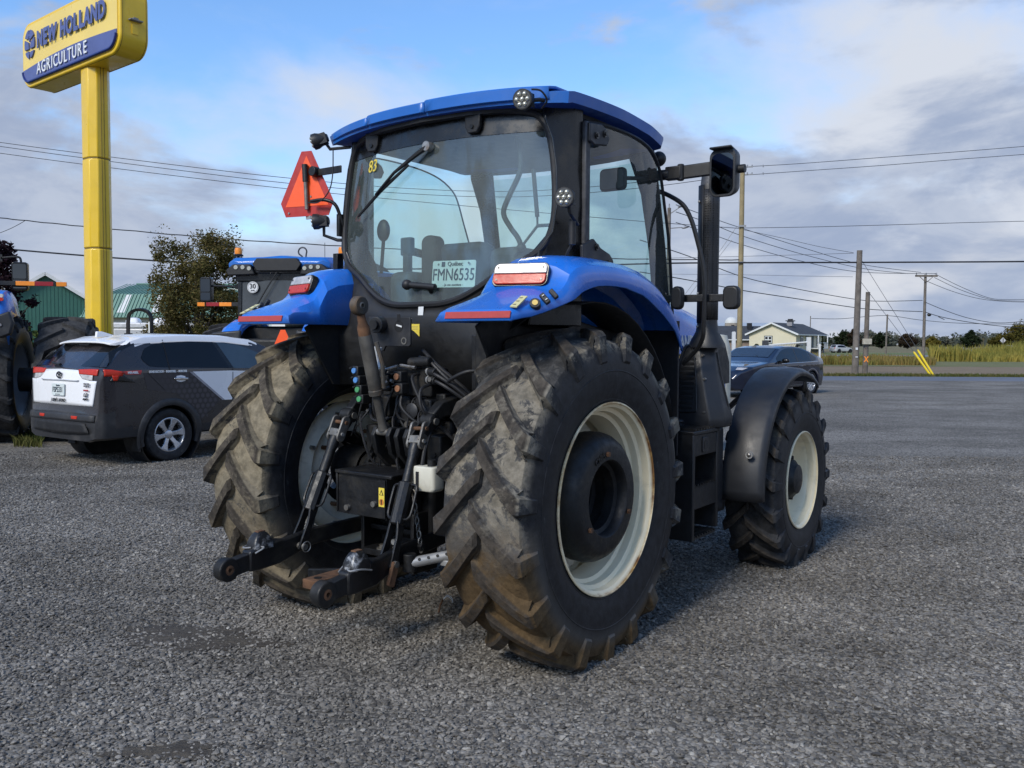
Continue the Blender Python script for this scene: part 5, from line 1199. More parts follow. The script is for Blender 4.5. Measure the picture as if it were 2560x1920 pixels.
# ================================================================ cars
GLASS_C=pm('dark car glass',(.006,.007,.009),.05,0,.3,2,coat=.0,spec=.38)
GLASS_B=pm('blue tinted windscreen',(.02,.03,.045),.03,0,.2,2,spec=1.0)
CHARC=pm('satin charcoal wrap',(.021,.018,.0195),.30,0,.15,3,(.09,.08,.07),.22,1.5,coat=.6)
CARW=pm('white car paint',(.80,.80,.80),.25,0,.04,1,coat=.4)
CLAD=pm('grey bumper plastic',(.020,.0205,.0225),.55,0,.15,5,(.13,.12,.11),.35,2)
SILV=pm('silver alloy',(.50,.51,.53),.28,.75,.1,6)
CHROME=pm('chrome',(.6,.6,.6),.12,.95,.05,5)
def car_wheel(name,parent,loc,side,R_,rr,spokes,width=.22):
    t=G(); pr=[(rr,-width*.42),(rr+.02,-width*.47),(R_*.86,-width*.52),(R_*.96,-width*.45),(R_,-width*.32),(R_,width*.32),(R_*.96,width*.45),(R_*.86,width*.52),(rr+.02,width*.47),(rr,width*.42)]
    t.lathe(pr,n=44); 
    for a in (-.05,0,.05): t.lathe([(R_+.003,a-.012),(R_+.003,a+.012)],n=44)
    w=t.build(name,TY_CAR,parent,loc=loc)
    r=G(); r.lathe([(rr+.004,width*.44),(rr-.012,width*.43),(rr-.03,width*.30),(rr-.035,-width*.3)],n=44); 
    if side<0: r.mirror()
    r.build('rim_barrel',SILV,w,solid=.004)
    g=G()
    for k in range(spokes):
        a=2*PI*k/spokes+.15; ca,sa=math.cos(a),math.sin(a)
        def pt(rad,off,x): return (x,rad*ca-off*sa,rad*sa+off*ca)
        g.loft([[pt(.05,-.03,.07),pt(.05,.03,.07),pt(.05,.03,.03),pt(.05,-.03,.03)],[pt(rr*.6,-.032,.085),pt(rr*.6,.028,.085),pt(rr*.6,.03,.05),pt(rr*.6,-.03,.05)],[pt(rr-.015,-.062,.092),pt(rr-.015,.052,.092),pt(rr-.015,.05,.055),pt(rr-.015,-.05,.055)]])
    g.lathe([(0,.082),(.045,.08),(.065,.07),(.065,.02)],n=24)
    if side<0: g.mirror()
    g.build('rim_spokes',SILV,w,bevel=.006)
    d=G(); d.lathe([(rr-.04,.0),(0,.0)],n=32)
    if side<0: d.mirror()
    d.build('brake_disc',pm('dark brake metal',(.03,.03,.03),.5,.5),w)
    return w
class Car:
    def __init__(s,name,label,loc,rz,prof,W,belt,tum,z0,curve,cat='car',corner=.05):
        s.t=thing(name,label,cat,loc,rz); s.prof=prof; s.W=W; s.belt=belt; s.tum=tum; s.z0=z0; s.curve=curve; s.corner=corner
    def zt(s,y): return interp(s.prof,y)
    def hw(s,y,z):
        w=interp(s.W,y); 
        if z<.55: w*=1-.06*((.55-z)/.3)**1.5
        w*=1-.015*max(0,(z-.8))
        if z>s.belt: w-=(z-s.belt)*s.tum
        return w
    def bend(s,x,y):
        y0,y1=s.prof[0][0],s.prof[-1][0]
        k=s.curve*(abs(x)/.92)**3
        return y+k*max(0,min(1,(y0+.75-y)/.7))-k*1.6*max(0,min(1,(y-y1+.9)/.8))
    def body(s,mats,pick,wheels,wr):
        ys=[]; 
        for (a,_),(b,_) in zip(s.prof,s.prof[1:]):
            n=max(1,int((b-a)/.05)); ys+= [a+(b-a)*k/n for k in range(n)]
        ys.append(s.prof[-1][0]); rings=[]
        for y in ys:
            zt=s.zt(y); K=24; right=[]
            zb=s.z0+ (.06 if y in (ys[0],ys[-1]) else 0)
            right.append((s.hw(y,.5)*.80,zb))
            for k in range(K+1):
                z=zb+.04+(zt-s.corner-zb-.04)*k/K; right.append((s.hw(y,z),z))
            wt=s.hw(y,zt-s.corner); right+= [(wt-.018,zt-s.corner*.35),(wt-.06,zt-.004),(wt*.62,zt+.004),(wt*.25,zt+.012)]
            ring=[(x,s.bend(x,y),z) for x,z in right]+[(0,s.bend(0,y),zt+.014)]+[(-x,s.bend(x,y),z) for x,z in right[::-1]]
            rings.append(ring)
        g=G(); g.loft(rings,True,True); b=g.build('body',mats,s.t,smooth=38)
        me=b.data; bm=bmesh.new(); bm.from_mesh(me); dead=[]
        for f in bm.faces:
            c=f.calc_center_median()
            for wy in wheels:
                if math.hypot(c.y-wy[0],c.z-wy[1])<wr+.02 and abs(c.x)>.55: dead.append(f); break
        bmesh.ops.delete(bm,geom=dead,context='FACES'); bm.to_mesh(me); bm.free()
        for p in me.polygons:
            cx,cy,cz=p.center; p.material_index=pick(abs(cx),cy,cz,p.normal)
        me.polygons.foreach_set('use_smooth',[True]*len(me.polygons)); me.set_sharp_from_angle(angle=R(32))
        for wy in wheels:
            for sd_ in (1,-1):
                g=G(); g.lathe([(wr+.05,sd_*.925),(wr+.05,sd_*.52),(0,sd_*.52)],(0,wy[0],wy[1]),n=40); g.build('wheel_well',LINER,s.t)
        s.b=b; return b
    def spatch(s,name,mat,up,lo,side=1,lift=.004,n=14,m=5,parent=None,th=0):
        """panel on the flank between two curves (y,z)"""
        U_=[Vector((a,b,0)) for a,b in up]; L_=[Vector((a,b,0)) for a,b in lo]
        def samp(P,t):
            k=t*(len(P)-1); i=min(int(k),len(P)-2); return P[i].lerp(P[i+1],k-i)
        rows=[]
        for i in range(n+1):
            a=samp(U_,i/n); b=samp(L_,i/n); row=[]
            for j in range(m+1):
                p=a.lerp(b,j/m); x=s.hw(p.x,p.y)+lift; row.append((side*x,s.bend(x,p.x),p.y))
            rows.append(row)
        g=G(); g.grid(rows); return g.build(name,mat,parent or s.t,smooth=50,solid=th)
    def rear_y(s,x,z):
        P=s.prof; y=P[0][0]
        for (a,za),(b,zb) in zip(P,P[1:]):
            if zb>za and za<=z<=zb: y=a+(b-a)*(z-za)/(zb-za); break
        return s.bend(x,y)
    def rpatch(s,name,mat,up,lo,lift=.005,n=12,m=6,parent=None,th=0):
        U_=[Vector((a,b,0)) for a,b in up]; L_=[Vector((a,b,0)) for a,b in lo]
        def samp(P,t):
            k=t*(len(P)-1); i=min(int(k),len(P)-2); return P[i].lerp(P[i+1],k-i)
        rows=[]
        for i in range(n+1):
            a=samp(U_,i/n); b=samp(L_,i/n)
            rows.append([(p.x,s.rear_y(p.x,p.y)-lift,p.y) for p in [a.lerp(b,j/m) for j in range(m+1)]])
        g=G(); g.grid(rows); return g.build(name,mat,parent or s.t,smooth=50,solid=th)
    def tpatch(s,name,mat,quad_rows,lift=.005,parent=None):
        """panel lying on the sloping top profile: rows of (y, xleft, xright)"""
        rows=[]
        for y,x0,x1 in quad_rows:
            row=[]
            for k in range(11):
                x=x0+(x1-x0)*k/10; w=s.hw(y,s.zt(y)-s.corner)
                cr=.014*(1-min(1,abs(x)/w)**2)
                row.append((x,s.bend(x,y),s.zt(y)+cr+lift))
            rows.append(row)
        g=G(); g.grid(rows); return g.build(name,mat,parent or s.t,smooth=60)
# ---- the white and grey company car
SUV=Car('suv','white and dark grey company car with honeycomb print near the yellow sign pole',(-5.46,12.62,0),-R(34.5),
  [(-1.075,.56),(-1.07,.66),(-1.055,.70),(-1.045,.80),(-1.035,1.05),(-1.03,1.14),(-1.05+.03,1.20),(-1.0,1.275),(-.96,1.305),(-.60,1.60),(-.50,1.66),(-.3,1.715),(.3,1.745),(1.0,1.74),(1.5,1.685),(1.85,1.55),(2.45,1.17),(2.62,1.12),(3.3,1.03),(3.55,.92),(3.66,.62)],
  [(-1.08,.80),(-1.0,.88),(-.8,.92),(-.5,.93),(2.8,.93),(3.2,.91),(3.5,.84),(3.68,.66)],1.24,.40,.34,.07,'suv')
def suv_pick(x,y,z,n):
    if z>1.60+.012*max(0,min(1,(y+.4)/.4)) and y>-.75: return 1
    if z<.50 or (y<-.80 and z<.715): return 2
    return 0
SUV.body([CHARC,CARW,CLAD,LINER],suv_pick,[(0,.365),(2.69,.365)],.415)
st_=SUV.t
for y in (0,2.69):
    for sd_ in (1,-1): car_wheel('wheel',st_,(sd_*.80,y,.362),sd_,.362,.235,6)
# honeycomb print
def hex_mat():
    m,nt,b=newmat('honeycomb wrap'); g=NB(nt); s=g.n('ShaderNodeSeparateXYZ'); g.l(g.obj(),s.inputs[0]); cell=.085
    def half(off):
        u=g.math('DIVIDE',s.outputs[1],cell); v=g.math('DIVIDE',s.outputs[2],cell)
        a=g.math('SUBTRACT',g.math('FLOORED_MODULO',g.math('ADD',u,off*.5),1.0),.5)
        b_=g.math('SUBTRACT',g.math('FLOORED_MODULO',g.math('ADD',v,off*.8660254),1.7320508),.8660254)
        return a,b_,g.math('ADD',g.math('MULTIPLY',a,a),g.math('MULTIPLY',b_,b_))
    a0,b0,d0=half(0); a1,b1,d1=half(1)
    sel=g.math('LESS_THAN',d0,d1)
    def pick(p,q): return g.math('ABSOLUTE',g.math('ADD',g.math('MULTIPLY',p,sel),g.math('MULTIPLY',q,g.math('SUBTRACT',1,sel))))
    A=pick(a0,a1); B=pick(b0,b1)
    e=g.math('MAXIMUM',A,g.math('ADD',g.math('MULTIPLY',A,.5),g.math('MULTIPLY',B,.8660254)))
    line=g.ramp(e,.405,.44); inner=g.ramp(e,.1,.42)
    fade=g.ramp(g.math('SUBTRACT',s.outputs[1],g.math('MULTIPLY',s.outputs[2],.3)),-.75,.25)
    c=g.mix(inner,(.052,.048,.058),(.030,.027,.031)); c=g.mix(g.math('MULTIPLY',line,.9),c,(.012,.011,.013))
    c=g.mix(fade,(.032,.028,.031),c)
    g.l(c,b.inputs['Base Color']); b.inputs['Roughness'].default_value=.4; b.inputs['Coat Weight'].default_value=.1; return m
HEX=hex_mat()
for sd_ in (1,-1):
    SUV.spatch('honeycomb_panel',HEX,[(-.42,1.225),(.0,1.22),(.34,1.215)],[(-.36,1.0),(.08,.93),(.60,.56)],sd_,.003,18,8)
    SUV.spatch('honeycomb_panel',HEX,[(.30,1.215),(.345,1.215)],[(.42,.50),(.80,.80)],sd_,.0035,6,8)
    SUV.spatch('door_panel',CARW,[(.355,1.225),(1.0,1.225),(2.4,1.17)],[(.86,.80),(1.2,.80),(2.35,.80)],sd_,.004,16,8)
    SUV.spatch('silver_stripe',pm('silver stripe',(.30,.30,.33),.35,.3,.2,8),[(.30,1.222),(.355,1.222)],[(.84,.80),(.885,.80)],sd_,.0055,4,8)
    SUV.spatch('quarter_window',GLASS_C,[(-.40,1.43),(-.31,1.55),(-.18,1.605),(-.015,1.63)],[(-.38,1.38),(-.30,1.315),(-.17,1.30),(-.015,1.295)],sd_,.005)
    SUV.spatch('rear_door_window',GLASS_C,[(.005,1.632),(.4,1.648),(.80,1.642)],[(.005,1.294),(.5,1.278),(.985,1.262)],sd_,.005)
    SUV.spatch('front_door_window',pm('clear door glass',(.03,.045,.055),.03,0,.2,2,spec=1),[(.87,1.635),(1.25,1.60),(1.75,1.42),(2.0,1.28)],[(1.06,1.258),(1.4,1.25),(1.8,1.24),(2.05,1.235)],sd_,.005)
    SUV.spatch('window_pillar',BLACK_G,[(.80,1.642),(.87,1.635)],[(.985,1.262),(1.06,1.258)],sd_,.0045,3,5)
    SUV.spatch('roof_trim',CHROME if False else CARW,[(-.2,1.640),(.4,1.672),(1.0,1.662),(1.5,1.60)],[(-.2,1.63),(.4,1.660),(1.0,1.650),(1.5,1.588)],sd_,.012)
    SUV.spatch('door_seam',LINER,[(1.03,1.25),(1.042,1.25)],[(1.0,.46),(1.012,.46)],sd_,.0062,2,8)
    SUV.spatch('door_seam',LINER,[(-.35,1.22),(-.34,1.22)],[(-.10,.98),(-.09,.98)],sd_,.0062,2,6)
    SUV.spatch('door_seam',LINER,[(-.012,1.67),(.002,1.67)],[(-.012,1.25),(.002,1.25)],sd_,.0065,2,4)
    SUV.spatch('quarter_trim',BLACK_G,[(-.86,1.50),(-.62,1.60),(-.38,1.615),(-.2,1.612)],[(-.90,1.33),(-.75,1.50),(-.50,1.60),(-.2,1.625)],sd_,.0035)
    # arch cladding
    g=G(); rows=[]
    for k in range(25):
        a=R(-18+216*k/24); rows.append([(sd_*(SUV.hw(0,min(max(.365+r*math.sin(a),.3),1.2))+l),r*math.cos(a),.365+r*math.sin(a)) for r,l in ((.405,-.05),(.408,.012),(.425,.020),(.49,.018),(.505,.000))])
    g.grid(rows); g.build('arch_cladding',CLAD,st_,smooth=50)
    g=G(); g.bb((sd_*.70,-.46,.16),(sd_*.90,-.44,.50)); g.build('mud_flap',LINER,st_,bevel=.01)
    h=SUV.spatch('door_handle',CHROME,[(.05,1.145),(.15,1.155),(.27,1.14)],[(.05,1.125),(.15,1.115),(.27,1.115)],sd_,.025,8,3,th=.02)
    SUV.spatch('handle_cup',CARW,[(.09,1.17),(.16,1.18),(.23,1.165)],[(.09,1.10),(.16,1.085),(.23,1.10)],sd_,.006,8,3)
    # tail lamp
    z=[(.40,1.275),(.62,1.285),(.80,1.285)]; l=[(.45,1.185),(.62,1.15),(.80,1.135)]
    f=lambda P:[(sd_*a,b) for a,b in P]
    tl_=SUV.rpatch('tail_lamp',RED_L,f(z),f([(.44,1.215),(.62,1.21),(.80,1.20)]),.014,th=.01)
    SUV.rpatch('reversing_lens',WHITE_L,f([(.44,1.212),(.62,1.207),(.72,1.203)]),f([(.52,1.155),(.62,1.14),(.72,1.13)]),.012,parent=tl_,th=.01)
    SUV.spatch('lamp_wing',RED_L,[(-1.0,1.282),(-.90,1.278),(-.72,1.245)],[(-1.0,1.19),(-.88,1.19),(-.76,1.19)],sd_,.014,8,4,tl_,.01)
    SUV.spatch('lamp_wing',BLACK_G,[(-.88,1.19),(-.74,1.20),(-.55,1.105)],[(-.93,1.125),(-.75,1.115),(-.55,1.10)],sd_,.010,8,4,tl_,.008)
    SUV.spatch('lamp_wing',RED_L,[(-.90,1.20),(-.80,1.20)],[(-.88,1.13),(-.83,1.13)],sd_,.015,4,4,tl_,.008)
    SUV.rpatch('rear_reflector',RED_L,f([(.33,.665),(.47,.665)]),f([(.34,.625),(.46,.625)]),.018,th=.006)
    g=G(); g.tube([(sd_*.60,-.70,.37),(sd_*.61,-1.0,.362)],[.03,.036],14,False); g.build('exhaust_tip',CHROME,st_,solid=.004)
    SUV.spatch('red_banner',pm('red banner',(.42,.03,.03),.4),[(-.76,1.252),(-.44,1.262)],[(-.70,1.208),(-.46,1.208)],sd_,.0055,6,3)
x_=SUV.hw(-.58,1.23)
text('banner_text','MIRABEL',.04,SWHITE,(SUV.hw(-.58,1.233)+.010,SUV.bend(.9,-.585),1.232),(0,1,0),(-.02,0,1),st_,bold=.002)
text('side_text','CONSTRUCTION  -  INDUSTRIEL  -  AGRICOLE',.040,SWHITE,(SUV.hw(-.05,1.232)+.010,-.04,1.235),(0,1,0),(-.02,0,1),st_,bold=.002,sx=.70)
# tailgate
SUV.rpatch('tailgate',CARW,[(-.80,1.13),(-.66,1.13),(-.40,1.265),(0,1.275),(.40,1.265),(.66,1.13),(.80,1.13)],[(-.74,.80),(-.6,.80),(-.3,.80),(0,.80),(.3,.80),(.6,.80),(.74,.80)],.010,24,10,th=.012)
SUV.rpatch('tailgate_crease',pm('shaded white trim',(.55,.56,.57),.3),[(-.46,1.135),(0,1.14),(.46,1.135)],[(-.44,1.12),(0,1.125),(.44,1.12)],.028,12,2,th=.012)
SUV.rpatch('tailgate_window',GLASS_C,[(-.58,1.585),(0,1.595),(.58,1.585)],[(-.74,1.315),(0,1.308),(.74,1.315)],.008,12,10)
for sd_ in (1,-1): SUV.rpatch('window_frame',BLACK_G,[(sd_*.56,1.60),(sd_*.66,1.60)],[(sd_*.73,1.31),(sd_*.88,1.31)],.006,4,8)
py_=SUV.rear_y(0,1.0)-.032
pp=slab('licence_plate',PLATE,st_,(0,py_,1.0),(1,0,0),(0,.03,1),rrect(0,0,.305,.155,.01,3),-.01,.003,smooth=0)
text('plate_number','FSP5331',.10,PLATE_INK,(0,py_,.995),(1,0,0),(0,.03,1),pp,sx=.74,lift=.006)
text('plate_province','Québec',.03,PLATE_INK,(.01,py_,1.055),(1,0,0),(0,.03,1),pp,lift=.006)
text('plate_motto','Je me souviens',.018,PLATE_INK,(0,py_,.938),(1,0,0),(0,.03,1),pp,lift=.006)
text('tailgate_lettering','J-RENÉ LAFOND',.062,INK,(.0,SUV.rear_y(0,.86)-.024,.858),(1,0,0),(0,.03,1),st_,sx=.8,shear=.2,bold=.001)
text('badge_text','LE',.06,INK,(.62,SUV.rear_y(.62,.94)-.026,.945),(1,.10,0),(0,.03,1),st_,sx=1.2,bold=.003,shear=.2)
text('badge_text','AWD',.035,INK,(.62,SUV.rear_y(.62,.9)-.026,.89),(1,.10,0),(0,.03,1),st_,sx=1.2,bold=.002,shear=.2)
text('brand_sticker','WACKER\nNEUSON',.028,INK_G,(.64,SUV.rear_y(.62,1.08)-.026,1.075),(1,.10,0),(0,.03,1),st_,sx=1.0,bold=.001)
text('brand_sticker','YANMAR',.026,pm('red banner',(.42,.03,.03)),(.63,SUV.rear_y(.62,1.0)-.026,1.005),(1,.10,0),(0,.03,1),st_,sx=1.0,bold=.001)
g=G(); c=(0.0,SUV.rear_y(0,1.195)-.03,1.195)
for rx,rz_ in ((.062,.042),(.022,.040)): g.tube([(c[0]+rx*math.cos(2*PI*k/20),c[1],c[2]+rz_*math.sin(2*PI*k/20)) for k in range(21)],.006,6,False)
g.tube([(c[0]+.045*math.cos(2*PI*k/20),c[1],c[2]+.022+.016*math.sin(2*PI*k/20)) for k in range(21)],.006,6,False); g.build('tailgate_emblem',BLACK_G,st_)
g=G(); rings=[]
for y,zt_,w_ in ((-.22,1.728,.66),(-.40,1.706,.675),(-.55,1.682,.685),(-.66,1.660,.67),(-.715,1.645,.62)):
    rings.append([(x*w_,SUV.bend(x*w_,y) if y<-.6 else y,zt_-d-.030*abs(x)**4) for x,d in [(k/6-1,0) for k in range(13)]+[(1-k/6,.045 if y>-.7 else .022) for k in range(13)]])
g.loft(rings); g.build('roof_spoiler',CARW,st_,bevel=.006)
g=G(); g.bb((-.12,-.70,1.590),(.12,-.69,1.602)); g.build('brake_lamp',LINER,st_)
g=G(); g.prism([(-.78,1.715),(-.56,1.74),(-.50,1.745),(-.70,1.80),(-.77,1.80)],'x',-.025,.025); g.v=[(x,y+.25,z-.02) for x,y,z in g.v]; g.build('roof_fin',CARW,st_,bevel=.008)
g=G(); g.tube([(-.05,-1.0,1.33),(-.25,-.98,1.345),(-.36,-.95,1.36)],[.02,.016,.008],8); g.build('rear_wiper',BLACK_P,st_)
SUV.rpatch('bumper_ledge',CLAD,[(-.80,.69),(0,.70),(.80,.69)],[(-.80,.595),(0,.60),(.80,.595)],.014,14,4,th=.012)
SUV.rpatch('bumper_skid',LINER,[(-.62,.575),(0,.58),(.62,.575)],[(-.70,.44),(0,.42),(.70,.44)],.010,14,4,th=.01)
g=G(); 
for sd_ in(1,-1):
    g=G(); g.ell((sd_*1.0,1.95,1.27),(.11,.07,.08)); g.build('door_mirror',BLACK_G,st_)
# ---- dark blue saloon across the yard
NAVY=pm('dark blue car paint',(.006,.011,.030),.12,.3,.1,1.5,coat=.8)
SED=Car('saloon_car','dark blue saloon parked beyond the front wheel of the tractor',(9.25,29.9,0),R(133),
  [(-1.03,.55),(-1.02,.80),(-1.0,.98),(-.96,1.06),(-.75,1.10),(-.3,1.22),(.3,1.39),(.8,1.44),(1.3,1.43),(1.6,1.37),(2.15,1.10),(2.45,.98),(2.55,.965),(3.3,.86),(3.65,.74),(3.78,.55)],
  [(-1.04,.74),(-.9,.85),(-.5,.91),(0,.93),(2.9,.93),(3.3,.90),(3.6,.80),(3.8,.58)],.93,.44,.20,.10)
SED.body([NAVY,LINER],lambda x,y,z,n:0,[(0,.34),(2.85,.34)],.375)
for wy in (0,2.85):
    for sd_ in (1,-1):
        g=G(); rows=[]
        for k in range(25):
            a=R(-22+224*k/24); rows.append([(sd_*(SED.hw(wy,min(max(.34+r*math.sin(a),.22),1.0))+l),wy+r*math.cos(a),.34+r*math.sin(a)) for r,l in ((.365,-.03),(.368,.006),(.385,.010),(.445,.002))])
        g.grid(rows); g.build('arch_lip',NAVY,SED.t,smooth=50)
for y in (0,2.85):
    for sd_ in (1,-1): car_wheel('wheel',SED.t,(sd_*.81,y,.34),sd_,.34,.25,10)
for sd_ in (1,-1):
    SED.spatch('front_door_window',GLASS_C,[(.87,1.375),(1.25,1.37),(1.55,1.30),(1.95,1.10)],[(.85,.965),(1.2,.955),(1.6,.945),(1.98,.94)],sd_,.005)
    SED.spatch('rear_door_window',GLASS_C,[(.10,1.28),(.45,1.36),(.80,1.375)],[(.02,.985),(.4,.975),(.78,.967)],sd_,.005)
    SED.spatch('quarter_window',GLASS_C,[(-.35,1.10),(-.1,1.20),(.05,1.265)],[(-.35,1.03),(-.15,.995),(-.03,.99)],sd_,.005)
    SED.spatch('window_trim',CHROME,[(-.40,.985),(.8,.958),(2.05,.932)],[(-.40,.975),(.8,.948),(2.05,.922)],sd_,.007,16,2)
    for y in (.62,1.55): SED.spatch('door_handle',NAVY,[(y,.86),(y+.2,.86)],[(y,.83),(y+.2,.83)],sd_,.03,4,2,th=.025)
    SED.spatch('sill_trim',pm('grey sill',(.12,.13,.14),.3,.4),[(.45,.32),(2.4,.30)],[(.45,.28),(2.4,.26)],sd_,.006,12,2)
    g=G(); g.ell((sd_*1.03,1.72,1.02),(.115,.075,.075)); g.bb((sd_*.90,1.74,.94),(sd_*.98,1.79,1.0)); g.build('door_mirror',BLACK_G,SED.t)
    for y in (.815,): SED.spatch('door_post',BLACK_G,[(.805,1.375),(.865,1.375)],[(.785,.967),(.845,.965)],sd_,.0055,2,4)
    SED.tpatch('headlamp',WHITE_L,[(3.40,sd_*.50,sd_*.80),(3.58,sd_*.55,sd_*.74)],.006)
SED.tpatch('windscreen',GLASS_B,[(2.13,-.70,.70),(1.95,-.685,.685),(1.75,-.665,.665),(1.62,-.65,.65)],.006)
SED.tpatch('rear_screen',GLASS_C,[(-.62,-.62,.62),(-.3,-.62,.62),(.2,-.61,.61)],.006)
SED.tpatch('hood_badge',CHROME,[(3.40,-.03,.03),(3.46,-.03,.03)],.01)
g=G(); g.tube([(-.35,2.10,1.14),(-.2,2.02,1.17),(.25,2.04,1.165)],.012,6); g.build('windscreen_wiper',BLACK_P,SED.t)
SED.t.scale=(1.1,1.1,1.1)
# ---- two distant cars
def far_car(name,label,loc,rz,mat,sc=1):
    c=Car(name,label,loc,rz,[(-.95,.55),(-.93,.95),(-.7,1.02),(-.45,1.45),(.6,1.48),(1.2,1.42),(1.75,1.02),(2.9,.85),(3.3,.7),(3.4,.5)],[(-1,.72),(-.7,.86),(0,.88),(2.8,.88),(3.2,.8),(3.45,.6)],.95,.40,.24,.08)
    c.body([mat,LINER],lambda x,y,z,n:0,[(0,.33),(2.6,.33)],.36)
    for sd_ in (1,-1):
        for y in (0,2.6):
            g=G(); g.lathe([(0,.1),(.2,.11),(.21,.1),(.33,.1),(.33,-.1),(0,-.1)],n=20)
            if sd_<0: g.mirror()
            g.build('wheel',TY_CAR,c.t,loc=(sd_*.78,y,.33))
        c.spatch('side_window',GLASS_C,[(-.25,1.36),(.6,1.40),(1.15,1.34),(1.6,1.06)],[(-.45,1.0),(.5,.98),(1.1,.97),(1.62,.97)],sd_,.006)
        c.tpatch('headlamp',WHITE_L,[(2.95,sd_*.45,sd_*.75),(3.2,sd_*.45,sd_*.7)],.01)
    c.tpatch('windscreen',GLASS_C,[(1.72,-.64,.64),(1.28,-.60,.60)],.008)
    c.rpatch('rear_window',GLASS_C,[(-.5,1.40),(.5,1.40)],[(-.62,1.06),(.62,1.06)],.01)
    for sd_ in (1,-1): c.rpatch('tail_lamp',RED_L,[(sd_*.55,.98),(sd_*.78,.98)],[(sd_*.55,.82),(sd_*.78,.82)],.01)
    c.t.scale=(sc,sc,sc); return c
p=at(2090,879,165); far_car('estate_car','pale silver estate car parked beside the cream bungalow',(p.x,p.y,0),-R(68),pm('pale silver paint',(.52,.53,.55),.3,.2,.1,2))
p=at(2524,868,230); far_car('approaching_car','dark fronted pale car coming along the far road by the diamond sign',(p.x,p.y,0),R(192),pm('light car paint',(.40,.43,.48),.3,.1,.1,2))
# ================================================================ the other tractors
def placed(p0): return Vector((p0.x,p0.y,0))
def big_tyre(name,parent,loc,side,Rt,hw,nl,mat=None):
    t=tyre_geo(Rt,Rt-.055,hw,Rt*.58,nl,.26,.055,.085,hubz=loc[2],phase=.05)
    if side<0: t.mirror()
    w=t.build(name,mat or TY_OTHER,parent,smooth=32,loc=loc)
    r=G(); r.lathe([(Rt*.60,hw*.93),(Rt*.57,hw*.8),(Rt*.52,hw*.4),(Rt*.50,.0),(Rt*.40,-.05),(.17,-.06),(.0,-.06)],n=40)
    if side<0: r.mirror()
    r.build('rim',pm('pale grey rim',(.42,.44,.46),.4,0,.1,4),w,solid=.01)
    return w
def bar_lamp(T2,x0,x1,y,z,segs):
    for k,(a,b,m) in enumerate(segs):
        g=G(); g.bb((x0+(x1-x0)*a,y-.03,z-.035),(x0+(x1-x0)*b,y,z+.035)); g.build('marker_bar' if m is BLACK_P else 'reflector_segment',m,T2,bevel=.004)
RED_D=pm('dark red reflector',(.30,.012,.02),.35,0,.08,20); ORG=pm('orange reflector',(.95,.30,.03),.35,0,.08,20)
def mirror2(T2,c,w,h):
    g=G(); g.prism([(x+c[0],z+c[2]) for x,z in rrect(0,0,w,h,.04,4)],'y',c[1],c[1]+.12); m=g.build('mirror_housing',BLACK_G,T2,bevel=.01)
    g=G(); g.prism([(x+c[0],z+c[2]) for x,z in rrect(0,h*.17,w*.82,h*.52,.025,4)],'y',c[1]-.006,c[1]-.002); g.build('mirror_glass',MIRROR,m,smooth=0)
    g=G(); g.prism([(x+c[0],z+c[2]) for x,z in rrect(0,-h*.28,w*.82,h*.30,.025,4)],'y',c[1]-.006,c[1]-.002); g.build('mirror_glass',MIRROR,m,smooth=0)
# --- second tractor, behind our left fender: rear to us
D2=15.8; p=at(714,860,D2); T2=thing('tractor','blue tractor with a bulging lamp roof and amber beacons standing behind the company car','tractor',(p.x,p.y,0),R(-6))
# cab: all in its own frame, x to the right, y forward
g=G(); rows=[]
for y,hw_,z0,z1 in ((-.35,.80,2.98,3.05),(-.28,.92,2.93,3.12),(.1,.95,2.92,3.16),(.9,.94,2.93,3.17),(1.5,.85,2.93,3.10)):
    rows.append([(-hw_,y,z0),(-hw_*1.01,y,z0+.10),(-hw_*.88,y,z1),(-.30,y,z1+.01),(.0,y,z1+.035),(.30,y,z1+.01),(hw_*.88,y,z1),(hw_*1.01,y,z0+.10),(hw_,y,z0)])
g.loft(rows); r2=g.build('roof',BLUE_ROOF,T2,smooth=40,bevel=.02)
g=G(); g.prism([(-.36,2.88),(.36,2.88),(.44,3.00),(.36,3.10),(-.36,3.10),(-.44,3.00)],'y',-.42,-.30); g.build('roof_recess',BLACK_P,r2,bevel=.012)
for s in (-1,1):
    g=G(); g.prism([(s*.40,2.82),(s*.90,2.80),(s*.93,2.90),(s*.80,3.00),(s*.48,3.00)],'y',-.40,-.29); lp=g.build('lamp_pod',BLACK_P,r2,bevel=.02)
    for x,z in ((.50,2.925),(.615,2.945),(.74,2.945)):
        g=G(); g.cyl((s*x,-.40,z),(s*x,-.415,z),.036,16); h=g.build('work_lamp',LED,lp); 
g=G(); g.bb((-.80,-.30,2.70),(.80,1.4,2.95)); g.bb((-.90,-.32,2.84),(.90,1.2,2.94)); g.build('cab_top_frame',BLACK_G,T2,bevel=.02)
g=G(); g.grid([[(-.68,-.30,1.95),(0,-.36,1.95),(.68,-.30,1.95)],[(-.70,-.26,2.72),(0,-.32,2.72),(.70,-.26,2.72)]]); w2=g.build('rear_window',pm('grey tinted glass',(.05,.056,.058),.06,0,.3,1.5,spec=.8),T2)
g=G(); g.prism(rrect(-.46,2.60,.20,.20,.099,8),'y',-.345,-.338); s30=g.build('speed_sticker',WHITE_LAB,w2,smooth=0)
g=G(); g.tube([(-.46+.088*math.cos(2*PI*k/24),-.347,2.60+.088*math.sin(2*PI*k/24)) for k in range(25)],.003,4,False); g.build('sticker_ring',INK_G,s30)
text('speed_text','30',.115,INK,(-.46,-.346,2.615),(1,0,0),(0,0,1),s30,bold=.002); text('speed_text','km/h',.035,INK,(-.46,-.346,2.545),(1,0,0),(0,0,1),s30)
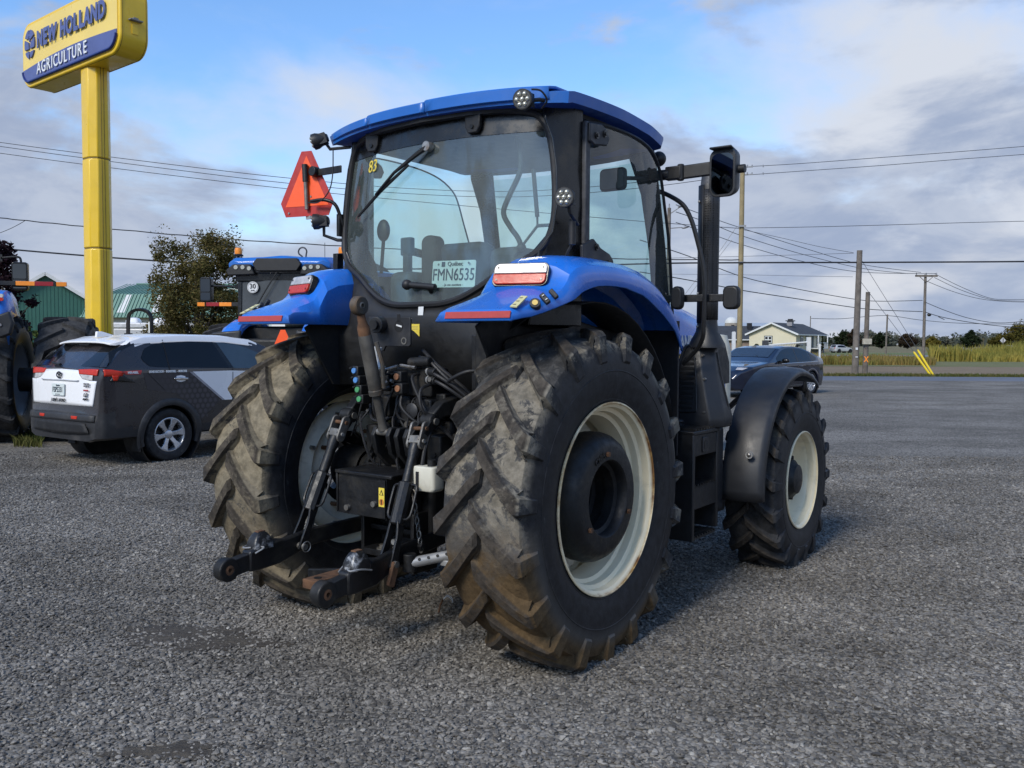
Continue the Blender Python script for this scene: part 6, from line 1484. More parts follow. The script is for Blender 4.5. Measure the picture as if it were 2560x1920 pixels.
g=G(); g.tube([(.0,-.40,2.86),(-.22,-.40,2.52),(-.36,-.38,2.30)],.012,6); g.build('rear_wiper',BLACK_P,w2)
for s in (-1,1):
    g=G(); g.beam((s*.72,-.28,1.9),(s*.72,-.24,2.75),.07,.08,(0,1,0)); g.build('corner_post',BLACK_G,T2,bevel=.01)
    g=G(); g.beam((s*.86,.55,1.9),(s*.84,.50,2.75),.05,.06,(0,1,0)); g.build('middle_post',BLACK_G,T2,bevel=.01)
    g=G(); g.grid([[(s*.76,-.22,1.9),(s*.87,.55,1.9),(s*.80,1.4,1.9)],[(s*.76,-.18,2.72),(s*.85,.55,2.74),(s*.78,1.3,2.72)]]); g.build('side_glass',GLASS_S,T2)
    # fender
    g=G(); rows=[]
    for y,z in ((-.80,1.62),(-.78,1.80),(-.62,1.93),(-.35,2.02),(.1,2.06),(.5,2.0),(.9,1.85)):
        rows.append([(s*.52,y,z-.10),(s*.56,y,z),(s*.78,y,z+.01),(s*.90,y+.05,z-.05),(s*.96,y+.08,z-.16)])
    g.grid(rows); f2=g.build('rear_fender',BLUE,T2,smooth=40,solid=.02)
    g=G(); rows=[]
    for y,z in ((-.80,1.66),(-.62,1.80),(-.35,1.90),(.1,1.93),(.5,1.88),(.9,1.74)):
        rows.append([(s*.86,y,z-.08),(s*.97,y,z-.10),(s*1.03,y+.05,z-.25),(s*1.01,y+.1,z-.34)])
    g.grid(rows); g.build('fender_flare',GREY_P,f2,smooth=40,solid=.02)
    g=G(); g.prism([(s*.50,1.62),(s*.97,1.62),(s*1.02,1.70),(s*1.0,1.80),(s*.48,1.84)],'y',-.84,-.76); fp=g.build('fender_panel',GREY_P,f2,bevel=.03)
    g=G(); g.prism(rrect(s*.80,1.715,.30,.055,.02,3),'y',-.85,-.84); fl=g.build('switch_strip',BLACK_P,fp)
    g=G(); g.cyl((s*.88,-.85,1.715),(s*.88,-.858,1.715),.022,14); g.build('push_button',YEL_LAB,fl)
    big_tyre('rear_wheel',T2,(s*1.02,.15,.98),s,1.0,.33,20)
    # mirrors and marker bars
    g=G(); g.beam((s*.84,.9,2.66),(s*1.25,.75,2.68),.05,.09); g.tube([(s*1.25,.75,2.68),(s*1.72,.65,2.69)],.018,8); g.build('mirror_arm',BLACK_P,T2)
    mirror2(T2,(s*1.77,.6,2.62),.22,.46)
    bar_lamp(T2,s*.80,s*1.80,.35,2.33,[(0,.34,BLACK_P),(.345,.58,ORG),(.585,.83,RED_D),(.86,1.0,AMBER)])
    g=G(); g.cyl((s*.97,.25,2.80),(s*.97,.25,3.22),.025,10); bc=g.build('beacon_post',BLACK_P,T2)
    g=G(); g.lathe([(.0,.0),(.085,.0),(.09,.02),(.05,.05)],(s*.97,.25,3.20),'z',20); g.build('beacon_base',BLACK_P,bc)
    g=G(); g.lathe([(.065,.0),(.068,.06),(.058,.11),(.0,.118)],(s*.97,.25,3.24),'z',20); g.build('beacon_lens',AMBER,bc)
    g=G(); rows=[]
    for k in range(14):
        a=R(170-12*k); rows.append([(s*x,3.1+.80*math.cos(a),.80+.80*math.sin(a)) for x in (.85,1.25,1.30)])
    g.grid(rows); g.build('front_mudguard',GREY_P,T2,smooth=50,solid=.02)
    big_tyre('front_wheel',T2,(s*1.05,3.1,.76),s,.78,.27,18)
g=G(); g.tube([(.36,-.1,3.15)]+[(.36+.075*math.cos(R(a)),-.1,3.24+.075*math.sin(R(a))) for a in range(215,-36,-12)]+[(.42,-.1,3.15)],.014,8); g.build('lifting_eye',RAIL,r2)
g=G(); g.cyl((.70,.1,3.1),(.70,.1,3.42),.005,6); g.build('radio_aerial',BLACK_P,r2)
g=G(); g.bb((-.5,-.45,.7),(.5,3.5,1.5)); g.bb((-.55,1.4,1.3),(.55,3.9,2.05)); g.bb((-.72,-.24,1.3),(.72,1.4,1.92)); g.bb((-.95,-.62,1.35),(.95,-.2,1.70)); g.build('chassis',BLACK_C,T2,bevel=.05)
sm2=slab('slow_vehicle_sign',SMV_O,T2,(.28,-.87,1.64),(1,0,0),(0,0,1),[(-.04,.21),(.04,.21),(.20,-.15),(-.20,-.15)],0,.006,smooth=0)
# --- third tractor, cut off by the left edge
D3=14.2; p=at(-60,860,D3); T3=thing('tractor','blue tractor on wide dual tyres, cut off by the left edge of the picture','tractor',(p.x,p.y,0),R(17))
px=lambda n: (n+60)/2200*D3
big_tyre('rear_wheel',T3,(px(-20),.2,1.0),1,1.03,.36,17)
big_tyre('dual_wheel',T3,(px(146),.2,1.0),1,1.05,.35,15)
g=G(); g.cyl((px(30),.2,1.0),(px(100),.2,1.0),.20,24); g.lathe([(.25,-.03),(.25,.03),(.2,.04)],(px(62),.2,1.0),n=24); ax=g.build('dual_spacer',BLACK_C,T3)
g=G(); g.lathe([(.25,.0),(.265,.0),(.265,.02),(.25,.02)],(px(74),.2,1.0),n=24,closed=True); g.build('spacer_flange',BLACK_C,ax)
for k in range(8):
    a=2*PI*k/8; g=G(); g.cyl((px(76),.2+.225*math.cos(a),1+.225*math.sin(a)),(px(80),.2+.225*math.cos(a),1+.225*math.sin(a)),.016,6); g.build('spacer_bolt',GALV,ax)
g=G(); rows=[]
for y,z in ((-.95,2.0),(-.90,2.25),(-.72,2.42),(-.45,2.46),(-.2,2.45)):
    x1=px(38); rows.append([(px(-60),y,z),(x1-.30,y,z),(x1-.06,y,z-.03),(x1,y+.02,z-.14),(x1+.05,y+.05,z-.42)])
g.grid(rows); f3=g.build('rear_fender',BLUE,T3,smooth=40,solid=.02)
g=G(); g.prism([(px(-60),1.70),(px(30),1.68),(px(52),1.74),(px(58),1.92),(px(50),2.10),(px(20),2.02),(px(-60),2.0)],'y',-1.0,-.86); fp=g.build('fender_panel',GREY_P,f3,bevel=.03)
g=G(); g.prism(rrect(px(20),1.885,.19,.075,.03,4),'y',-1.008,-.998); sw=g.build('switch_strip',BLACK_P,fp)
for k,m in ((-.06,INK_G),(.02,WHITE_LAB),(.07,INK_G)):
    g=G(); g.cyl((px(20)+k,-1.006,1.885),(px(20)+k,-1.015,1.885),.022,14); g.build('push_button',m,sw)
g=G(); g.prism(rrect(px(5),2.33,.40,.055,.015,3),'y',-.96,-.90); lw=g.build('tail_lamp',WHITE_L,f3); g=G(); g.prism(rrect(px(5),2.275,.40,.05,.015,3),'y',-.96,-.90); g.build('red_lens',RED_L,lw)
g=G(); g.beam((px(-70),.3,3.0),(px(-8),.25,3.0),.06,.12); g.tube(spline([(px(-8),.25,3.0),(px(25),.2,3.02),(px(36),.2,3.0),(px(38),.2,2.9)],4),.018,8); g.build('mirror_arm',BLACK_P,T3)
mirror2(T3,(px(37),.1,2.70),.24,.46)
bar_lamp(T3,px(-60),px(151),-.1,2.40+.17,[(0,.45,BLACK_P),(.453,.655,ORG),(.658,.855,RED_D),(.855,.885,BLACK_P),(.887,1.0,AMBER)])
g=G(); g.bb((px(-150),-.6,.6),(px(-40),2.5,2.0)); g.bb((px(-160),-.5,2.0),(px(-62),1.3,3.1)); g.build('chassis',BLACK_C,T3,bevel=.05)
# --- roll bar of a small machine behind the car
D4=24.; p=at(350,860,D4); m_=thing('compact_tractor','black roll hoop of a small machine showing above the white car roof','small tractor',(p.x,p.y,0),-R(20))
k4=D4/2200; hw4=36*k4
g=G(); zt4=at(350,775,D4).z; z0_=at(350,835,D4).z
g.tube(spline([(-hw4-.02,0,.9),(-hw4-.01,0,z0_),(-hw4,0,zt4-.28),(-hw4+.06,0,zt4-.10),(-hw4+.26,0,zt4),(hw4-.26,0,zt4),(hw4-.06,0,zt4-.10),(hw4,0,zt4-.28),(hw4+.0,0,z0_),(hw4+.01,0,.9)],5),.055,4); g.build('roll_bar',BLACK_PNT,m_,smooth=60)
for s in (-1,1):
    g=G(); g.box((s*hw4,.0,z0_-.06),(.16,.16,.16)); g.beam((s*hw4,0,z0_-.1),(s*(hw4+.2),.1,z0_-.1),.1,.1); g.build('roll_bar_hinge',BLACK_C,m_,bevel=.01)
    g=G(); g.lathe([(.25,-.12),(.5,-.14),(.55,-.1),(.55,.1),(.5,.14),(.25,.12)],(s*.55,.3,.55),n=28); g.build('rear_wheel',TY_OTHER,m_)
g=G(); g.bb((hw4-.045,-.058,z0_+.03),(hw4-.0,-.056,zt4-.32)); g.build('white_strip',WHITE_LAB,m_)
g=G(); g.bb((-.35,-.2,.4),(.35,1.9,.95)); g.bb((-.5,-.2,.85),(.5,.4,1.05)); g.build('body',pm('machine body',(.35,.12,.03),.5),m_,bevel=.04)
# --- white caravan
D5=33.; cv_=thing('caravan','white and grey caravan with two roof vents behind the small roll hoop','caravan',(gnd(385,D5),D5,0),R(6)); k5=D5/2200
zc=at(385,803,D5).z
g=G(); g.loft([[(x,y,z) for x,y in ((-1.5,-0),(2.2,0),(2.2,2.2),(-1.5,2.2))] for z in (.45,zc-.25)]); bd5=g.build('body',pm('caravan grey white',(.50,.51,.52),.35,0,.06,1),cv_,bevel=.08)
g=G(); g.bb((-1.52,-.02,zc-.27),(2.22,2.22,zc-.06)); g.build('roof',pm('caravan roof',(.62,.63,.64),.4),cv_,bevel=.05)
g=G(); g.prism(rrect(-.72,1.52,.72,.36,.06,4),'y',-.012,.0); g.build('window',GLASS_C,bd5)
g=G(); g.prism([(.2,1.70),(.8,1.78),(.8,1.62)],'y',-.01,.0); g.build('graphic_stripe',INK_G,bd5,smooth=0)
g=G(); g.prism(rrect(-1.28,1.6,.10,.2,.02,2),'y',-.02,.0); g.build('side_lamp',YEL_LAB,bd5)
for x in (-1.0,.02):
    g=G(); g.loft([[(x+a*k,.9+b*k,zc-.06+h) for a,b in rrect(0,0,.50,.5,.12,4)] for h,k in ((0,1),(.10,.97),(.19,.7),(.21,.4))]); g.build('roof_vent',CARW,cv_)
for x in (-.3,1.0):
    g=G(); g.lathe([(0,.1),(.33,.1),(.33,-.1),(0,-.1)],(x,.15,.33),n=24); g.build('wheel',TY_CAR,cv_)
# ================================================================ buildings
GREEN_W=pm('green steel cladding',(.035,.125,.095),.5,.1,.08,.8)
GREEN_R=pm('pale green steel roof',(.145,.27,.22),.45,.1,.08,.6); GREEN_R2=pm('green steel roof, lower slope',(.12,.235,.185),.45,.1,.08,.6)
TRIMW=pm('white building trim',(.62,.63,.62),.5,0,.06,2)
def gable(name,label,cat,loc,rz,w,l,eave,apex,wall,roof,over=.4,trim=None,group=None,th=.14):
    t=thing(name,label,cat,loc,rz,group)
    g=G(); g.prism([(-w/2,0),(w/2,0),(w/2,eave),(0,apex-.02),(-w/2,eave)],'y',0,l); wl=g.build('wall',wall,t,smooth=0)
    sl=(apex-eave)/(w/2); sides=[]
    for s in (-1,1):
        g=G(); ex=w/2+over; ez=eave-over*sl
        a=[(0,-over,apex+.03),(s*ex,-over,ez+.03),(s*ex,l+over,ez+.03),(0,l+over,apex+.03)]
        b=[(x,y,z+th) for x,y,z in a]; g.loft([a,b]); sides.append(g.build('roof_slope',roof,t,smooth=0))
        if trim:
            g=G(); g.beam((0,-over-.04,apex+.06),(s*ex,-over-.04,ez+.06),.06,th+.14,(0,1,0) if False else (0,0,1)); g.build('barge_board',trim,t,smooth=0)
            g=G(); g.beam((s*(ex+.03),-over,ez+.06),(s*(ex+.03),l+over,ez+.06),.06,.2); g.build('fascia',trim,t,smooth=0)
    return t,wl,sides
def ribs(parent,p0,p1,p2,n,mat,w=.05):
    """standing seams from edge p0-p1 offset along p2"""
    p0,p1,p2=Vector(p0),Vector(p1),Vector(p2); g=G()
    for k in range(n+1):
        a=p0.lerp(p1,k/n); g.beam(a,a+p2,w,w)
    o=g.build('roof_rib',mat,parent,smooth=0); kind(o,'stuff'); return o
# green barn with its gable towards the yard
Db=78.; pb=at(118,860,Db)
tb,wl,sd=gable('barn','dark green steel barn showing its gable end beyond the left tractor','barn',(pb.x,Db,0),R(22),8.6,16,at(205,775,Db).z+.35,at(111,686,Db).z,GREEN_W,pm('grey barn roof',(.33,.35,.35),.5,.2),.45,TRIMW)
g=G()
for k in range(29):
    x=-4.2+.3*k; zt=interp([(-4.3,tb.children[0].data.vertices[2].co.z),(0,at(111,686,Db).z),(4.3,tb.children[0].data.vertices[2].co.z)],x)-.15
    g.bb((x-.03,-.035,.1),(x+.03,.0,zt))
o=g.build('wall_rib',GREEN_W,wl,smooth=0); kind(o,'stuff')
g=G(); g.bb((-2.6,-.06,1.2),(-1.3,.0,2.9)); wn=g.build('window',TRIMW,wl,smooth=0); g=G(); g.bb((-2.48,-.08,1.32),(-1.42,-.062,2.78)); g.build('pane',pm('pale window pane',(.30,.32,.34),.15,0,.1,2),wn,smooth=0)
# long green gambrel shed
Dg=72.; xl=gnd(199,Dg); xr=xl+13; zr=at(317,702,Dg).z; zb_=at(317,733,Dg).z; ze=at(250,793,Dg).z; xb=gnd(258,Dg)
tg=thing('shed','long green steel shed with a two-pitch roof and white roof lights behind the sign pole','shed',(xl,Dg,0),0)
g=G(); g.prism([(.35,0),(13,0),(13,zr-.4),(2.0,zr-.6),(.35,ze-.1)],'y',2.7,9); g.bb((.35,0.5,0),(13,2.9,ze)); g.build('wall',pm('cream wall cladding',(.46,.45,.38),.6,0,.08,1),tg,smooth=0)
def quad(name,mat,parent,pts,th):
    n=(Vector(pts[1])-Vector(pts[0])).cross(Vector(pts[3])-Vector(pts[0])).normalized(); g=G(); g.loft([pts,[tuple(Vector(p)+n*th) for p in pts]]); return g.build(name,mat,parent,smooth=0)
xo=lambda px_: gnd(px_,Dg)-xl
lo_=quad('lower_slope',GREEN_R2,tg,[(0,0,ze),(13,0,ze),(13,1.3,zb_),(xo(240),1.3,zb_)],-.08)
up_=quad('upper_slope',GREEN_R,tg,[(xo(240),1.3,zb_),(13,1.3,zb_),(13,4.6,zr),(xo(285),4.6,zr)],-.08)
for (a,b) in ((290,312),(374,396)):
    dx_=.25; quad('roof_light',TRIMW,lo_,[(xo(a),.25,ze+(zb_-ze)*.19),(xo(b)-.1,.25,ze+(zb_-ze)*.19),(xo(b)+.1,1.25,ze+(zb_-ze)*.96),(xo(a)+.35,1.25,ze+(zb_-ze)*.96)],.04)
ribs(lo_,(.2,-.03,ze+.03),(13,-.03,ze+.03),(.25,1.3,zb_-ze),44,GREEN_R2,.045)
ribs(up_,(1.5,1.27,zb_+.03),(13,1.27,zb_+.03),(.5,3.3,zr-zb_),38,GREEN_R,.045)
g=G(); g.beam((xo(285),4.6,zr+.05),(13,4.6,zr+.05),.3,.1); g.build('ridge_cap',GREEN_R,up_,smooth=0)
for x in (.30,.8): 
    g=G(); g.bb((x,.1,0),(x+.12,.22,ze-.05)); g.build('corner_post',TRIMW,tg)
# cream bungalow across the road
Dh=150.; pc_=at(1990,860,Dh)
CREAMW=pm('cream house cladding',(.60,.55,.40),.7,0,.05,.8); SHINGLE=pm('dark grey shingles',(.040,.046,.056),.9,0,.18,1.2); DKGREEN=pm('dark green trim',(.03,.055,.06),.5)
hz_e=at(1990,834,Dh).z; hz_a=at(1936,809,Dh).z; wH=8.3
th_=R(37)
hx=pc_.x-wH/2*math.cos(th_); hy=Dh+wH/2*math.sin(th_)
H,hw_l,hs=gable('house','cream bungalow with a dark shingle roof and white eaves across the road','house',(hx,hy,0),-th_,wH,15,hz_e,hz_a+.1,CREAMW,SHINGLE,.55,TRIMW)
def win(parent,org,u,v,w,h,cols,rows_,frame,sash):
    o=Vector(org);u=Vector(u);v=Vector(v);n=u.cross(v)
    f=slab('window',frame,parent,o,u,v,[(-w/2-.12,-h/2-.12),(w/2+.12,-h/2-.12),(w/2+.12,h/2+.12),(-w/2-.12,h/2+.12)],.01,.05,smooth=0)
    slab('sash',sash,f,o,u,v,[(-w/2,-h/2),(w/2,-h/2),(w/2,h/2),(-w/2,h/2)],.05,.07,smooth=0)
    for i in range(cols):
        for j in range(rows_):
            cx=-w/2+w*(i+.5)/cols; cy=-h/2+h*(j+.5)/rows_; a=w/cols*.36; b=h/rows_*.36
            slab('pane',GLASS_C,f,o,u,v,[(cx-a,cy-b),(cx+a,cy-b),(cx+a,cy+b),(cx-a,cy+b)],.07,.075,smooth=0)
    return f
win(hw_l,(-.7,0,hz_e-1.05),(1,0,0),(0,0,1),1.25,1.15,2,2,DKGREEN,TRIMW)
for y in (2.7,5.6,11.4): win(hw_l,(wH/2,y,hz_e-1.25),(0,1,0),(0,0,1),1.2,1.5,2,1,DKGREEN,TRIMW)
g=G(); g.bb((wH/2,8.0,.9),(wH/2+.05,9.0,hz_e-.35)); g.build('door',DKGREEN,hw_l,smooth=0)
g=G(); g.bb((1.0,4.2,hz_a-.3),(1.9,5.1,hz_a+.55)); ch=g.build('chimney',pm('chimney grey',(.25,.25,.26),.6),hs[1]); g=G(); g.bb((.8,4.0,hz_a+.55),(2.1,5.3,hz_a+.7)); g.bb((1.1,4.3,hz_a+.7),(1.8,5.0,hz_a+.95)); g.build('chimney_cap',INK,ch)
g=G()
for y in [6.6+.35*k for k in range(15)]: g.bb((wH/2+1.6,y,.9),(wH/2+1.66,y+.06,1.85))
g.bb((wH/2+1.58,6.5,1.82),(wH/2+1.68,11.8,1.92)); g.bb((wH/2+.05,6.5,.75),(wH/2+1.7,11.8,.9)); g.build('porch_railing',TRIMW,H,smooth=0)
g=G()
for y in (6.6,11.7): g.bb((wH/2+1.55,y,.9),(wH/2+1.7,y+.15,hz_e-.2))
g.build('porch_post',TRIMW,H)
g=G(); g.bb((-wH/2-.03,-.03,0),(wH/2+.03,.0,.55)); g.bb((wH/2,-.03,0),(wH/2+.03,15,.55)); g.build('foundation',pm('grey foundation',(.18,.18,.18),.8),H,smooth=0)
# brick neighbour with dark roof, partly behind the tractor
Dn=168.; pn_=at(1850,860,Dn)
t2,w_,s_=gable('house','brick house with a dark roof half hidden behind the tractor exhaust','house',(pn_.x+4.5,Dn+4,0),R(90),7,11,at(1850,846,Dn).z,at(1850,820,Dn).z+.3,pm('weathered brick',(.26,.19,.15),.85,0,.25,3),SHINGLE,.5,TRIMW)
g=G(); p=at(1901,812,Dn); g.bb((-1.2,1.5,p.z-1.2),(-.3,2.3,p.z+.4)); g.build('chimney',INK,s_[0])
# silo and the barn roof behind the houses
Ds=235.; ps_=at(1828,860,Ds)
si=thing('silo','concrete silo with a pale ribbed dome behind the brick house','silo',(ps_.x,Ds,0)); rs_=1.75; zt_=at(1828,808,Ds).z
g=G(); g.lathe([(rs_,0),(rs_,zt_)],n=28,axis='z'); w_=g.build('wall',pm('stained concrete',(.28,.25,.21),.9,0,.3,.5),si); 
g=G(); g.lathe([(rs_+.05,zt_)]+[((rs_+.05)*math.cos(R(a)),zt_+1.7*math.sin(R(a))) for a in range(8,90,8)]+[(0,zt_+1.7)],n=28,axis='z'); dm=g.build('dome',pm('pale dome steel',(.55,.56,.54),.7,0,.06,1),si,smooth=15)
g=G(); g.bb((-.5,-rs_-.05,zt_-1.2),(.3,-rs_+.2,zt_-.5)); g.build('hatch',INK,w_)
Df=245.; pf=at(1900,860,Df); t3,w3,s3=gable('barn','long low barn with a pale metal roof behind the bungalow','barn',(pf.x+9,Df+3,0),R(90),9,24,at(1900,824,Df).z,at(1900,808,Df).z,pm('grey barn wall',(.3,.3,.3),.8),pm('pale metal roof',(.45,.49,.52),.45,.3),.4,None)
# ================================================================ foliage
def foliage_mat(name,ca,cb,cc,s1=.9,tr=.25):
    m,nt,b=newmat(name); g=NB(nt); ge=g.n('ShaderNodeNewGeometry'); v=ge.outputs['Position']
    n=g.noise(s1,4,.6,v); n2=g.noise(s1*9,3,.6,v)
    c=g.mix(g.ramp(n,.35,.65),ca,cb); c=g.mix(g.ramp(n2,.45,.72),c,cc)
    nt.nodes.remove(b); o=nt.nodes['Material Output']; d=g.n('ShaderNodeBsdfDiffuse'); t=g.n('ShaderNodeBsdfTranslucent'); g.l(c,d.inputs[0]); g.l(c,t.inputs[0])
    mx=g.n('ShaderNodeMixShader'); mx.inputs[0].default_value=tr; g.l(d.outputs[0],mx.inputs[1]); g.l(t.outputs[0],mx.inputs[2]); g.l(mx.outputs[0],o.inputs[0]); return m
def leaf_quads(g,rnd,c,r,n,size,flat=1):
    for _ in range(n):
        d=Vector((rnd.gauss(0,1),rnd.gauss(0,1),rnd.gauss(0,1)*flat)); d.normalize(); d*=rnd.random()**.45
        p=Vector((c[0]+d.x*r[0],c[1]+d.y*r[1],c[2]+d.z*r[2]))
        a=Vector((rnd.gauss(0,1),rnd.gauss(0,1),rnd.gauss(0,.6))).normalized(); b=a.cross(Vector((rnd.gauss(0,1),rnd.gauss(0,1),rnd.gauss(0,1)))).normalized()
        s=size*rnd.uniform(.6,1.3); a=a*s; b=b*s*.55
        g.add([p-a,p+b*.9,p+a,p-b*.9],[(0,1,2,3)])
def tree(name,label,loc,h,crown_r,base,nclump,nleaf,lsize,mat,bark,seed,top=1.0,group=None,cat='tree',squash=1.0,airy=.35,branches=7):
    rnd=random.Random(seed); t=thing(name,label,cat,loc,0,group); g=G(); tips=[]
    ch=h-base
    for k in range(nclump):
        u=rnd.random()**(.8 if airy<.5 else 1.35); z=base+ch*u; prof=math.sin(PI*min(1,.12+(.86 if top<.7 else .68)*u))**.6*(1 if u<.6 else (1-(u-.6)/.4*(1-.35*top))) if airy<.5 else math.sin(PI*min(1,.16+.62*u))**.6*(1-.25*u)
        a=rnd.uniform(0,2*PI); q=rnd.random()**.5*crown_r*prof
        c=(q*math.cos(a),q*math.sin(a)*squash,z); tips.append(c)
        rr=crown_r*rnd.uniform(.14,.32); leaf_quads(g,rnd,c,(rr,rr,rr*.75),nleaf,lsize)
        if rnd.random()<airy: leaf_quads(g,rnd,(c[0]*1.12,c[1]*1.12,c[2]+rr*.6),(rr*.9,rr*.9,rr*1.1),nleaf//4,lsize*.9)
    g.build('crown',mat,t,smooth=0,clean=False)
    g=G(); g.tube([(0,0,-.05),(.03*h*.1,0,h*.25),(-.02,.02,h*.55),(0,0,h*.85)],[h*.028,h*.022,h*.014,h*.004],8)
    rnd.shuffle(tips)
    for c in tips[:branches]: 
        z0=max(base*.6,c[2]*.45); g.tube([(0,0,z0),(c[0]*.5,c[1]*.5,(z0+c[2])/2+.03*h),c],[h*.010,h*.006,h*.002],5)
    g.build('trunk',bark,t); return t
BARK=pm('grey brown bark',(.085,.068,.052),.9,0,.3,6,bump=.01,bscale=30)
OLIVE=foliage_mat('olive autumn leaves',(.075,.076,.026),(.12,.105,.038),(.19,.135,.06),.9)
PURPLE=foliage_mat('dark purple leaves',(.020,.012,.017),(.032,.018,.024),(.05,.03,.035),.9)
BUSHG=foliage_mat('green bush leaves',(.045,.075,.022),(.075,.10,.03),(.11,.12,.04),1.5)
DARKG=foliage_mat('dark evergreen needles',(.014,.024,.013),(.024,.034,.016),(.035,.042,.02),.3,.1)
YELB=foliage_mat('yellow autumn bush',(.12,.10,.022),(.18,.14,.03),(.08,.085,.022),.3)
GOLD=foliage_mat('gold and green tree leaves',(.085,.080,.022),(.15,.115,.028),(.05,.06,.02),.12)
BROWNB=foliage_mat('brown twiggy bush',(.035,.026,.018),(.05,.036,.024),(.065,.05,.03),.3)
p=at(492,860,30.); tree('leafy_tree','bushy olive tree turning brown between the shed and the second tractor',(p.x,30,0),at(492,596,30).z,1.75,.25,190,300,.05,OLIVE,BARK,3,.75,airy=.6,branches=16)
p=at(-8,860,27.); tree('purple_tree','dark purple leaved tree behind the left edge tractor',(p.x,27,0),at(0,600,27).z,1.05,1.2,60,130,.075,PURPLE,BARK,5,.8)
p=at(72,860,25.); tree('green_bush','low green bush between the left tractor wheels',(p.x,25,0),at(72,822,25).z,.75,.1,34,110,.05,BUSHG,BARK,6,1,cat='bush')
# trees beyond the fields
def far_tree(px_,d,topy,wpx,mat,label,seed,name='far_tree',squ=1,base=.1,n=60,nl=60,ls=None,tp=.6):
    p=at(px_,860,d); h=at(px_,topy,d).z; r=wpx/2/2200*d
    return tree(name,label,(p.x,d,0),h,r,h*base,n,nl,ls or d*.0011,mat,BARK,seed,tp,'trees and bushes beyond the far road',branches=5)
far_tree(2045,190,836,60,DARKG,'dark pine just right of the bungalow',11,'pine_tree')
far_tree(2200,330,833,38,DARKG,'dark evergreen behind the short leaning pole',12,'pine_tree',tp=.4)
far_tree(2268,300,838,46,BROWNB,'brown bare bush in the field behind the guy wires',13,'brown_bush',tp=1)
far_tree(2330,300,844,38,YELB,'round yellow bush right of the crossarm pole',14,'yellow_bush',tp=1)
far_tree(2428,330,828,44,DARKG,'dark pointed evergreen behind the tall reeds',15,'pine_tree',tp=.3)
far_tree(2545,330,816,86,GOLD,'large golden tree at the right edge behind the road sign',16,'golden_tree',tp=1,n=90)
far_tree(2497,330,842,46,GOLD,'smaller dark green tree left of the large golden one',17,'golden_tree',tp=1)
far_tree(2135,420,824,34,BROWNB,'rust coloured tree behind the two old poles',18,'brown_tree',tp=.8)
far_tree(2110,430,832,44,DARKG,'dark evergreen clump between the bungalow and the old poles',19,'pine_tree',tp=.7)
far_tree(1892,150,861,14,DARKG,'clipped cedar bush at the gable foot of the bungalow',20,'cedar_bush',tp=.9,n=20)
far_tree(1993,148,862,16,DARKG,'dark cedar at the corner of the bungalow',21,'cedar_bush',tp=.7,n=20)
far_tree(2056,152,840,8,DARKG,'narrow pointed cedar beside the bungalow door',22,'cedar_bush',tp=.1,n=20)
# the distant wood reads as one dark mass
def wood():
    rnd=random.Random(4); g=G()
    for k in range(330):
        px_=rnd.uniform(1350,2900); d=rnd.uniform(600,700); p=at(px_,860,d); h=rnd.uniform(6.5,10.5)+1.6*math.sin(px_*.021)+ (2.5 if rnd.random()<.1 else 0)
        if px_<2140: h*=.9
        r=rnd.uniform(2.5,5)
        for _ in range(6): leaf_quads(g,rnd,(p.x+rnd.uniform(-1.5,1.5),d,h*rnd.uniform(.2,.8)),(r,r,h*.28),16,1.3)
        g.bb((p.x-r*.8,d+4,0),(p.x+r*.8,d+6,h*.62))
    o=g.build('distant_wood',foliage_mat('haze tinted wood leaves',(.075,.088,.075),(.095,.108,.09),(.12,.11,.07),.02,.1),None,smooth=0,clean=False); kind(o,'stuff')  # leaf colours paled and cooled to stand in for haze over the distance
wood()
def blades(name,mat,n,area,h,w,seed,lean=.25,patch=None):
    rnd=random.Random(seed); g=G()
    for _ in range(n):
        x,y=area(rnd); hh=h*rnd.uniform(.55,1.12)*(patch(x,y) if patch else 1); a=rnd.uniform(0,2*PI); lx,ly=rnd.gauss(0,lean)*hh,rnd.gauss(0,lean)*hh
        dx_,dy_=math.cos(a)*w,math.sin(a)*w
        g.add([(x-dx_,y-dy_,-.02),(x+dx_,y+dy_,-.02),(x+dx_*.7+lx*.4,y+dy_*.7+ly*.4,hh*.6),(x+lx,y+ly,hh),(x-dx_*.7+lx*.4,y-dy_*.7+ly*.4,hh*.6)],[(0,1,2,4),(4,2,3)])
    o=g.build(name,mat,None,smooth=0,clean=False); return kind(o,'stuff')
REED=foliage_mat('yellow green reeds',(.27,.25,.06),(.42,.34,.085),(.15,.175,.045),.25,.4)
GRASS2=foliage_mat('rank autumn grass',(.20,.19,.05),(.31,.235,.08),(.28,.18,.07),.35,.4)
VERGE=foliage_mat('short verge grass',(.085,.105,.03),(.15,.13,.05),(.05,.07,.02),.8,.3)
def areed(r):
    d=r.uniform(86,104); return gnd(r.uniform(2325,2700),d),d
blades('reeds',REED,9000,areed,1.75,.07,31,.16,lambda x,y: .75+.35*math.sin(x*.35)+.15*math.sin(x*1.3))
def atall(r):
    d=r.uniform(70,84); return gnd(r.uniform(1780,2340),d),d
blades('tall_grass',GRASS2,9000,atall,.72,.05,32,.25,lambda x,y: .8+.3*math.sin(x*.6+1)+ (.55 if x<27 else 0))
def averge(r): 
    return r.uniform(9,36),45.2+abs(r.gauss(0,.9))
blades('verge_grass',VERGE,4500,averge,.16,.025,33,.4)
def aleft(r):
    d=r.uniform(13.5,17); return gnd(r.uniform(30,100),d),d
blades('yard_weeds',VERGE,900,aleft,.16,.012,34,.4)
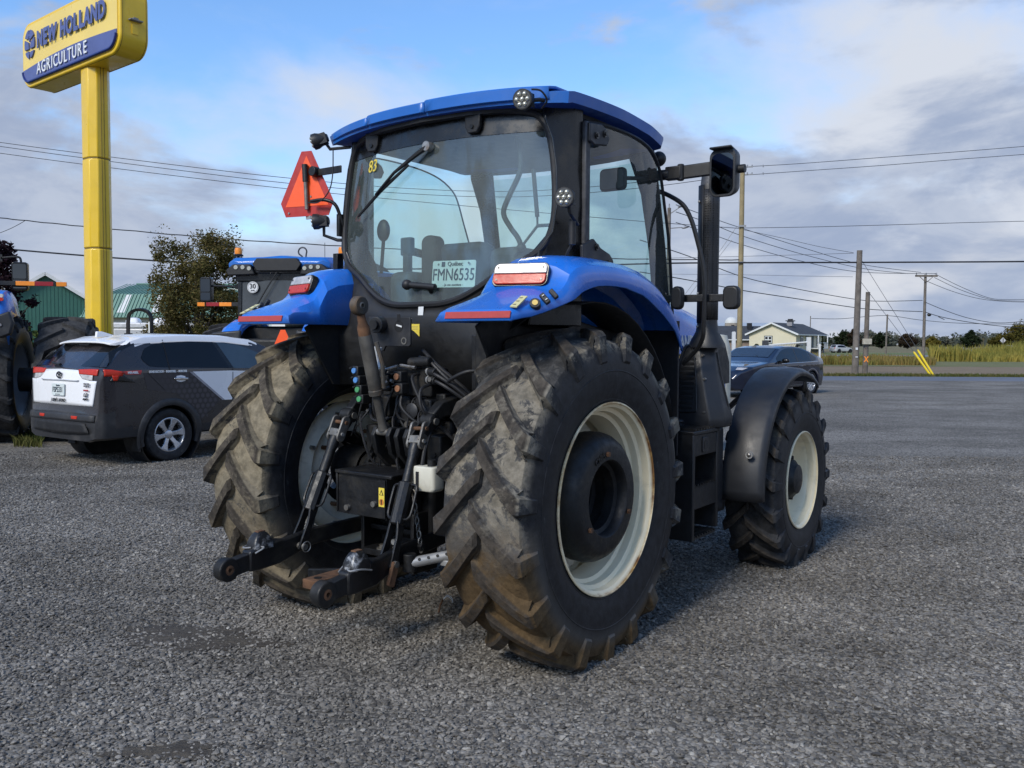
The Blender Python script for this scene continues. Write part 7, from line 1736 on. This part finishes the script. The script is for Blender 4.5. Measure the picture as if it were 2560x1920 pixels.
# ================================================================ poles, wires, road furniture
WOODN=pm('new treated pole timber',(.27,.215,.115),.8,0,.18,2.5,(.14,.11,.07),.35,1.2,bump=.004,bscale=30)
WOODO=pm('old grey pole timber',(.15,.13,.11),.9,0,.3,3,(.06,.05,.045),.5,1.6,bump=.006,bscale=25)
WIRE=pm('dark cable',(.020,.021,.024),.6); WIREG=pm('grey conductor',(.10,.105,.115),.5,.3)
PORC=pm('grey insulator',(.25,.26,.28),.3)
def pole(label,px_,d,topy,r,mat,lean=0,group=None,rt=.8):
    b=at(px_,900,d); h=at(px_,topy,d).z; t=thing('utility_pole',label,'utility pole',(b.x,d,0),0,group)
    g=G(); g.tube([(0,0,-.1),(lean*.5,0,h*.5),(lean,0,h)],[r,r*(1+rt)/2,r*rt],12); g.build('shaft',mat,t); return t,h
Pn,hn=pole('pale new timber pole carrying the heavy black cable, right of the tractor mirror',1848,48.,420,.155,WOODN,0,rt=.82)
for z in (at(1848,657,48).z,at(1848,566,48).z):
    g=G(); g.bb((-.19,-.22,z-.05),(.19,-.16,z+.05)); g.build('pole_band',GALV,Pn)
for y_ in (418,437):
    z=at(1848,y_,48).z; g=G(); g.beam((-.1,0,z),(.55,-.05,z+.02),.06,.06); cr=g.build('bracket',GALV,Pn)
    for k in (.25,.5,1.1): g=G(); g.cyl((k,-.05,z+.0),(k,-.05,z+.12),.035,8); g.build('insulator',PORC,cr)
Po,ho=pole('taller of the two bare old poles at the roadside',2138,46.5,626,.175,WOODO,.10)
for z in (.95,1.35): g=G(); g.bb((-.06,-.185,z),(.06,-.165,z+.12 if z>1 else z+.05)); g.build('pole_tag',WHITE_LAB,Po)
Ps,hs_=pole('shorter old pole with a small box and orange mark at the roadside',2163,46.9,730,.14,WOODO,.06)
z=at(2165,853,46.9).z; g=G(); g.bb((-.24,-.30,z-.17),(.22,-.12,z+.13)); g.build('meter_box',pm('beige box',(.42,.39,.31),.6),Ps,bevel=.02)
z=at(2163,898,46.9).z; g=G(); g.beam((-.10,-.135,z-.15),(.10,-.135,z+.15),.05,.02,(0,1,0)); g.beam((.10,-.137,z-.15),(-.10,-.137,z+.15),.05,.02,(0,1,0)); g.build('orange_mark',ORG,Ps)
Pt,ht=pole('timber pole with a crossarm at its top beyond the reeds',2308,86.,686,.15,WOODO)
za=at(2308,690,86).z; g=G(); g.bb((-1.05,-.2,za-.09),(1.1,-.08,za+.09)); ca_=g.build('crossarm',WOODO,Pt)
for s in (-1,1):
    g=G(); g.beam((s*.65,-.2,za-.08),(0,-.2,za-.65),.05,.05,(0,1,0)); g.build('arm_brace',WOODO,Pt)
for x in (-.95,.0,1.0): g=G(); g.cyl((x,-.14,za+.09),(x,-.14,za+.3),.05,8); g.build('insulator',PORC,ca_)
Pk,hk_=pole('short thin pole standing on the far lawn',2214,150.,786,.16,WOODO,.12)
Pq,hq_=pole('thin pole rising behind the bungalow roof',2024,172.,790,.10,WOODO)
Pw,hw_=pole('grey timber pole with lamp arms seen just right of the cab',1668,64.,520,.16,WOODO)
for (x2,y2,y1) in ((1704,515,538),(1714,568,571)):
    a=at(1670,y1,64)-Pw.location; b=at(x2,y2,64)-Pw.location; g=G(); g.tube([a,b],.035,6); ar=g.build('lamp_arm',GALV,Pw)
    g=G(); g.ell(b,(.30,.14,.09),rot=Matrix.Rotation(-.25,3,'Y')); g.build('lamp_head',PORC,ar)
g=G(); z=at(1668,518,64).z; g.cyl((0,0,z-.1),(0,0,z+.25),.05,8); g.build('insulator',PORC,Pw)
def wire(label,pts,d,r,mat=WIRE,group='overhead wires crossing the sky',n=6,twist=0):
    P=spline([at(x,y,(d if isinstance(d,(int,float)) else d[0]+(d[1]-d[0])*i/(len(pts)-1))) for i,(x,y) in enumerate(pts)],n)
    g=G(); base=P[0].copy()
    if twist: P=[p+Vector((0,0,twist*math.sin(i*1.9))) for i,p in enumerate(P)]
    g.tube([p-base for p in P],r,5,False); o=g.build('power_line',mat,None,loc=base); tag(o,label,'cable',group); return o
wire('heavy black cable, thickest of the lines, running level across the whole picture',[(-200,600),(0,621),(210,639),(420,654),(640,666),(900,673),(1300,669),(1640,659),(1850,657),(2200,656),(2560,654),(2750,651)],46.5,.045)
wire('twisted black service cable sagging behind the sign pole above the heavy cable',[(-100,536),(0,545),(208,566),(560,597),(850,615),(1200,634),(1500,646),(1848,650)],42,.026,n=10,twist=.012)
wire('uppermost of the three thin wires passing behind the sign pole',[(-160,333),(0,356),(210,384),(450,414),(700,443),(1000,470),(1300,478),(1600,455),(1848,418)],48,.017)
wire('middle of the three thin wires passing behind the sign pole',[(-160,343),(0,366),(210,395),(450,426),(700,456),(1000,483),(1300,492),(1600,470),(1848,437)],48,.017)
wire('lowest of the three thin wires passing behind the sign pole',[(-160,360),(0,383),(210,411),(450,441),(700,470),(1000,500),(1300,527),(1600,553),(1848,571)],48,.017)
wire('drooping loose wire end at the far left edge',[(-30,590),(0,582),(25,572),(45,562),(62,552)],42,.014)
wire('upper of the two wires rising from the new pole to the right edge',[(1862,417),(2000,409),(2200,394),(2400,379),(2560,366),(2700,354)],48,.017,WIREG)
wire('lower of the two wires rising from the new pole to the right edge',[(1862,438),(2000,428),(2200,414),(2400,398),(2560,386),(2700,374)],48,.017,WIREG)
wire('single thin wire from the middle of the new pole to the right edge',[(1855,570),(2000,568),(2200,563),(2400,557),(2560,553),(2700,550)],48,.017,WIREG)
wire('top wire sloping from the new pole down to the crossarm pole',[(1690,512),(1780,545),(1856,571),(2000,617),(2150,660),(2302,681)],(58,86),.026,WIREG)
wire('second wire sloping down to the crossarm pole',[(1690,530),(1780,560),(1856,590),(2000,634),(2150,670),(2270,684)],(58,86),.026,WIREG)
wire('third wire sloping down to the crossarm pole',[(1690,556),(1780,586),(1856,612),(2000,652),(2150,680),(2342,684)],(58,86),.026,WIREG)
wire('upper telephone line drooping to the middle of the crossarm pole',[(1600,600),(1720,640),(1856,692),(1980,720),(2130,747),(2200,753),(2306,751)],(55,86),.03)
wire('lower telephone line drooping to the middle of the crossarm pole',[(1600,680),(1720,700),(1856,726),(1980,745),(2130,768),(2200,775),(2306,779)],(55,86),.034)
wire('top wire drooping from the crossarm pole to the right edge',[(2336,684),(2400,716),(2470,744),(2520,749),(2600,747),(2700,738)],86,.026,WIREG)
wire('middle wire drooping from the crossarm pole to the right edge',[(2336,694),(2400,724),(2470,747),(2520,752),(2600,752),(2700,744)],86,.026,WIREG)
wire('bottom wire drooping from the crossarm pole to the right edge',[(2310,700),(2380,728),(2450,747),(2520,754),(2600,755),(2700,750)],86,.026,WIREG)
wire('upper telephone line drooping from the crossarm pole to the right',[(2312,755),(2360,775),(2420,795),(2490,807),(2560,803),(2650,790)],86,.03)
w_=wire('lower telephone line with a black splice ball right of the crossarm pole',[(2312,780),(2360,794),(2440,808),(2520,817),(2600,823),(2700,828)],86,.034)
b=at(2323,787,86)-w_.location; g=G(); g.ell(b,(.20,.12,.16)); g.build('splice_ball',BLACK_P,w_)
a=at(2346,792,86)-w_.location; b=at(2361,799,86)-w_.location; g=G(); g.beam(a,b,.07,.05); g.build('line_clamp',BLACK_P,w_)
wire('thin stay wire from the new pole to the top of the old pole',[(1856,574),(1950,594),(2050,617),(2134,632)],(48,46.6),.013,WIREG)
wire('faint level wire reaching the top of the old pole',[(1640,646),(1850,641),(2000,637),(2134,633)],(52,46.6),.012,WIREG)
wire('faint level wire reaching the middle of the old pole',[(1640,685),(1850,687),(2000,690),(2132,692)],(52,46.6),.010,WIREG)
wire('low thin wire strung between the short pole and the bungalow pole',[(2028,796),(2100,797),(2212,789),(2300,800),(2400,808),(2560,811)],150,.05,WIREG)
wire('steep stay wire crossing behind the exhaust stack',[(1830,600),(1760,690),(1700,770),(1660,822)],50,.012,WIREG)
wire('steep stay wire meeting the new pole from the lower left',[(1842,566),(1790,640),(1740,700),(1690,765)],50,.012,WIREG)
GUARD=pm('yellow guy guard',(.80,.60,.03),.4,0,.06,3)
def guy(label,p0,p1,p2):
    a,b,c=at(*p0,46.6),at(*p1,46.4),at(*p2,46.2); t=thing('guy_wire',label,'guy wire',(c.x,c.y,0),0,'guy wires with yellow guards')
    g=G(); g.tube([a-t.location,b-t.location],.012,5); g.build('stay_wire',WIREG,t); g=G(); d=(c-b).normalized(); e=c+d*.1; g.tube([b-t.location,b+d*.12-t.location,e-t.location],[.025,.055,.055],10); g.build('yellow_guard',GUARD,t)
guy('right hand guy wire whose yellow guard starts higher',(2145,636),(2294,874),(2334,939))
guy('left hand guy wire whose yellow guard starts lower',(2145,695),(2284,879),(2326,938))
# diamond road sign seen from behind
d=225.; p=at(2507,860,d); rs_=thing('road_sign','back of a diamond road sign on a post by the golden tree','road sign',(p.x,d,0)); z=at(2507,851,d).z; k=d/2200
g=G(); g.prism([(0,z-7.5*k),(7.5*k,z),(0,z+7.5*k),(-7.5*k,z)],'y',-.05,.0); g.build('sign_plate',pm('bare sign back',(.50,.50,.50),.5),rs_); g=G(); g.cyl((0,-.1,0),(0,-.1,z+5*k),.09,8); g.build('sign_post',RAIL,rs_)
# white marker post, barrier frame, white panel on the new pole
p=at(2050,860,68.); mp_=thing('marker_post','slim white marker post behind the rear of the blue saloon','post',(p.x,68,0)); g=G(); g.cyl((0,0,0),(0,0,at(2050,860,68).z),.085,10); g.build('post',TRIMW,mp_)
d=118.; p=at(2022,860,d); bg_=thing('barrier_frame','white post with a long lattice arm in front of the bungalow','barrier',(p.x,d,0)); z1=at(2022,843,d).z; k=d/2200
g=G(); g.bb((-.28,-.2,0),(.22,.2,z1)); g.build('post',TRIMW,bg_)
L_=-104*k; g=G(); g.tube([(0,0,at(2020,855,d).z),(L_,0,at(1916,863,d).z)],.11,6); arm_=g.build('barrier_arm',TRIMW,bg_)
g=G(); n=26
for i in range(n): x=L_*i/n; zt_=at(2020-104*i/n,855+8*i/n,d).z; g.tube([(x,0,zt_),(x+L_/n*.5,0,zt_-.5),(x+L_/n,0,zt_)],.03,4)
g.build('lattice',RAIL,arm_); g=G(); g.bb((L_-.6,-.3,0),(L_+.1,.3,at(1916,851,d).z)); g.build('counterweight',RAIL,bg_)
p=at(1834,860,47.); wp=thing('white_panel_post','white rounded guard standing in front of the new pole','post',(p.x,47,0)); g=G(); g.prism(rrect(0,(at(1834,829,47).z+.2)/2,.17,at(1834,829,47).z-.2,.06,4),'y',-.08,.08); g.build('panel',TRIMW,wp)
# pale tank nose showing past the hood
p=at(1815,860,13.5); tk=thing('pale_tank','pale cream tank barely showing past the nose of the tractor hood','tank',(p.x-.27,13.5,0)); g=G(); g.lathe([(0,.35),(.28,.36),(.34,.5),(.34,1.55),(.28,1.78),(0,1.82)],n=32,axis='z'); g.build('tank_shell',BOTTLE,tk)
